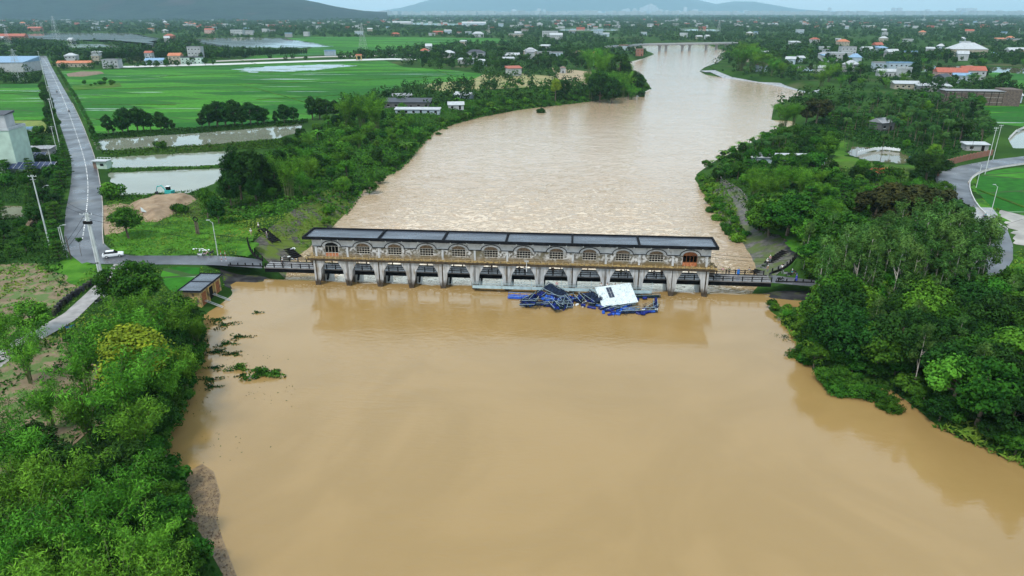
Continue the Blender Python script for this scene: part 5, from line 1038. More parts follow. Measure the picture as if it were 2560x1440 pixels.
def pose(name):
    if name in POSES: return POSES[name]
    hip = .92
    if name == 'stand': ft = [(-.12, .02, .04), (.12, -.02, .04)]; kn = [(-.11, -.02, .48), (.11, -.03, .48)]; hd = [(-.27, -.06, .82), (.27, -.06, .82)]; el = [(-.27, .02, 1.10), (.27, .02, 1.10)]; ln = 0
    elif name == 'lean': ft = [(-.14, .10, .04), (.13, .06, .04)]; kn = [(-.12, .02, .48), (.12, .0, .48)]; hd = [(-.30, -.42, 1.02), (.30, -.42, 1.02)]; el = [(-.32, -.20, 1.08), (.32, -.20, 1.08)]; ln = -.14
    elif name == 'walk': ft = [(-.10, -.34, .04), (.10, .36, .10)]; kn = [(-.10, -.20, .48), (.10, .06, .46)]; hd = [(-.26, .16, .86), (.26, -.26, .92)]; el = [(-.26, .10, 1.12), (.26, -.04, 1.10)]; ln = -.04
    else: hip = .78; ft = [(-.16, -.18, .30), (.16, -.18, .30)]; kn = [(-.20, -.42, .68), (.20, -.42, .68)]; hd = [(-.30, -.50, 1.02), (.30, -.50, 1.02)]; el = [(-.30, -.22, 1.02), (.30, -.22, 1.02)]; ln = -.08   # riding
    T0 = hip + .50; J = [(0, 0, hip), (0, ln * .5, hip + .26), (0, ln, T0), (0, ln, T0 + .11), (0, ln - .015, T0 + .20), (0, ln - .01, T0 + .32)]
    R0 = [.125, .12, .12, .055, .085, .075]; E = [(0, 1), (1, 2), (2, 3), (3, 4), (4, 5)]
    def arm(i, s):
        k = len(J); sh = (s * .19, ln, T0 - .03); J.extend([sh, (el[i][0], el[i][1] + ln * .3, el[i][2] + hip - .92), (hd[i][0], hd[i][1], hd[i][2] + (hip - .92) * .5), (hd[i][0] * .98, hd[i][1] - .05, hd[i][2] - .06 + (hip - .92) * .5)]); R0.extend([.062, .045, .033, .028]); E.extend([(2, k), (k, k + 1), (k + 1, k + 2), (k + 2, k + 3)])
    def leg(i, s):
        k = len(J); J.extend([(s * .10, 0, hip - .06), kn[i], (ft[i][0], ft[i][1], ft[i][2] + .05), (ft[i][0], ft[i][1] - .17, ft[i][2])]); R0.extend([.09, .06, .042, .038]); E.extend([(0, k), (k, k + 1), (k + 1, k + 2), (k + 2, k + 3)])
    for i, s in ((0, -1), (1, 1)): arm(i, s); leg(i, s)
    body = skin(J, E, R0)
    # clothes: sleeves and trousers follow the same bones, a little thicker
    ts = skin([J[0], J[1], J[2], J[6], J[7], J[14], J[15]], [(0, 1), (1, 2), (2, 3), (3, 4), (2, 5), (5, 6)], [.145, .142, .14, .078, .06, .078, .06])
    tr = skin([J[0], J[10], J[11], J[12], J[18], J[19], J[20]], [(0, 1), (1, 2), (2, 3), (0, 4), (4, 5), (5, 6)], [.142, .108, .078, .062, .108, .078, .062])
    hb = MB(); hb.ball((0, ln + .012, T0 + .285), (.105, .118, .105), 10, 6)
    cp = MB(); vs = []; n = 10
    for z, r_ in ((T0 + .02, .10), (T0 - .08, .24), (hip + .1, .27), (hip - .25, .31), (hip - .52, .34)): vs += [(r_ * math.cos(2 * math.pi * i / n), ln * .7 + r_ * .72 * math.sin(2 * math.pi * i / n), z) for i in range(n)]
    cp.add(vs, [(j * n + i, j * n + (i + 1) % n, (j + 1) * n + (i + 1) % n, (j + 1) * n + i) for j in range(4) for i in range(n)])
    def fin(me, m):
        me.materials.clear(); me.materials.append(m); me.polygons.foreach_set('use_smooth', [True] * len(me.polygons)); return me
    fin(body, SKIN); POSES[name] = (body, ts, tr, hb.mesh('hair', HAIR), cp.mesh('cape', CL['blue'])); return POSES[name]
def person(x, y, z, rz, pz, shirt, trousers, label, coat=None, hat=None, group=None):
    body, ts, tr, hb, cp = pose(pz); o = link('person', body); o.location = (x, y, z); o.rotation_euler = (0, 0, rz); tag(o, label, 'person', group)
    def wear(n_, me, m): me = me.copy(); me.materials.clear(); me.materials.append(m); link(n_, me, o)
    wear('shirt', ts, CL[shirt]); wear('trousers', tr, CL[trousers])
    if hat: wear('hat', hb, CL[hat])
    else: wear('hair', hb, HAIR)
    if coat: wear('raincoat', cp, CL[coat])
    return o
A0 = DA
def pd(u, v): x, y, _ = D(u, v); return x, y
person(*G(1806,686,2.44), 2.42, A0 + math.pi, 'lean', 'pink', 'khaki', 'person in a pink shirt leaning on the far rail beside the gatehouse stairs', hat=None)
person(*G(1822,686,2.44), 2.42, A0 + math.pi, 'lean', 'green', 'black', 'person in dark green with arms spread on the far rail')
person(*G(1845,688,2.44), 2.42, A0 + math.pi, 'stand', 'blue', 'blue', 'person in a bright blue raincoat at the far rail', coat='blue', hat='teal')
person(*G(1872,687,2.44), 2.42, A0 + math.pi, 'lean', 'grey', 'khaki', 'person in a grey shirt leaning on the far rail, rightmost of the row')
person(*G(1917,664,2.5), 2.5, A0 + 2.2, 'stand', 'white', 'black', 'person in a white shirt standing on the slope above the bridge end', hat='white')
person(*G(1924,656,2.5), 2.5, A0 + 2.6, 'stand', 'pink', 'grey', 'person in pale clothes highest on the slope above the bridge end', hat='white')
person(*G(1918,682,2.5), 2.5, A0 + .3, 'stand', 'khaki', 'grey', 'person in khaki standing beside the black motorbike on the bridge end', hat='white')
person(*G(1954,679,2.6), 2.6, A0 + 3.0, 'lean', 'white', 'black', 'person in a white shirt bending over the curved kerb')
person(*G(1990,704,2.6), 2.6, A0 + 1.2, 'stand', 'deepblue', 'deepblue', 'person in a deep blue raincoat beside the near kerb', coat='deepblue', hat='deepblue')
person(*G(707,661,2.44), 2.42, A0 + 1.7, 'walk', 'white', 'black', 'person in white shirt and dark trousers walking on the left part of the bridge', hat='white')
person(*G(628,588), 2.5, .6, 'walk', 'white', 'khaki', 'person in white on the grass left of the stone steps', hat='white')
person(*G(647,573), 2.5, -.5, 'stand', 'white', 'black', 'person with a white hat standing on the grass at the top of the bank', hat='white')
person(*G(668,596), 2.5, 1.0, 'stand', 'grey', 'grey', 'person in grey standing on the stone steps beside the gatehouse', hat='white')
person(*D(4.1 * BAY + 38.4 - 29, 5.0)[:2], 2.42, A0 + .5, 'stand', 'black', 'black', 'person in dark clothes under the gatehouse behind the seventh pier')
for i, (u, c1, lab) in enumerate([(44.2,'grey','person in grey under the gatehouse above the left of the wreck'),(45.4,'white','person in white under the gatehouse above the left of the wreck'),(51.6,'black','person in black under the gatehouse above the middle of the wreck'),(54.0,'teal','person in teal under the gatehouse above the middle of the wreck'),(66.4,'green','person in green under the gatehouse above the hut roof'),(67.4,'white','person in white under the gatehouse above the hut roof'),(68.6,'black','person in black under the gatehouse above the hut roof'),(73.5,'grey','person in grey under the gatehouse right of the hut roof'),(75.2,'black','person in black under the gatehouse right of the hut roof')]):
    person(*pd(u, 4.6), 2.42, A0 + .4 * (i % 3 - 1), 'lean' if i % 2 else 'stand', c1, 'black', lab)
for u, c1, lab in [(52.6, 'pink', 'person in pink standing on the gangway above the wreck'), (62.0, 'white', 'person in white on the gangway just left of the hut roof'), (63.3, 'white', 'second person in white on the gangway beside the hut roof'), (64.9, 'black', 'person in black on the gangway behind the hut roof')]:
    person(*pd(u, -.75), 1.05, A0, 'stand', c1, 'black', lab)

# ------------------------------------------------------------ motorbikes, car, excavator
def motorbike(x, y, z, rz, label, c, tilt=8):
    t = thing('motorbike', label, 'motorbike', (x, y, z), rz, 'motorbikes parked and ridden around the dam'); t.rotation_euler = (R(tilt), 0, rz)
    for u in (-.62, .62):
        b = MB(); b.torus((u, 0, .29), .24, .055, 'y', 16, 5); w_ = b.build('wheel', M['rubber'], t); b = MB()
        for k in range(3): a = k * 1.05; b.tube((u - .22 * math.cos(a), 0, .29 - .22 * math.sin(a)), (u + .22 * math.cos(a), 0, .29 + .22 * math.sin(a)), .012, n=4)
        b.build('rim', M['galv'], w_)
    m = CL[c]; b = MB(); b.ext([(-.75, .62), (-.55, .42), (-.1, .36), (.18, .38), (.42, .80), (.50, .95), (.38, .92), (.18, .56), (-.1, .60), (-.35, .74)], -.11, .11); b.box((.62, 0, .56), (.42, .12, .04)); b.box((0, 0, .32), (.4, .2, .22)); b.build('body', m, t)
    b = MB(); b.box((-.32, 0, .79), (.72, .24, .10)); b.build('seat', M['rubber'], t)
    b = MB(); b.path([(.42, -.32, 1.02), (.46, -.12, 1.0), (.46, .12, 1.0), (.42, .32, 1.02)], .018, 5); b.tube((.45, 0, 1.0), (.62, 0, .3), .03); b.tube((.46, -.25, 1.0), (.44, -.3, 1.18), .01, n=4); b.build('handlebar', M['rubber'], t)
    b = MB(); b.ball((.52, 0, .93), (.06, .08, .07), 8, 5); b.build('headlight', M['galv'], t)
    b = MB(); b.tube((-.1, -.14, .3), (-.75, -.16, .38), .04); b.build('exhaust', M['galv'], t); return t
for px, py, rz, c, lab, z in [(1925,689,.9,'black','black motorbike standing across the right end of the bridge',2.45),(1961,687,2.4,'grey','grey motorbike in the cluster behind the near kerb, leftmost',2.6),(1974,690,.3,'black','black motorbike in the middle of the cluster at the bridge end',2.6),(1983,684,2.0,'black','dark motorbike at the back of the cluster at the bridge end',2.6),
     (1950,702,.1,'black','black motorbike parked along the near kerb at the bridge end',2.6),(1793,695,.4,'grey','motorbike parked at the foot of the gatehouse stairs',2.45),(1760,690,1.0,'black','motorbike parked under the right end of the gatehouse',2.45),(1908,669,.5,'green','green motorbike parked on the slope above the bridge end',2.5),
     (503,640,.2,'white','white motorbike parked on the road beside the lamp post',2.6),(515,638,.7,'pink','reddish motorbike parked right of the white one',2.6),(529,636,1.2,'black','dark motorbike parked nearest the lamp post',2.6),(653,541,.9,'black','motorbike parked on the grass above the stone steps',2.55),(176,822,1.0,'blue','blue and white motorbike on the concrete path',2.6),(246,757,1.2,'black','dark motorbike on the path below the pole',2.6)]:
    motorbike(*G(px, py, z), z, rz, lab, c)
for px, py, rz, c, lab in [(2461,547,2.0,'teal','rider with a turquoise helmet on a motorbike on the right road'),(2430,528,.8,'black','motorbike rider in dark clothes beside the puddle on the right road'),(143,232,1.4,'black','motorbike rider in dark clothes far up the left road'),(173,281,1.5,'black','motorbike rider in the middle of the left road')]:
    x, y = G(px, py); motorbike(x, y, 2.61, rz, lab.replace('rider with a turquoise helmet on a motorbike', 'motorbike ridden by the person with a turquoise helmet').replace('motorbike rider in dark clothes', 'motorbike ridden by a person in dark clothes'), 'black', 0)
    person(x - .2 * math.cos(rz), y - .2 * math.sin(rz), 2.63, rz + math.pi / 2, 'ride', c, 'black', lab.replace('motorbike rider in the middle', 'person riding a motorbike in the middle'), hat=c if c == 'teal' else None)
x, y = G(1978, 690, 2.6); person(x, y, 2.6, A0 + .9, 'ride', 'teal', 'black', 'person in a turquoise jacket sitting on a motorbike at the bridge end', hat='white')
def car(x, y, rz, label):
    t = thing('parked_car', label, 'car', (x, y, 2.61), rz); m = mat('car_paint', (.72, .74, .76), rough=.25, spec=.6)
    b = MB(); P0 = [(-2.2, .35), (-2.22, .85), (-2.05, 1.0), (-1.2, 1.02), (1.0, .98), (2.0, .86), (2.2, .7), (2.2, .35)]; b.ext(P0, -.88, .88)
    o = b.build('body', m, t); mo = o.modifiers.new('b', 'BEVEL'); mo.width = .09; mo.segments = 2
    b = MB(); v = []
    for s in (-1, 1): v += [(-1.95, s * .8, 1.0), (-1.35, s * .66, 1.5), (.25, s * .66, 1.52), (1.05, s * .8, .98)]
    b.add(v, [(0, 1, 2, 3), (4, 7, 6, 5), (0, 4, 5, 1), (1, 5, 6, 2), (2, 6, 7, 3)]); b.build('windows', mat('car_glass', (.01, .012, .015), rough=.08), t)
    b = MB(); b.box((-.55, 0, 1.52), (1.65, 1.3, .05)); b.build('roof', m, t)
    for u in (-1.35, 1.35):
        for s in (-1, 1):
            b = MB(); b.tube((u, s * .72, .33), (u, s * .92, .33), .33, n=14); w_ = b.build('wheel', M['rubber'], t); b = MB(); b.tube((u, s * .9, .33), (u, s * .935, .33), .2, n=10); b.build('rim', M['galv'], w_)
    for s in (-1, 1): b = MB(); b.box((2.17, s * .62, .72), (.08, .36, .14)); b.build('headlight', M['galv'], t)
    return t
car(*G(284, 643), R(25), 'white saloon car turning at the road junction half hidden by the leafy tree')
def truck(x, y, rz):
    t = thing('parked_truck', 'small blue truck parked behind the trees by the brick wall on the right', 'truck', (x, y, 2.61), rz); m = mat('blue_lorry', (.02, .10, .38), rough=.4)
    b = MB(); b.ext([(-.1, .5), (-.1, 2.3), (1.3, 2.35), (1.75, 1.4), (1.8, .5)], -.95, .95); c_ = b.build('cab', m, t); b = MB(); b.ext([(1.35, 2.2), (1.42, 2.2), (1.80, 1.45), (1.73, 1.4)], -.85, .85); b.build('windscreen', M['dark'], c_)
    b = MB(); b.box((-2.2, 0, 1.0), (4.0, 2.0, .15)); [b.box((-2.2, s * .98, 1.35), (4.0, .06, .6)) for s in (-1, 1)]; b.build('bed', m, t)
    for u in (-3.2, .9):
        for s in (-1, 1): b = MB(); b.tube((u, s * .7, .45), (u, s * .98, .45), .45, n=12); b.build('wheel', M['rubber'], t)
truck(*G(2283, 408), 1.9)
def excavator(x, y, z, rz):
    t = thing('excavator', 'small turquoise excavator standing on the sand heap by the pond', 'excavator', (x, y, z), rz); m = mat('turquoise_paint', (.03, .32, .30), rough=.4)
    for s in (-1, 1): b = MB(); b.ext([(-1.4, .15), (-1.15, 0), (1.15, 0), (1.4, .15), (1.4, .5), (1.15, .65), (-1.15, .65), (-1.4, .5)], s * .95 - .22, s * .95 + .22); b.build('track', M['rubber'], t)
    b = MB(); b.box((-.35, 0, 1.15), (2.3, 1.9, .9)); b.build('housing', m, t)
    b = MB(); b.box((.35, -.45, 2.1), (1.1, .9, 1.1)); c_ = b.build('cab_glass', M['dark'], t); b = MB(); b.box((.35, -.45, 2.72), (1.35, 1.1, .1)); b.build('cab_roof', M['white'], c_)
    b = MB(); b.path([(.6, .2, 1.3), (2.0, .2, 3.0), (3.6, .2, 2.6)], [.2, .17, .14], 5); b.build('boom', m, t)
    b = MB(); b.path([(3.5, .2, 2.9), (4.3, .2, 1.1)], [.13, .1], 5); b.build('arm', m, t)
    b = MB(); b.ext([(4.1, 1.1), (4.6, .9), (4.5, .3), (3.9, .2), (3.7, .5)], -.2, .6); b.build('bucket', M['rubber'], t)
excavator(*G(424, 492), 3.0, R(168))
# sand heap
def mound(name, poly_px, hmax, m, label, cat, seed=2):
    poly = GP(poly_px); xs = [p[0] for p in poly]; ys = [p[1] for p in poly]; n = 70
    x, y = np.meshgrid(np.linspace(min(xs), max(xs), n), np.linspace(min(ys), max(ys), n)); x = x.ravel(); y = y.ravel(); d = pdist(x, y, poly); d = np.where(inside(x, y, poly), d, -d)
    z = 2.5 + np.clip(d * .5, -.6, hmax) * (.5 + fbm(x / 5, y / 5, 4, seed)); a = np.arange(n * n).reshape(n, n)
    F = np.stack([a[:-1, :-1], a[:-1, 1:], a[1:, 1:], a[1:, :-1]], -1).reshape(-1, 4); F = F[(d[F] > -1.5).all(1)]
    o = link(name, npmesh(name, np.stack([x, y, z], 1), F, m, True)); tag(o, label, cat); return o
mound('sand_heap', [(325,510),(380,496),(440,490),(485,490),(492,500),(470,512),(435,535),(395,556),(362,556),(350,535),(330,522)], 1.5, M['sand'], 'broad heap of wet brown sand between the road and the bank', 'sand heap')
mound('sand_heap', [(255,515),(300,508),(345,515),(370,545),(300,585),(262,588),(255,560)], .12, M['sand'], 'low sandy patch at the roadside beside the mango tree', 'sand patch', 4)
sheet('puddle', GP([(352,526),(390,520),(405,528),(380,540),(355,536)]), 3.35, M['sheetflood'])
mound('earth_heap', [(165,186),(200,180),(255,180),(262,184),(210,192),(170,192)], .8, mat('brown_earth', (.13, .085, .06), (.2, .14, .1), .3, .9), 'low brown earth heap beside the first houses beyond the rice', 'earth heap', 6)

# ------------------------------------------------------------ poles, lamps, pylons, wires
def pole(px, b0, t0, label, r=.16, arm=1.0, group=None, twin=False, tilt=(0, 0), m=None, extra=0):
    x, y = G(px, b0); h = Zat(t0, y) - 2.5; t = thing('utility_pole', label, 'utility pole', (x, y, 2.45), 0, group); t.rotation_euler = (R(tilt[0]), R(tilt[1]), 0)
    b = MB(); b.tube((0, 0, -.3), (0, 0, h), r, r * .62, 10); b.build('shaft', m or M['pole'], t)
    if twin: b = MB(); b.tube((.42, .1, -.3), (.30, .1, h), r, r * .62, 10); b.build('shaft', M['pole'], t)
    if arm:
        b = MB(); b.box((0, 0, h - .35), (arm * 2, .10, .10)); b.box((0, 0, h - 1.1), (arm * 1.4, .08, .08)); c_ = b.build('crossarm', M['galv'], t)
        for k in (-1, -.35, .35, 1): b = MB(); b.tube((k * arm * .92, 0, h - .3), (k * arm * .92, 0, h + .02), .06, .03, 6); b.build('insulator', M['white'], c_)
    if extra: b = MB(); b.box((0, 0, h - 1.9), (1.6, .5, .55)); b.box((.1, 0, h * .42), (.55, .5, .18)); b.build('clamp', M['black'], t)
    return (x, y, h + 2.45)
p1 = pole(262, 742, 532, 'tall double concrete pole rising from the bamboo in front of the road junction', .27, 1.2, twin=True, extra=1)
p2 = pole(125, 617, 437, 'tall concrete pole with white insulators left of the road junction', .2, 1.0)
p3 = pole(134, 432, 362, 'concrete pole beside the solar roofs left of the road', .16, 1.1)
p4 = pole(142, 377, 315, 'concrete pole with lamp arm third from the front along the left road', .15, 1.0)
p5 = pole(150, 366, 246, 'tallest concrete pole along the left side of the left road', .2, .7)
p6 = pole(134, 278, 215, 'concrete pole beside the field left of the road', .18, .8)
p7 = pole(122, 240, 165, 'slim concrete pole farther up the left road', .17, .8); p8 = pole(108, 185, 128, 'farthest concrete pole at the top end of the left road', .17, .8)
p9 = pole(168, 643, 567, 'short old pole beside the left road junction', .16, 0); p10 = pole(178, 648, 590, 'dark wooden pole stub behind the old pole at the junction', .14, 0, m=M['bark'])
p11 = pole(2462, 437, 318, 'leaning concrete pole nearest the bend of the right road', .13, .8); p12 = pole(2482, 400, 312, 'second leaning concrete pole by the bend of the right road', .12, .8)
x, y = G(493, 587); t = thing('stone_post', 'rough pale stone post carrying a round black ring on the verge', 'post', (x, y, 2.5)); b = MB(); b.tube((0, 0, -.2), (0, 0, 3.6), .3, .22, 8); b.tube((.5, .1, -.2), (.45, .1, 3.4), .22, .18, 8); b.build('post', M['bark'], t); b = MB(); b.torus((.2, -.1, 4.2), .55, .14, 'y', 14, 6); b.build('ring', M['black'], t)
for px, b0, t0, a, lab in [(545,640,556,-1.3,'grey lamp post on the verge beside the parked motorbikes'),(163,642,568,1.3,'lamp post arm beside the old pole at the left junction'),(2478,530,466,-1.4,'slim lamp post beside the rice field inside the right road bend'),(2440,470,412,-1.2,'lamp post on the inner kerb of the right road'),(116,505,468,1.2,'lamp post among the trees left of the road')]:
    x, y = G(px, b0); lamp('lamp_post', lab, (x, y, 2.5), Zat(t0, y) - 2.5, a)
x, y = G(555, 655); t = thing('barrier_post', 'red and white striped barrier posts beside the start of the bridge', 'barrier', (x, y, 2.6)); b = MB(); b.tube((0, 0, 0), (0, 0, 2.6), .05); b.tube((.9, .2, 0), (.9, .2, 2.6), .05); b.build('post', M['white'], t); b = MB(); [b.tube((e * .9, e * .2, .4 + k * .9), (e * .9, e * .2, .8 + k * .9), .056) for e in (0, 1) for k in range(3)]; b.build('stripe', mat('red_paint', (.45, .03, .02), rough=.6), t)
def wire(a, c, sag=1.0, name='power_line', n=14, r=.025):
    b = MB(); pts = [tuple(np.array(a) * (1 - t) + np.array(c) * t - np.array([0, 0, sag * 4 * t * (1 - t)])) for t in np.linspace(0, 1, n)]; b.path(pts, r, 3); return b
def line(ends, label, sag=1.0, off=((-.9, 0), (.9, 0))):
    t = thing('power_line', label, 'power line', ends[0])
    for k, (ox, oz) in enumerate(off):
        b = MB()
        for a, c in zip(ends[:-1], ends[1:]):
            q_ = wire((a[0] + ox - ends[0][0], a[1] - ends[0][1], a[2] + oz - ends[0][2]), (c[0] + ox - ends[0][0], c[1] - ends[0][1], c[2] + oz - ends[0][2]), sag, r=.03); b.add(q_.v, q_.f)
        b.build('wire', M['black'], t)
line([p1, p2, p3, p4, p7, p8], 'black wires running along the poles of the left road', 1.5)
ge_ = D(-.7, 1.0, 9.6); line([p1, D(-.7, 1, 9.6)], 'black wires from the double pole to the left end of the gatehouse', 1.2, ((0, 0), (0, -1.2)))
line([D(LEN + .7, 1.0, 9.4), (*G(2040, 700), 9.0)], 'black wires from the gatehouse to the eucalyptus grove', 1.2, ((0, 0), (0, -.8)))
line([p1, (*G(60, 700, 6), 6)], 'black wires from the double pole to the left edge', 1.5, ((0, 0), (.6, -.5)))
line([p11, p12, (*G(2600, 380), 11)], 'black wires between the leaning poles at the right', .8)
line([(*G(2120, 640, 12), 12), (*G(2640, 520, 12), 12)], 'black wire crossing the right road', 1.5, ((0, 0),))
def pylon(px, b0, t0, label, m=None, group=None):
    x, y = G(px, b0); h = Zat(t0, y) - 2.5; t = thing('lattice_pylon', label, 'pylon', (x, y, 2.5), rnd.uniform(-.3, .3), group); b = MB(); w0 = h * .13; n = 7; r = max(.06, h * .0035)
    lv = [(h * (1 - (1 - i / n) ** 1.25), w0 * (1 - i / n) ** 1.2 + h * .012) for i in range(n + 1)]
    for (z0, a0), (z1, a1) in zip(lv[:-1], lv[1:]):
        P = [(-1, -1), (1, -1), (1, 1), (-1, 1)]
        for k in range(4):
            p, q_ = P[k], P[(k + 1) % 4]; b.tube((p[0] * a0, p[1] * a0, z0), (p[0] * a1, p[1] * a1, z1), r, n=4)
            b.tube((p[0] * a0, p[1] * a0, z0), (q_[0] * a1, q_[1] * a1, z1), r * .6, n=3); b.tube((q_[0] * a0, q_[1] * a0, z0), (p[0] * a1, p[1] * a1, z1), r * .6, n=3); b.tube((p[0] * a1, p[1] * a1, z1), (q_[0] * a1, q_[1] * a1, z1), r * .6, n=3)
    b.build('tower', m or M['galv'], t)
    for z in (.66, .80, .94): b = MB(); [b.path([(0, 0, h * (z + .03)), (s * h * .17, 0, h * z), (0, 0, h * z)], r * .7, 3) for s in (-1, 1)]; b.build('crossarm', m or M['galv'], t)
pylon(50, 206, 122, 'steel lattice pylon beside the pale shed roof at the left edge'); pylon(22, 112, 70, 'large steel pylon beside the red roofs at the far left')
pylon(908, 122, 58, 'grey lattice pylon standing in the far rice field')
for px, b0, t0 in [(140,85,40),(310,46,22),(520,44,18),(860,46,20),(972,40,24),(1222,88,62),(1350,52,34),(1100,44,30),(1690,60,42),(1985,52,34),(1796,80,50),(2545,90,70),(2310,52,38)]: pylon(px, b0, t0, 'small distant pylon on the plain', None, 'distant pylons on the plain')

# ------------------------------------------------------------ buildings
WALLS = {k: mat(k + '_wall', v, tuple(q_ * .8 for q_ in v), .4, .8) for k, v in dict(white=(.38, .40, .41), cream=(.34, .31, .24), bluish=(.36, .44, .50), grey=(.30, .30, .30), pink=(.52, .34, .30), green=(.42, .55, .47), yellow=(.50, .36, .14), brick=(.26, .12, .08), dark=(.10, .10, .10)).items()}
ROOFS = {k: mat(k + '_roof', v, tuple(q_ * .75 for q_ in v), .6, .6) for k, v in dict(red=(.36, .10, .06), orange=(.48, .17, .08), grey=(.28, .29, .31), white=(.42, .45, .47), dark=(.05, .055, .07), blue=(.20, .33, .48), brown=(.20, .13, .10)).items()}
def house(px, py, w_, d_, h, rz, wc, rc, kind, label, st=1, group=None, name='house', cat='house', xy=None, win=True):
    x, y = xy or G(px, py); t = thing(name, label, cat, (x, y, 2.5), R(rz), group)
    b = MB(); b.box((0, 0, h / 2 - .2), (w_, d_, h + .4)); b.build('wall', WALLS[wc], t); b = MB(); e = .5
    if kind == 'gable': b.add([(-w_ / 2 - e, -d_ / 2 - e, h), (w_ / 2 + e, -d_ / 2 - e, h), (w_ / 2 + e, 0, h + d_ * .28), (-w_ / 2 - e, 0, h + d_ * .28), (-w_ / 2 - e, d_ / 2 + e, h), (w_ / 2 + e, d_ / 2 + e, h)], [(0, 1, 2, 3), (3, 2, 5, 4), (0, 3, 4), (1, 5, 2), (0, 4, 5, 1)])
    elif kind == 'hip': k = d_ * .3; b.add([(-w_ / 2 - e, -d_ / 2 - e, h), (w_ / 2 + e, -d_ / 2 - e, h), (w_ / 2 + e, d_ / 2 + e, h), (-w_ / 2 - e, d_ / 2 + e, h), (-w_ / 2 + d_ / 2, 0, h + k), (w_ / 2 - d_ / 2, 0, h + k)], [(0, 1, 5, 4), (1, 2, 5), (2, 3, 4, 5), (3, 0, 4), (0, 3, 2, 1)])
    elif kind == 'mono': b.add([(-w_ / 2 - e, -d_ / 2 - e, h + .05), (w_ / 2 + e, -d_ / 2 - e, h + .05), (w_ / 2 + e, d_ / 2 + e, h + d_ * .14), (-w_ / 2 - e, d_ / 2 + e, h + d_ * .14), (-w_ / 2 - e, -d_ / 2 - e, h - .1), (w_ / 2 + e, -d_ / 2 - e, h - .1), (w_ / 2 + e, d_ / 2 + e, h + .0), (-w_ / 2 - e, d_ / 2 + e, h + .0)], [(0, 1, 2, 3), (0, 4, 5, 1), (1, 5, 6, 2), (2, 6, 7, 3), (3, 7, 4, 0), (4, 7, 6, 5)])
    else:
        b.box((0, 0, h + .08), (w_ + .5, d_ + .5, .18))
        for s in (-1, 1): b.box((s * w_ / 2, 0, h + .5), (.2, d_, .7)); b.box((0, s * d_ / 2, h + .5), (w_ - .2, .2, .68))
    b.build('roof', ROOFS[rc], t)
    if win:
        for s in range(st):
            z = (h / st) * (s + .5); n = max(1, int(w_ / 4))
            for i in range(n):
                u = -w_ / 2 + w_ * (i + .5) / n
                if s == 0 and i == n // 2: b = MB(); b.box((u, -d_ / 2, 1.1), (1.2, .12, 2.2)); b.build('door', M['dark'], t)
                else: b = MB(); b.box((u, -d_ / 2, z), (1.4, .12, 1.2)); f = b.build('window', M['dark'], t); b = MB(); b.box((u, -d_ / 2 - .04, z - .66), (1.7, .2, .12)); b.build('sill', M['white'], f)
    return t
# the pump house
x, y = -64.0, 134.3; ph = thing('pump_house', 'narrow yellow pump house with flat wet roof half sunk at the left water edge', 'pump house', (x, y, .4), R(87))
M['ywall'] = mat('stained_yellow_wall', (.50, .33, .10), (.40, .30, .15), .8, .85, c3=(.10, .08, .06), s3=.9, p3=(.5, .66))
b = MB(); b.box((0, 0, 1.6), (9.2, 3.6, 4.2)); b.build('wall', M['ywall'], ph)
b = MB(); b.box((0, 0, 3.85), (10.2, 4.8, .25)); rf = b.build('roof', M['roofwet'], ph); b = MB(); [b.box((0, s * 2.35, 4.0), (10.3, .16, .2)) for s in (-1, 1)]; [b.box((s * 5.05, 0, 4.0), (.16, 4.6, .19)) for s in (-1, 1)]; b.box((.3, 0, 4.0), (.12, 4.5, .14)); b.build('rim', M['roofrim'], rf)
for u in (-3.0, 0, 3.0): b = MB(); b.box((u, -1.82, 1.7), (1.7, .1, 2.6)); b.build('door', M['rust'] if u else M['dark'], ph)
for u in (-1.5, 1.5): b = MB(); b.box((u, -2.0, 1.6), (.35, .4, 4.0)); b.build('buttress', M['ywall'], ph)
for u in (-3.2, -2.7, .4, .9): b = MB(); b.tube((u, -1.9, 1.2), (u + .6, -5.4, -.6), .07); b.build('pipe', M['galv'], ph)
# pale tall block and solar roofs at the left edge
house(0, 0, 14, 12, 15, 8, 'green', 'white', 'flat', 'tall pale green-grey block cut by the left edge of the photo', 2, None, 'tower_block', 'building', xy=(-184, 253), win=False)
house(0, 0, 7, 6, 5, 8, 'white', 'dark', 'mono', 'white roof room on top of the pale block at the left edge', 1, None, 'roof_room', 'building', xy=(-183.5, 255), win=False).location.z = 17.3
def solar(px, py, w_, n, lab):
    x, y = G(px, py, 4.5); t = thing('solar_array', lab, 'solar panels', (x, y, 2.5), R(4)); b = MB(); b.add([(-w_ / 2, -2, 2.2), (w_ / 2, -2, 2.2), (w_ / 2, 2, 3.8), (-w_ / 2, 2, 3.8), (-w_ / 2, -2, 2.1), (w_ / 2, -2, 2.1), (w_ / 2, 2, 3.7), (-w_ / 2, 2, 3.7)], [(0, 1, 2, 3), (4, 7, 6, 5), (0, 4, 5, 1), (2, 6, 7, 3), (0, 3, 7, 4), (1, 5, 6, 2)]); g_ = b.build('panels', mat('solar_blue', (.012, .02, .06), (.03, .04, .09), 2, .18), t)
    b = MB()
    for i in range(n + 1): u = -w_ / 2 + w_ * i / n; b.add([(u - .06, -2, 2.23), (u + .06, -2, 2.23), (u + .06, 2, 3.83), (u - .06, 2, 3.83)], [(0, 1, 2, 3)])
    b.build('grid', M['galv'], g_); b = MB(); [b.tube((s * w_ * .45, v, 0), (s * w_ * .45, v, 2.2 + .4 * (v + 2)), .08) for s in (-1, 0, 1) for v in (-1.8, 1.8)]; b.build('post', M['galv'], t)
solar(75, 420, 17, 9, 'dark solar array left of the road behind the pale block'); solar(62, 395, 15, 7, 'second solar array just behind the first, left of the road')
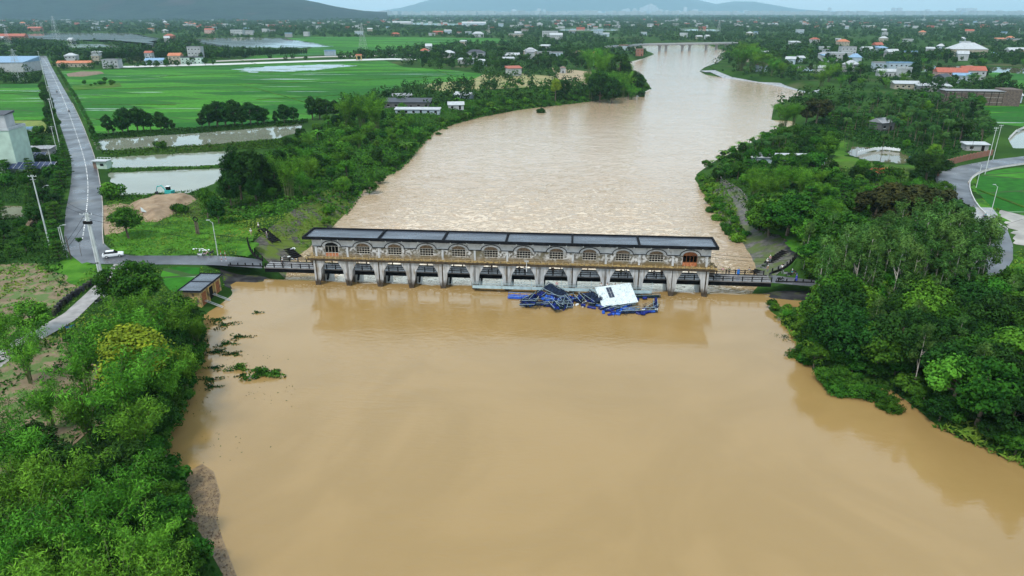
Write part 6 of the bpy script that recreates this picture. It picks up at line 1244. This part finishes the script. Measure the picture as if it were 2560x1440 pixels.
house(70, 385, 20, 4, 2.4, 4, 'grey', 'grey', 'mono', 'long low grey shed behind the solar arrays', 1, None, 'shed', 'shed', win=False)
house(38, 332, 22, 3, 1.8, 3, 'green', 'blue', 'flat', 'low turquoise screen wall behind the pale block', 1, None, 'shed', 'shed', win=False)
house(15, 178, 52, 30, 9, 4, 'white', 'blue', 'mono', 'large pale blue warehouse shed at the left edge beside the pylon', 1, None, 'warehouse', 'warehouse', win=False)
# white kiosk by the road
x, y = G(258, 420); t = thing('roadside_kiosk', 'small pale green metal kiosk with white roof between the road and the ponds', 'kiosk', (x, y, 2.3), R(-4)); b = MB(); b.box((0, 0, 1.5), (5.2, 3.2, 3.0)); b.build('wall', WALLS['green'], t)
b = MB(); b.box((0, -.2, 3.1), (6.0, 4.2, .16)); rf = b.build('roof', ROOFS['white'], t); b = MB(); [b.tube((k, 1.7, 3.2), (k, 1.7, 3.8), .05) for k in (-2.6, -1.3, 0, 1.3, 2.6)]; b.tube((-2.6, 1.7, 3.8), (2.6, 1.7, 3.8), .05); b.build('roof_rail', M['white'], rf); b = MB(); b.box((-1.9, -1.62, 1.4), (1.2, .08, 2.4)); b.build('door', ROOFS['brown'], t); b = MB(); b.box((.8, -1.62, 1.7), (1.3, .08, .9)); b.build('window', M['dark'], t)
HL = [ # px, py, w, d, h, rot, wall, roof, kind, label, storeys
(182,157,12,9,8,6,'white','white','hip','white two-storey house with hipped roof nearest the left road',2),(190,167,34,8,4,4,'cream','orange','gable','long low house with orange tiles beside the left road',1),(244,157,8,8,8,6,'cream','white','flat','narrow cream two-storey house behind the palms',2),(283,170,16,10,8,3,'white','grey','flat','white two-storey house with grey balcony roof near the pond-side lane',2),
(376,152,8,8,9,4,'white','red','gable','tall narrow house with red gable in the lane row',2),(390,160,20,9,4,2,'bluish','blue','gable','pale blue-roofed bungalow in the lane row',1),(442,160,13,10,9,3,'cream','orange','gable','ornate house with orange gable in the lane row',2),(492,148,16,11,14,3,'white','grey','flat','tallest white house at the right of the lane row',3),(482,160,22,8,7,3,'green','dark','flat','pale green shop house in front of the tallest white house',2),
(1190,146,22,12,7,-8,'white','dark','hip','white villa with dark hipped roof in the left bank village',2),(1165,160,16,9,5,-14,'grey','white','mono','grey barn with white sloping roof below the white villa',1),(1280,146,18,10,4,8,'white','white','gable','white low-roofed house right of the villa',1),(1345,140,34,10,5,2,'grey','white','flat','long grey hall with white flat roof in the village',1),(1390,146,16,9,7,2,'bluish','grey','flat','pale grey house at the right end of the village',2),(1448,140,16,9,4,3,'cream','brown','hip','low cream house with brown roof behind the bamboo stand',1),
(1407,183,5,5,5,0,'white','brown','hip','small white shrine with brown roof between the fields and the bamboo stand',1),(1022,270,27,10,4,-2,'dark','dark','mono','long dark-roofed shed on the left bank above the thicket',1),(1045,284,25,5,2.6,-2,'bluish','white','mono','long pale shed just in front of the dark-roofed shed',1),(1140,272,9,6,2.6,6,'white','white','gable','small white hut right of the dark-roofed shed',1),(1005,250,12,5,3,20,'grey','grey','gable','grey curved-roof shed behind the dark-roofed shed',1),(1160,248,12,6,3,-30,'bluish','white','gable','white plastic greenhouse among the gardens',1),
(1195,93,26,14,8,0,'white','white','hip','white house at the edge of the far rice field',2),(1375,92,36,16,12,2,'white','white','flat','large white building group left of the distant bridge',2),(1390,100,26,14,10,0,'white','white','gable','white building in front of the large white group',2),(1495,88,22,14,12,0,'bluish','blue','flat','pale blue block left of the distant bridge',2),(1290,92,34,16,6,0,'cream','white','flat','low cream hall beyond the far tree belt',1),
(989,90,20,10,5,0,'brick','red','hip','red-roofed house beyond the far rice field, leftmost',1),(1095,86,26,10,6,0,'brick','red','gable','red-roofed house beyond the middle of the far rice field',1),(1005,60,90,20,7,0,'white','white','gable','long white factory hall on the far plain',1),(1185,62,110,24,7,0,'bluish','white','gable','long pale factory hall in front of the distant city',1),
(1598,139,9,8,8,0,'brick','brown','flat','small unfinished brick house beside the distant bridge',2),
(2095,155,24,16,10,-6,'white','white','flat','white two-storey house with flat roof on the far right bank',2),(2115,145,18,12,13,-6,'white','grey','flat','taller white house just behind the flat-roofed white one',3),(2060,150,13,9,7,-4,'white','grey','hip','small white house left of the flat-roofed white one',2),(2035,108,16,10,7,4,'white','red','hip','white house with bright red roof on the far right bank',2),(1985,118,16,12,8,4,'white','white','mono','pale house with tilted white roof on the far right bank',2),(2105,118,18,12,9,-4,'cream','orange','hip','cream house with faded orange roof behind the white group',2),
(2412,140,42,26,9,-8,'cream','white','hip','large hall with wide white hipped roof at the far right',1),(2245,182,22,9,9,-5,'bluish','blue','flat','pale blue long house beyond the palm grove',2),(2195,178,12,8,8,-5,'bluish','grey','flat','pale blue house left of the long pale blue one',2),(2215,190,16,8,4,-8,'white','white','gable','white low house in front of the pale blue long house',1),
(2370,205,22,12,8,-12,'pink','red','gable','pink house with bright red roof behind the dark brick building',2),(2425,200,18,12,8,-12,'white','red','gable','white house with red gables right of the pink one',2),(2400,207,14,8,6,-12,'bluish','blue','gable','sky blue roofed house in front of the red roofs',1),(2352,212,10,9,6,30,'white','dark','gable','small house with steep dark roof left of the red roofs',1),(2280,222,28,10,4,-10,'cream','white','mono','long low building with pale flat roof left of the brick building',1),(2330,228,22,8,4,-10,'grey','white','mono','cluttered grey shed left of the brick building',1),
(2510,255,16,9,4.5,-8,'bluish','white','gable','small shed with blue wall and white roof right of the brick building',1),(2535,138,22,14,6,0,'white','white','gable','white-roofed house at the right edge of the photo',1),(1967,404,0,0,0,0,'white','white','gable','',0),(2202,325,9,7,4,25,'dark','grey','gable','grey-roofed pavilion among the palms',1),(2435,375,9,4,2.6,-4,'grey','white','mono','little shed with white roof beside the brick wall on the right',1),
(2205,435,6,5,.9,10,'cream','orange','flat','low terrace with coloured cloth on the garden lawn',1),(135,98,10,8,5,0,'white','white','gable','',0),(90,78,40,14,9,0,'brick','red','gable','red-roofed house on the flooded plain at the far left',2),(30,100,60,16,8,4,'brick','red','gable','large red-roofed hall at the left edge beside the flooded fields',1),(425,96,20,12,6,0,'brick','red','hip','red house on the wooded islet between flooded fields',1),
(595,88,30,16,12,0,'white','white','flat','white building group beyond the flooded fields',2),(625,87,20,12,10,0,'white','grey','flat','narrow white building right of the white group',2),(525,84,24,12,10,0,'pink','red','gable','pinkish house beyond the flooded fields',2),(240,76,22,12,10,0,'bluish','white','flat','pale house on the shore beyond the flooded fields',2),(118,32,160,40,45,0,'white','white','flat','big white building at the foot of the left mountain',3)]
for px, py, w_, d_, h, rz, wc, rc, kd, lab, st_ in HL:
    if lab: house(px, py, w_, d_, h, rz, wc, rc, kd, lab, st_)
house(1965, 408, 27, 5, 2.6, -3, 'bluish', 'white', 'mono', 'long shed with pale turquoise roof among the bamboo on the right bank', 1, None, 'shed', 'shed', win=False)
# dark brick framed building
x, y = G(2435, 262); bb = thing('brick_building', 'unfinished dark brick building with bare frame walls at the right', 'building', (x, y, 2.5), R(-9)); mbk = mat('dark_brick', (.075, .058, .05), (.14, .105, .085), 1.2, .9)
b = MB(); b.box((-3, 0, 4.2), (33, 10, 8.8)); b.build('wall', mbk, bb); b = MB(); b.box((18, 1, 4.9), (10, 13, 10)); b.build('wing', mbk, bb); b = MB(); b.box((-3, -.2, 8.75), (34, 10.8, .3)); b.build('roof', ROOFS['grey'], bb)
for z in (2.2, 5.0, 7.6): b = MB(); b.box((-3, -5.05, z), (33, .12, .18)); b.build('ledge', M['concrete'], bb)
for k in range(9): b = MB(); b.box((-19 + k * 4.2, -5.08, 4.2), (.3, .1, 8.4)); b.build('column', M['black'], bb)
# brick boundary wall by the right road
def wall(name, pts, h, th, m, label, cat='wall', post=None):
    P = resample(smooth_pts(GP(pts), 1), 30); t = thing(name, label, cat, (P[0][0], P[0][1], 2.5)); b = MB(); c = MB()
    for i, (p, q_) in enumerate(zip(P[:-1], P[1:])):
        a = math.atan2(q_[1] - p[1], q_[0] - p[0]); b.box(((p[0] + q_[0]) / 2 - P[0][0], (p[1] + q_[1]) / 2 - P[0][1], h / 2), (math.dist(p, q_), th, h), a)
        if i % 2 == 0: c.box((p[0] - P[0][0], p[1] - P[0][1], h / 2 + .1), (th * 2, th * 2, h + .25), a)
    b.build('wall', m, t); c.build('post', post or m, t)
wall('boundary_wall', [(2360,417),(2400,405),(2440,396),(2480,388)], 2.2, .25, WALLS['brick'], 'rusty brick boundary wall along the right road')
wall('boundary_wall', [(2345,440),(2352,425),(2362,416)], 2.0, .25, WALLS['brick'], 'short piece of brick wall at the corner of the right road')
wall('retaining_wall', [(255,692),(240,706),(205,730),(160,760),(135,790)], 1.0, .35, M['conc_dk'], 'low dark retaining wall between the path and the cassava plot')
wall('garden_fence', [(2145,385),(2200,372),(2250,378)], 1.0, .15, M['white'], 'white balustrade behind the garden pond')
wall('canal_edge', [(2525,345),(2545,325),(2600,312)], .8, .3, M['conc_lt'], 'pale concrete canal edge at the right edge of the photo')
wall('kerb_wall', [(70,572),(88,548)], .8, .5, M['sand'], 'short weathered stone wall in the scrub left of the road')
# yellow gate shrine on the far lane
x, y = G(898, 151); t = thing('village_gate', 'small yellow and red village gate on the lane beyond the rice field', 'gate', (x, y, 2.7)); b = MB(); [b.box((s * 2.6, 0, 2.4), (1.1, 1.1, 4.8)) for s in (-1, 1)]; b.box((0, 0, 5.2), (7, 1.4, 1.0)); b.build('arch', WALLS['yellow'], t); b = MB(); b.add([(-4.2, -1.4, 5.7), (4.2, -1.4, 5.7), (4.2, 1.4, 5.7), (-4.2, 1.4, 5.7), (-3, 0, 7), (3, 0, 7)], [(0, 1, 5, 4), (1, 2, 5), (2, 3, 4, 5), (3, 0, 4), (0, 3, 2, 1)]); b.build('roof', ROOFS['red'], t)
# distant bridge
P0 = G(1520, 118, 8); P1 = G(1612, 110, 9); P2 = G(1840, 106, 9); db = thing('distant_bridge', 'distant concrete bridge with pale parapet crossing the river on paired piers', 'bridge', (0, 0, 0))
b = MB(); c = MB(); f = MB()
for A_, B_ in ((P0, P1), (P1, P2)):
    a = math.atan2(B_[1] - A_[1], B_[0] - A_[0]); L_ = math.dist(A_, B_); cx, cy = (A_[0] + B_[0]) / 2, (A_[1] + B_[1]) / 2
    b.box((cx, cy, 7.6), (L_, 11, 1.9), a); nx, ny = math.sin(a), -math.cos(a); c.box((cx + nx * 5.6, cy + ny * 5.6, 9.0), (L_, .4, 1.5), a); c.box((cx - nx * 5.4, cy - ny * 5.4, 9.0), (L_, .4, 1.4), a); f.box((cx, cy, 8.58), (L_ - 1, 10.4, .1), a)
b.build('girder', WALLS['grey'], db); c.build('parapet', WALLS['white'], db); f.build('deck', M['asphalt'], db)
for px in (1648, 1664, 1704, 1722, 1764, 1790, 1815): x, y = G(px, 128, 0); a = math.atan2(P2[1] - P1[1], P2[0] - P1[0]); k = (px - 1612) / 228; x, y = P1[0] + (P2[0] - P1[0]) * k, P1[1] + (P2[1] - P1[1]) * k; b = MB(); b.box((x, y, 1.8), (3.2, 4, 10.6)); b.box((x, y, 6.2), (6, 8, 1.2)); b.build('pier', WALLS['grey'], db)

# ------------------------------------------------------------ water plants and drifting litter
def floater(px, py, rad, h, label, m='l_broad', n=120, seed=0, ls=.22, group='drifting plants near the left bank', el=1.0, ang=0):
    r = np.random.RandomState(seed); x, y = G(px, py, 0); a = r.uniform(0, 6.28, n); q_ = rad * r.uniform(0, 1, n) ** .7 * (.6 + .5 * np.sin(a * 3 + seed)); X = q_ * np.cos(a) * el; Y = q_ * np.sin(a); X, Y = X * math.cos(ang) - Y * math.sin(ang), X * math.sin(ang) + Y * math.cos(ang)
    P = np.stack([X, Y, .03 + h * r.uniform(0, 1, n) * (1 - q_ / rad * .7)], 1); V, F = leaves(P, r.normal(0, .6, (n, 3)) + np.array([0, 0, 1]), ls, .4, .7, seed)
    o = link('floating_plant', npmesh('floating_plant', V, F, M[m])); o.location = (x, y, 0); tag(o, label, 'water plant', group)
for i, (px, py, rad, h, n, lab) in enumerate([(655,938,2.6,1.1,420,'leafy bush standing in the water, largest of the drifting plants'),(598,922,1.8,.8,200,'low leafy bush left of the largest drifting plant'),(688,932,.9,.6,80,'small leafy sprig right of the largest drifting plant'),(545,800,1.8,.2,130,'flat green weed mat nearest the pump house'),(560,813,2.6,.15,160,'second flat weed mat below the pump house'),(600,843,1.9,.2,120,'weed mat with grassy tips off the left bank'),(565,860,1.7,.2,110,'dark weed mat off the thicket, middle of the row'),(545,880,2.2,.2,170,'broad dark weed mat close to the left bank shrubs'),(585,885,1.5,.15,90,'faint weed mat right of the broad dark one'),(540,920,1.4,.2,90,'weed mat above the leafy bush'),(528,950,1.8,.2,140,'weed mat hugging the left bank'),(530,968,1.2,.2,80,'lowest weed mat at the left bank'),(644,782,.9,.3,45,'small dark clump of drifting twigs off the pump house'),(605,940,.9,.2,50,'weed scrap left of the leafy bush')]):
    floater(px, py, rad, h, lab, 'l_broad' if h > .5 else 'l_dark', int(n * 1.8), 40 + i, .28 if h > .5 else .24, el=1.5)
M['twig'] = mat('driftwood', (.045, .03, .018), (.12, .085, .05), 3, .9)
for i, (px, py, rad, n, lab) in enumerate([(1612,768,2.2,150,'brown knot of driftwood caught inside the right loop of the wreck'),(1412,764,2.6,120,'driftwood and rubbish along the front of the wreck'),(1465,760,1.8,100,'brown rubbish between the wreck halves'),(1350,768,1.6,70,'twigs trapped under the left end of the wreck'),(1548,788,1.8,70,'thin line of twigs below the hut roof')]):
    floater(px, py, rad, .3, lab, 'twig', n, 80 + i, .16, 'driftwood caught in the wreck', 1.5)
floater(1962, 845, 2.4, .6, 'grey dead branches sticking out of the water on the right', 'l_dark', 110, 61, .16, None, 1.2, -.7)
tufts('floating_silt', [(505,1170),(535,1190),(550,1250),(545,1300),(560,1370),(590,1440),(600,1560),(480,1560),(470,1330),(450,1290),(470,1190)], 9, .10, .02, mat('brown_litter', (.07, .045, .028), (.13, .09, .055), 2, .9), 'brown mat of leaf litter drifting along the lower left bank', zl=0, rmg=-99, z=.015, asp=.5, seed=70, keep=[], cat='litter')
sheet('silt_film', GP([(505,1160),(535,1180),(552,1240),(540,1300),(565,1370),(592,1440),(610,1600),(430,1600),(455,1300),(450,1190)], 0), .012, mat('silt_film', (.20, .135, .065), (.13, .085, .045), 1.5, .35, lo=.45, hi=.6))
tufts('floating_specks', [(520,860),(740,900),(760,1100),(520,1180),(470,1080)], .25, .12, .02, M['l_dark'], 'scattered dark bits of plant litter drifting off the left bank', zl=0, rmg=-99, z=.015, seed=71, keep=[], cat='litter', clump=6)
for px, py, n in [(498,628,14),(510,632,10),(722,592,10),(712,606,6),(728,607,7)]:
    r = random.Random(px); b = MB()
    for i in range(n): b.box((r.uniform(-1.3, 1.3), r.uniform(-.6, .6), .1 + r.uniform(0, .15)), (r.uniform(.2, .55), r.uniform(.15, .4), .12), r.uniform(0, 3))
    x, y = G(px, py, 2.2); o = b.build('litter_pile', M['white']); o.location = (x, y, H1(x, y) + .15); tag(o, 'scatter of white plastic litter at photo position left of the gatehouse'.replace(' at photo position', ''), 'litter', 'white litter scattered left of the gatehouse')
def steps(px, py, rz, n, w_, label):
    x, y = G(px, py, 1.8); t = thing('stone_steps', label, 'steps', (x, y, H1(x, y) + .1), R(rz)); t.rotation_euler = (0, 0, R(rz)); b = MB()
    for i in range(n): b.box((i * .8, 0, -.22 * i + .1), (.4, w_, .4))
    b.build('step', M['black'], t); b = MB(); [b.add([( -.4, s, .2), (n * .8, s, -.22 * n + .25), (n * .8, s, -.22 * n - .3), (-.4, s, -.3)], [(0, 1, 2, 3)]) for s in (-w_ / 2, w_ / 2)]; b.build('side', M['conc_dk'], t)
steps(655, 582, -42, 9, 2.4, 'upper flight of black steps down the stone bank left of the gatehouse'); steps(716, 598, -42, 6, 2.4, 'lower flight of black steps beside the left end of the gatehouse')
steps(1965, 620, 215, 8, 2.4, 'upper flight of black steps down the stone bank right of the gatehouse'); steps(1902, 640, 215, 5, 2.4, 'lower flight of black steps beside the rushing water on the right')
for px in (2040, 2052): x, y = G(px, 800, 1); t = thing('ladder_mast', 'dark lattice mast standing at the edge of the eucalyptus grove, ' + ('left one' if px == 2040 else 'right one'), 'mast', (x, y, .5)); b = MB(); [b.tube((s * .3, 0, -.6), (s * .3, 0, 9), .09) for s in (-1, 1)]; b.build('upright', M['black'], t); b = MB(); [b.tube((-.3, 0, k * .8), (.3, 0, k * .8 + .1), .05) for k in range(11)]; b.build('rungs', M['black'], t)

# ------------------------------------------------------------ the far plain
r = np.random.RandomState(5)
def farband(y0, y1, n, ls, per, hh, rad, name, label, seed, cut=.42):
    r = np.random.RandomState(seed); Y = y0 * (y1 / y0) ** r.uniform(0, 1, n * 3); X = (Y + 80) * r.uniform(-.92, .92, n * 3); k = (fbm(X / 130 + 7, Y / 130, 3, seed) > cut) | (r.uniform(0, 1, n * 3) < .12); X, Y = X[k][:n], Y[k][:n]
    for K in list(RICE.values()) + list(PONDS.values()) + ROADS + [RIVER]:
        k = ~inside(X, Y, K) & (pdist(X, Y, K) > rad * .8); X, Y = X[k], Y[k]
    for K in FLOOD.values():
        k = np.ones(len(X), bool)
        for s_ in (1, .985, .97, .955, .94, .925, .91): k &= ~inside(X / s_, Y / s_, K)
        k &= pdist(X, Y, K) > rad; X, Y = X[k], Y[k]
    C = np.stack([X, Y, 2.5 + hh * .45 * r.uniform(.6, 1.3, len(X))], 1); P, Nn = cluster(C, rad * r.uniform(.6, 1.3, len(X)), per, r, hh / rad * .55, .5); k = P[:, 2] > 2.4; V, F = leaves(P[k], Nn[k], ls, .7, .7, seed); o = link(name, npmesh(name, V, F, M['l_far'])); tag(o, label, 'woodland', kind='stuff')
farband(420, 900, 2600, .8, 60, 7, 3.6, 'distant_trees', 'scattered trees and hedges of the middle plain', 3, .44)
farband(900, 2200, 7000, 1.5, 34, 8, 5, 'distant_trees', 'dark tree belts between the far villages', 4)
farband(2200, 5200, 6500, 3.0, 22, 10, 9, 'distant_trees', 'endless dark woodland of the far plain', 5)
farband(5200, 17000, 6500, 8, 14, 14, 20, 'distant_trees', 'hazy woodland towards the distant city', 6, .38)
WC, RC = ['white', 'white', 'cream', 'bluish', 'grey'], ['white', 'white', 'grey', 'red', 'orange', 'blue', 'brown']
LOW = {}
def low_house(x, y, s, w1, r1, k, group):
    key = (k, w1, r1)
    if key not in LOW:
        t = house(0, 0, 9, 6.5, 3.8, 0, w1, r1, ('gable', 'flat', 'hip', 'mono')[k], 'x', 1, xy=(0, 0), win=False); LOW[key] = [c.data for c in col.objects if c.parent == t]
        for c in [c for c in col.objects if c.parent == t]: bpy.data.objects.remove(c)
        bpy.data.objects.remove(t)
    t = thing('distant_house', 'small %s house with %s roof among the trees of the far plain' % (w1, r1), 'house', (x, y, 2.5), rnd.uniform(-.5, .5), group); t.scale = (s * rnd.uniform(.7, 1.5), s, s * rnd.uniform(.8, 1.7))
    for n_, me in zip(('wall', 'roof'), LOW[key]): link(n_, me, t)
cnt = 0; seed_r = random.Random(21); placed = []
while cnt < 160:
    y = 640 * (3600 / 640) ** seed_r.random(); x = (y + 60) * seed_r.uniform(-.80, .80)
    if inriver(x, y, 15) or bad(x, y, 10, KEEP + list(FLOOD.values())): continue
    if any(inside([x / s_], [y / s_], K)[0] for K in FLOOD.values() for s_ in (1, .97, .94)): continue
    if y < 900 and x < 150 and vnoise(np.array([x / 90.]), np.array([y / 90.]), 4)[0] < .6: continue
    w1 = WC[seed_r.randrange(5)]; r1 = RC[seed_r.randrange(7)] if seed_r.random() < .6 else 'white'
    low_house(x, y, 1.0 + y / 4200, w1, r1, seed_r.randrange(4), 'houses scattered over the far plain'); cnt += 1
def town(n, y0, y1, u0, u1, hmin, hmax, wmin, wmax, name, label, m, seed):
    r = random.Random(seed); b = MB()
    for i in range(n): y = y0 * (y1 / y0) ** r.random(); x = y * r.uniform(u0, u1); w_ = r.uniform(wmin, wmax); h = r.uniform(hmin, hmax); b.box((x, y, 2.5 + h / 2), (w_, w_ * .6, h), r.uniform(-.5, .5))
    tag(b.build(name, m), label, 'houses', kind='stuff')
town(480, 2600, 9000, -.80, .80, 4, 11, 9, 24, 'distant_houses', 'countless pale houses dotting the far plain', WALLS['white'], 1)
town(160, 2500, 7000, -.80, .80, 5, 9, 10, 28, 'distant_houses', 'red roofs dotting the far plain', ROOFS['red'], 2)
town(1700, 14000, 20000, -.18, .82, 15, 85, 40, 130, 'distant_city', 'dense pale city blocks along the horizon', WALLS['white'], 3)
TW = mat('tower_wall', (.50, .55, .60), (.36, .42, .50), .012, .8, stretch=(1, 1, 8, 0))
rt = random.Random(9); TWR = [(1217,28),(1284,24),(1338,22),(1350,24),(1298,30),(1560,20),(1567,16),(1573,13),(1580,10),(1586,14),(1592,20),(1602,24),(1522,24),(1530,22),(1615,26),(1654,18),(1676,24),(1690,28),(1500,27),(1470,28),(1440,26),(1410,28),(1380,30),(1330,28),(1260,29),(1190,30),(1130,30),(1766,28),(1785,26),(1966,20),(2104,20),(2117,20),(2178,24),(2250,21),(2268,21),(2312,29),(2210,30),(1045,31),(1545,22),(1640,26),(1700,30),(1740,30),(2490,28),(2550,30)]
for px, t0 in TWR:
    yy = rt.uniform(16000, 18500); x = (px - 1280) / 1750 * yy * 1.075; z = Zat(t0, yy); wd = rt.uniform(65, 110) * (2.2 if px in (2250, 2268, 2312) else 1); t = thing('city_tower', 'pale high-rise tower %s on the hazy horizon' % ('of the central city cluster' if 1480 < px < 1700 else 'standing apart'), 'tower', (x, yy, 2.5), 0, 'high-rise towers on the horizon')
    b = MB(); b.box((0, 0, z / 2), (wd, wd * .7, z)); b.build('shaft', TW, t); b = MB(); b.box((0, 0, z + 3), (wd * .5, wd * .4, 8)); b.build('crown', TW, t)

# ------------------------------------------------------------ mountains
def hill(name, y0, y1, prof, m, seed, rough_=.25):
    nu, nv = 260, 70; px = np.linspace(prof[0][0], prof[-1][0], nu); t0 = np.interp(px, [p[0] for p in prof], [p[1] for p in prof]); v = np.linspace(0, 1, nv); yr = y0 + (y1 - y0) * .55
    hz = np.array([Zat(a, yr) for a in t0]) * (1.22 if y0 > 20000 else 1.1); PX, V_ = np.meshgrid(px, v); Yy = y0 + (y1 - y0) * V_; Xx = (PX - 1280) / 1750 * Yy * 1.075; bump = np.sin(np.pi * np.clip(V_ / 1.1, 0, 1)) ** 1.3; sc_ = (y1 - y0) / 9
    rel = fbm(Xx / sc_, Yy / sc_, 5, seed); ridge = 1 - np.abs(2 * fbm(Xx / sc_ * .8 + 5, Yy / sc_ * .8, 4, seed + 5) - 1)
    Zz = np.maximum(hz[None, :], 0) * np.clip(bump, 0, 1) * (1 - rough_ + rough_ * 1.2 * (rel * .5 + ridge * .6)) - 2
    a = np.arange(nu * nv).reshape(nv, nu); F = np.stack([a[:-1, :-1], a[:-1, 1:], a[1:, 1:], a[1:, :-1]], -1).reshape(-1, 4)
    o = link(name, npmesh(name, np.stack([Xx.ravel(), Yy.ravel(), Zz.ravel()], 1), F, m, True)); tag(o, kind='structure')
M['mtn'] = mat('forested_hill', (.007, .020, .020), (.016, .036, .030), .006, .95, c3=(.035, .035, .035), s3=.0022, p3=(.62, .70), spec=.1, bump=12, bscale=.02)
hill('mountain', 5200, 8800, [(-600,-120),(-200,-110),(0,-80),(200,-45),(350,-60),(500,-50),(640,-35),(740,-18),(800,-4),(850,7),(900,19),(960,28),(1010,31)], M['mtn'], 3)
hill('mountain', 27000, 37500, [(985,30),(1040,22),(1080,12),(1130,0),(1180,-20),(1260,-50),(1360,-70),(1450,-75),(1540,-50),(1600,-22),(1650,-4),(1690,8),(1720,14),(1760,8),(1800,9),(1850,17),(1900,25),(1980,29)], M['mtn'], 8, .15)
# ------------------------------------------------------------ haze: the air itself
def haze():
    b = MB(); b.box((0, 18900, 1297), (110000, 39800, 2606)); m = bpy.data.materials.new('haze'); m.use_nodes = True; t = m.node_tree; t.nodes.clear()
    o = t.nodes.new('ShaderNodeOutputMaterial'); v = t.nodes.new('ShaderNodeVolumePrincipled'); v.inputs['Density'].default_value = 5.2e-5; v.inputs['Color'].default_value = (.54, .81, 1, 1); v.inputs['Anisotropy'].default_value = .2
    t.links.new(v.outputs[0], o.inputs['Volume']); h = b.build('haze', m); tag(h, kind='stuff')
haze()
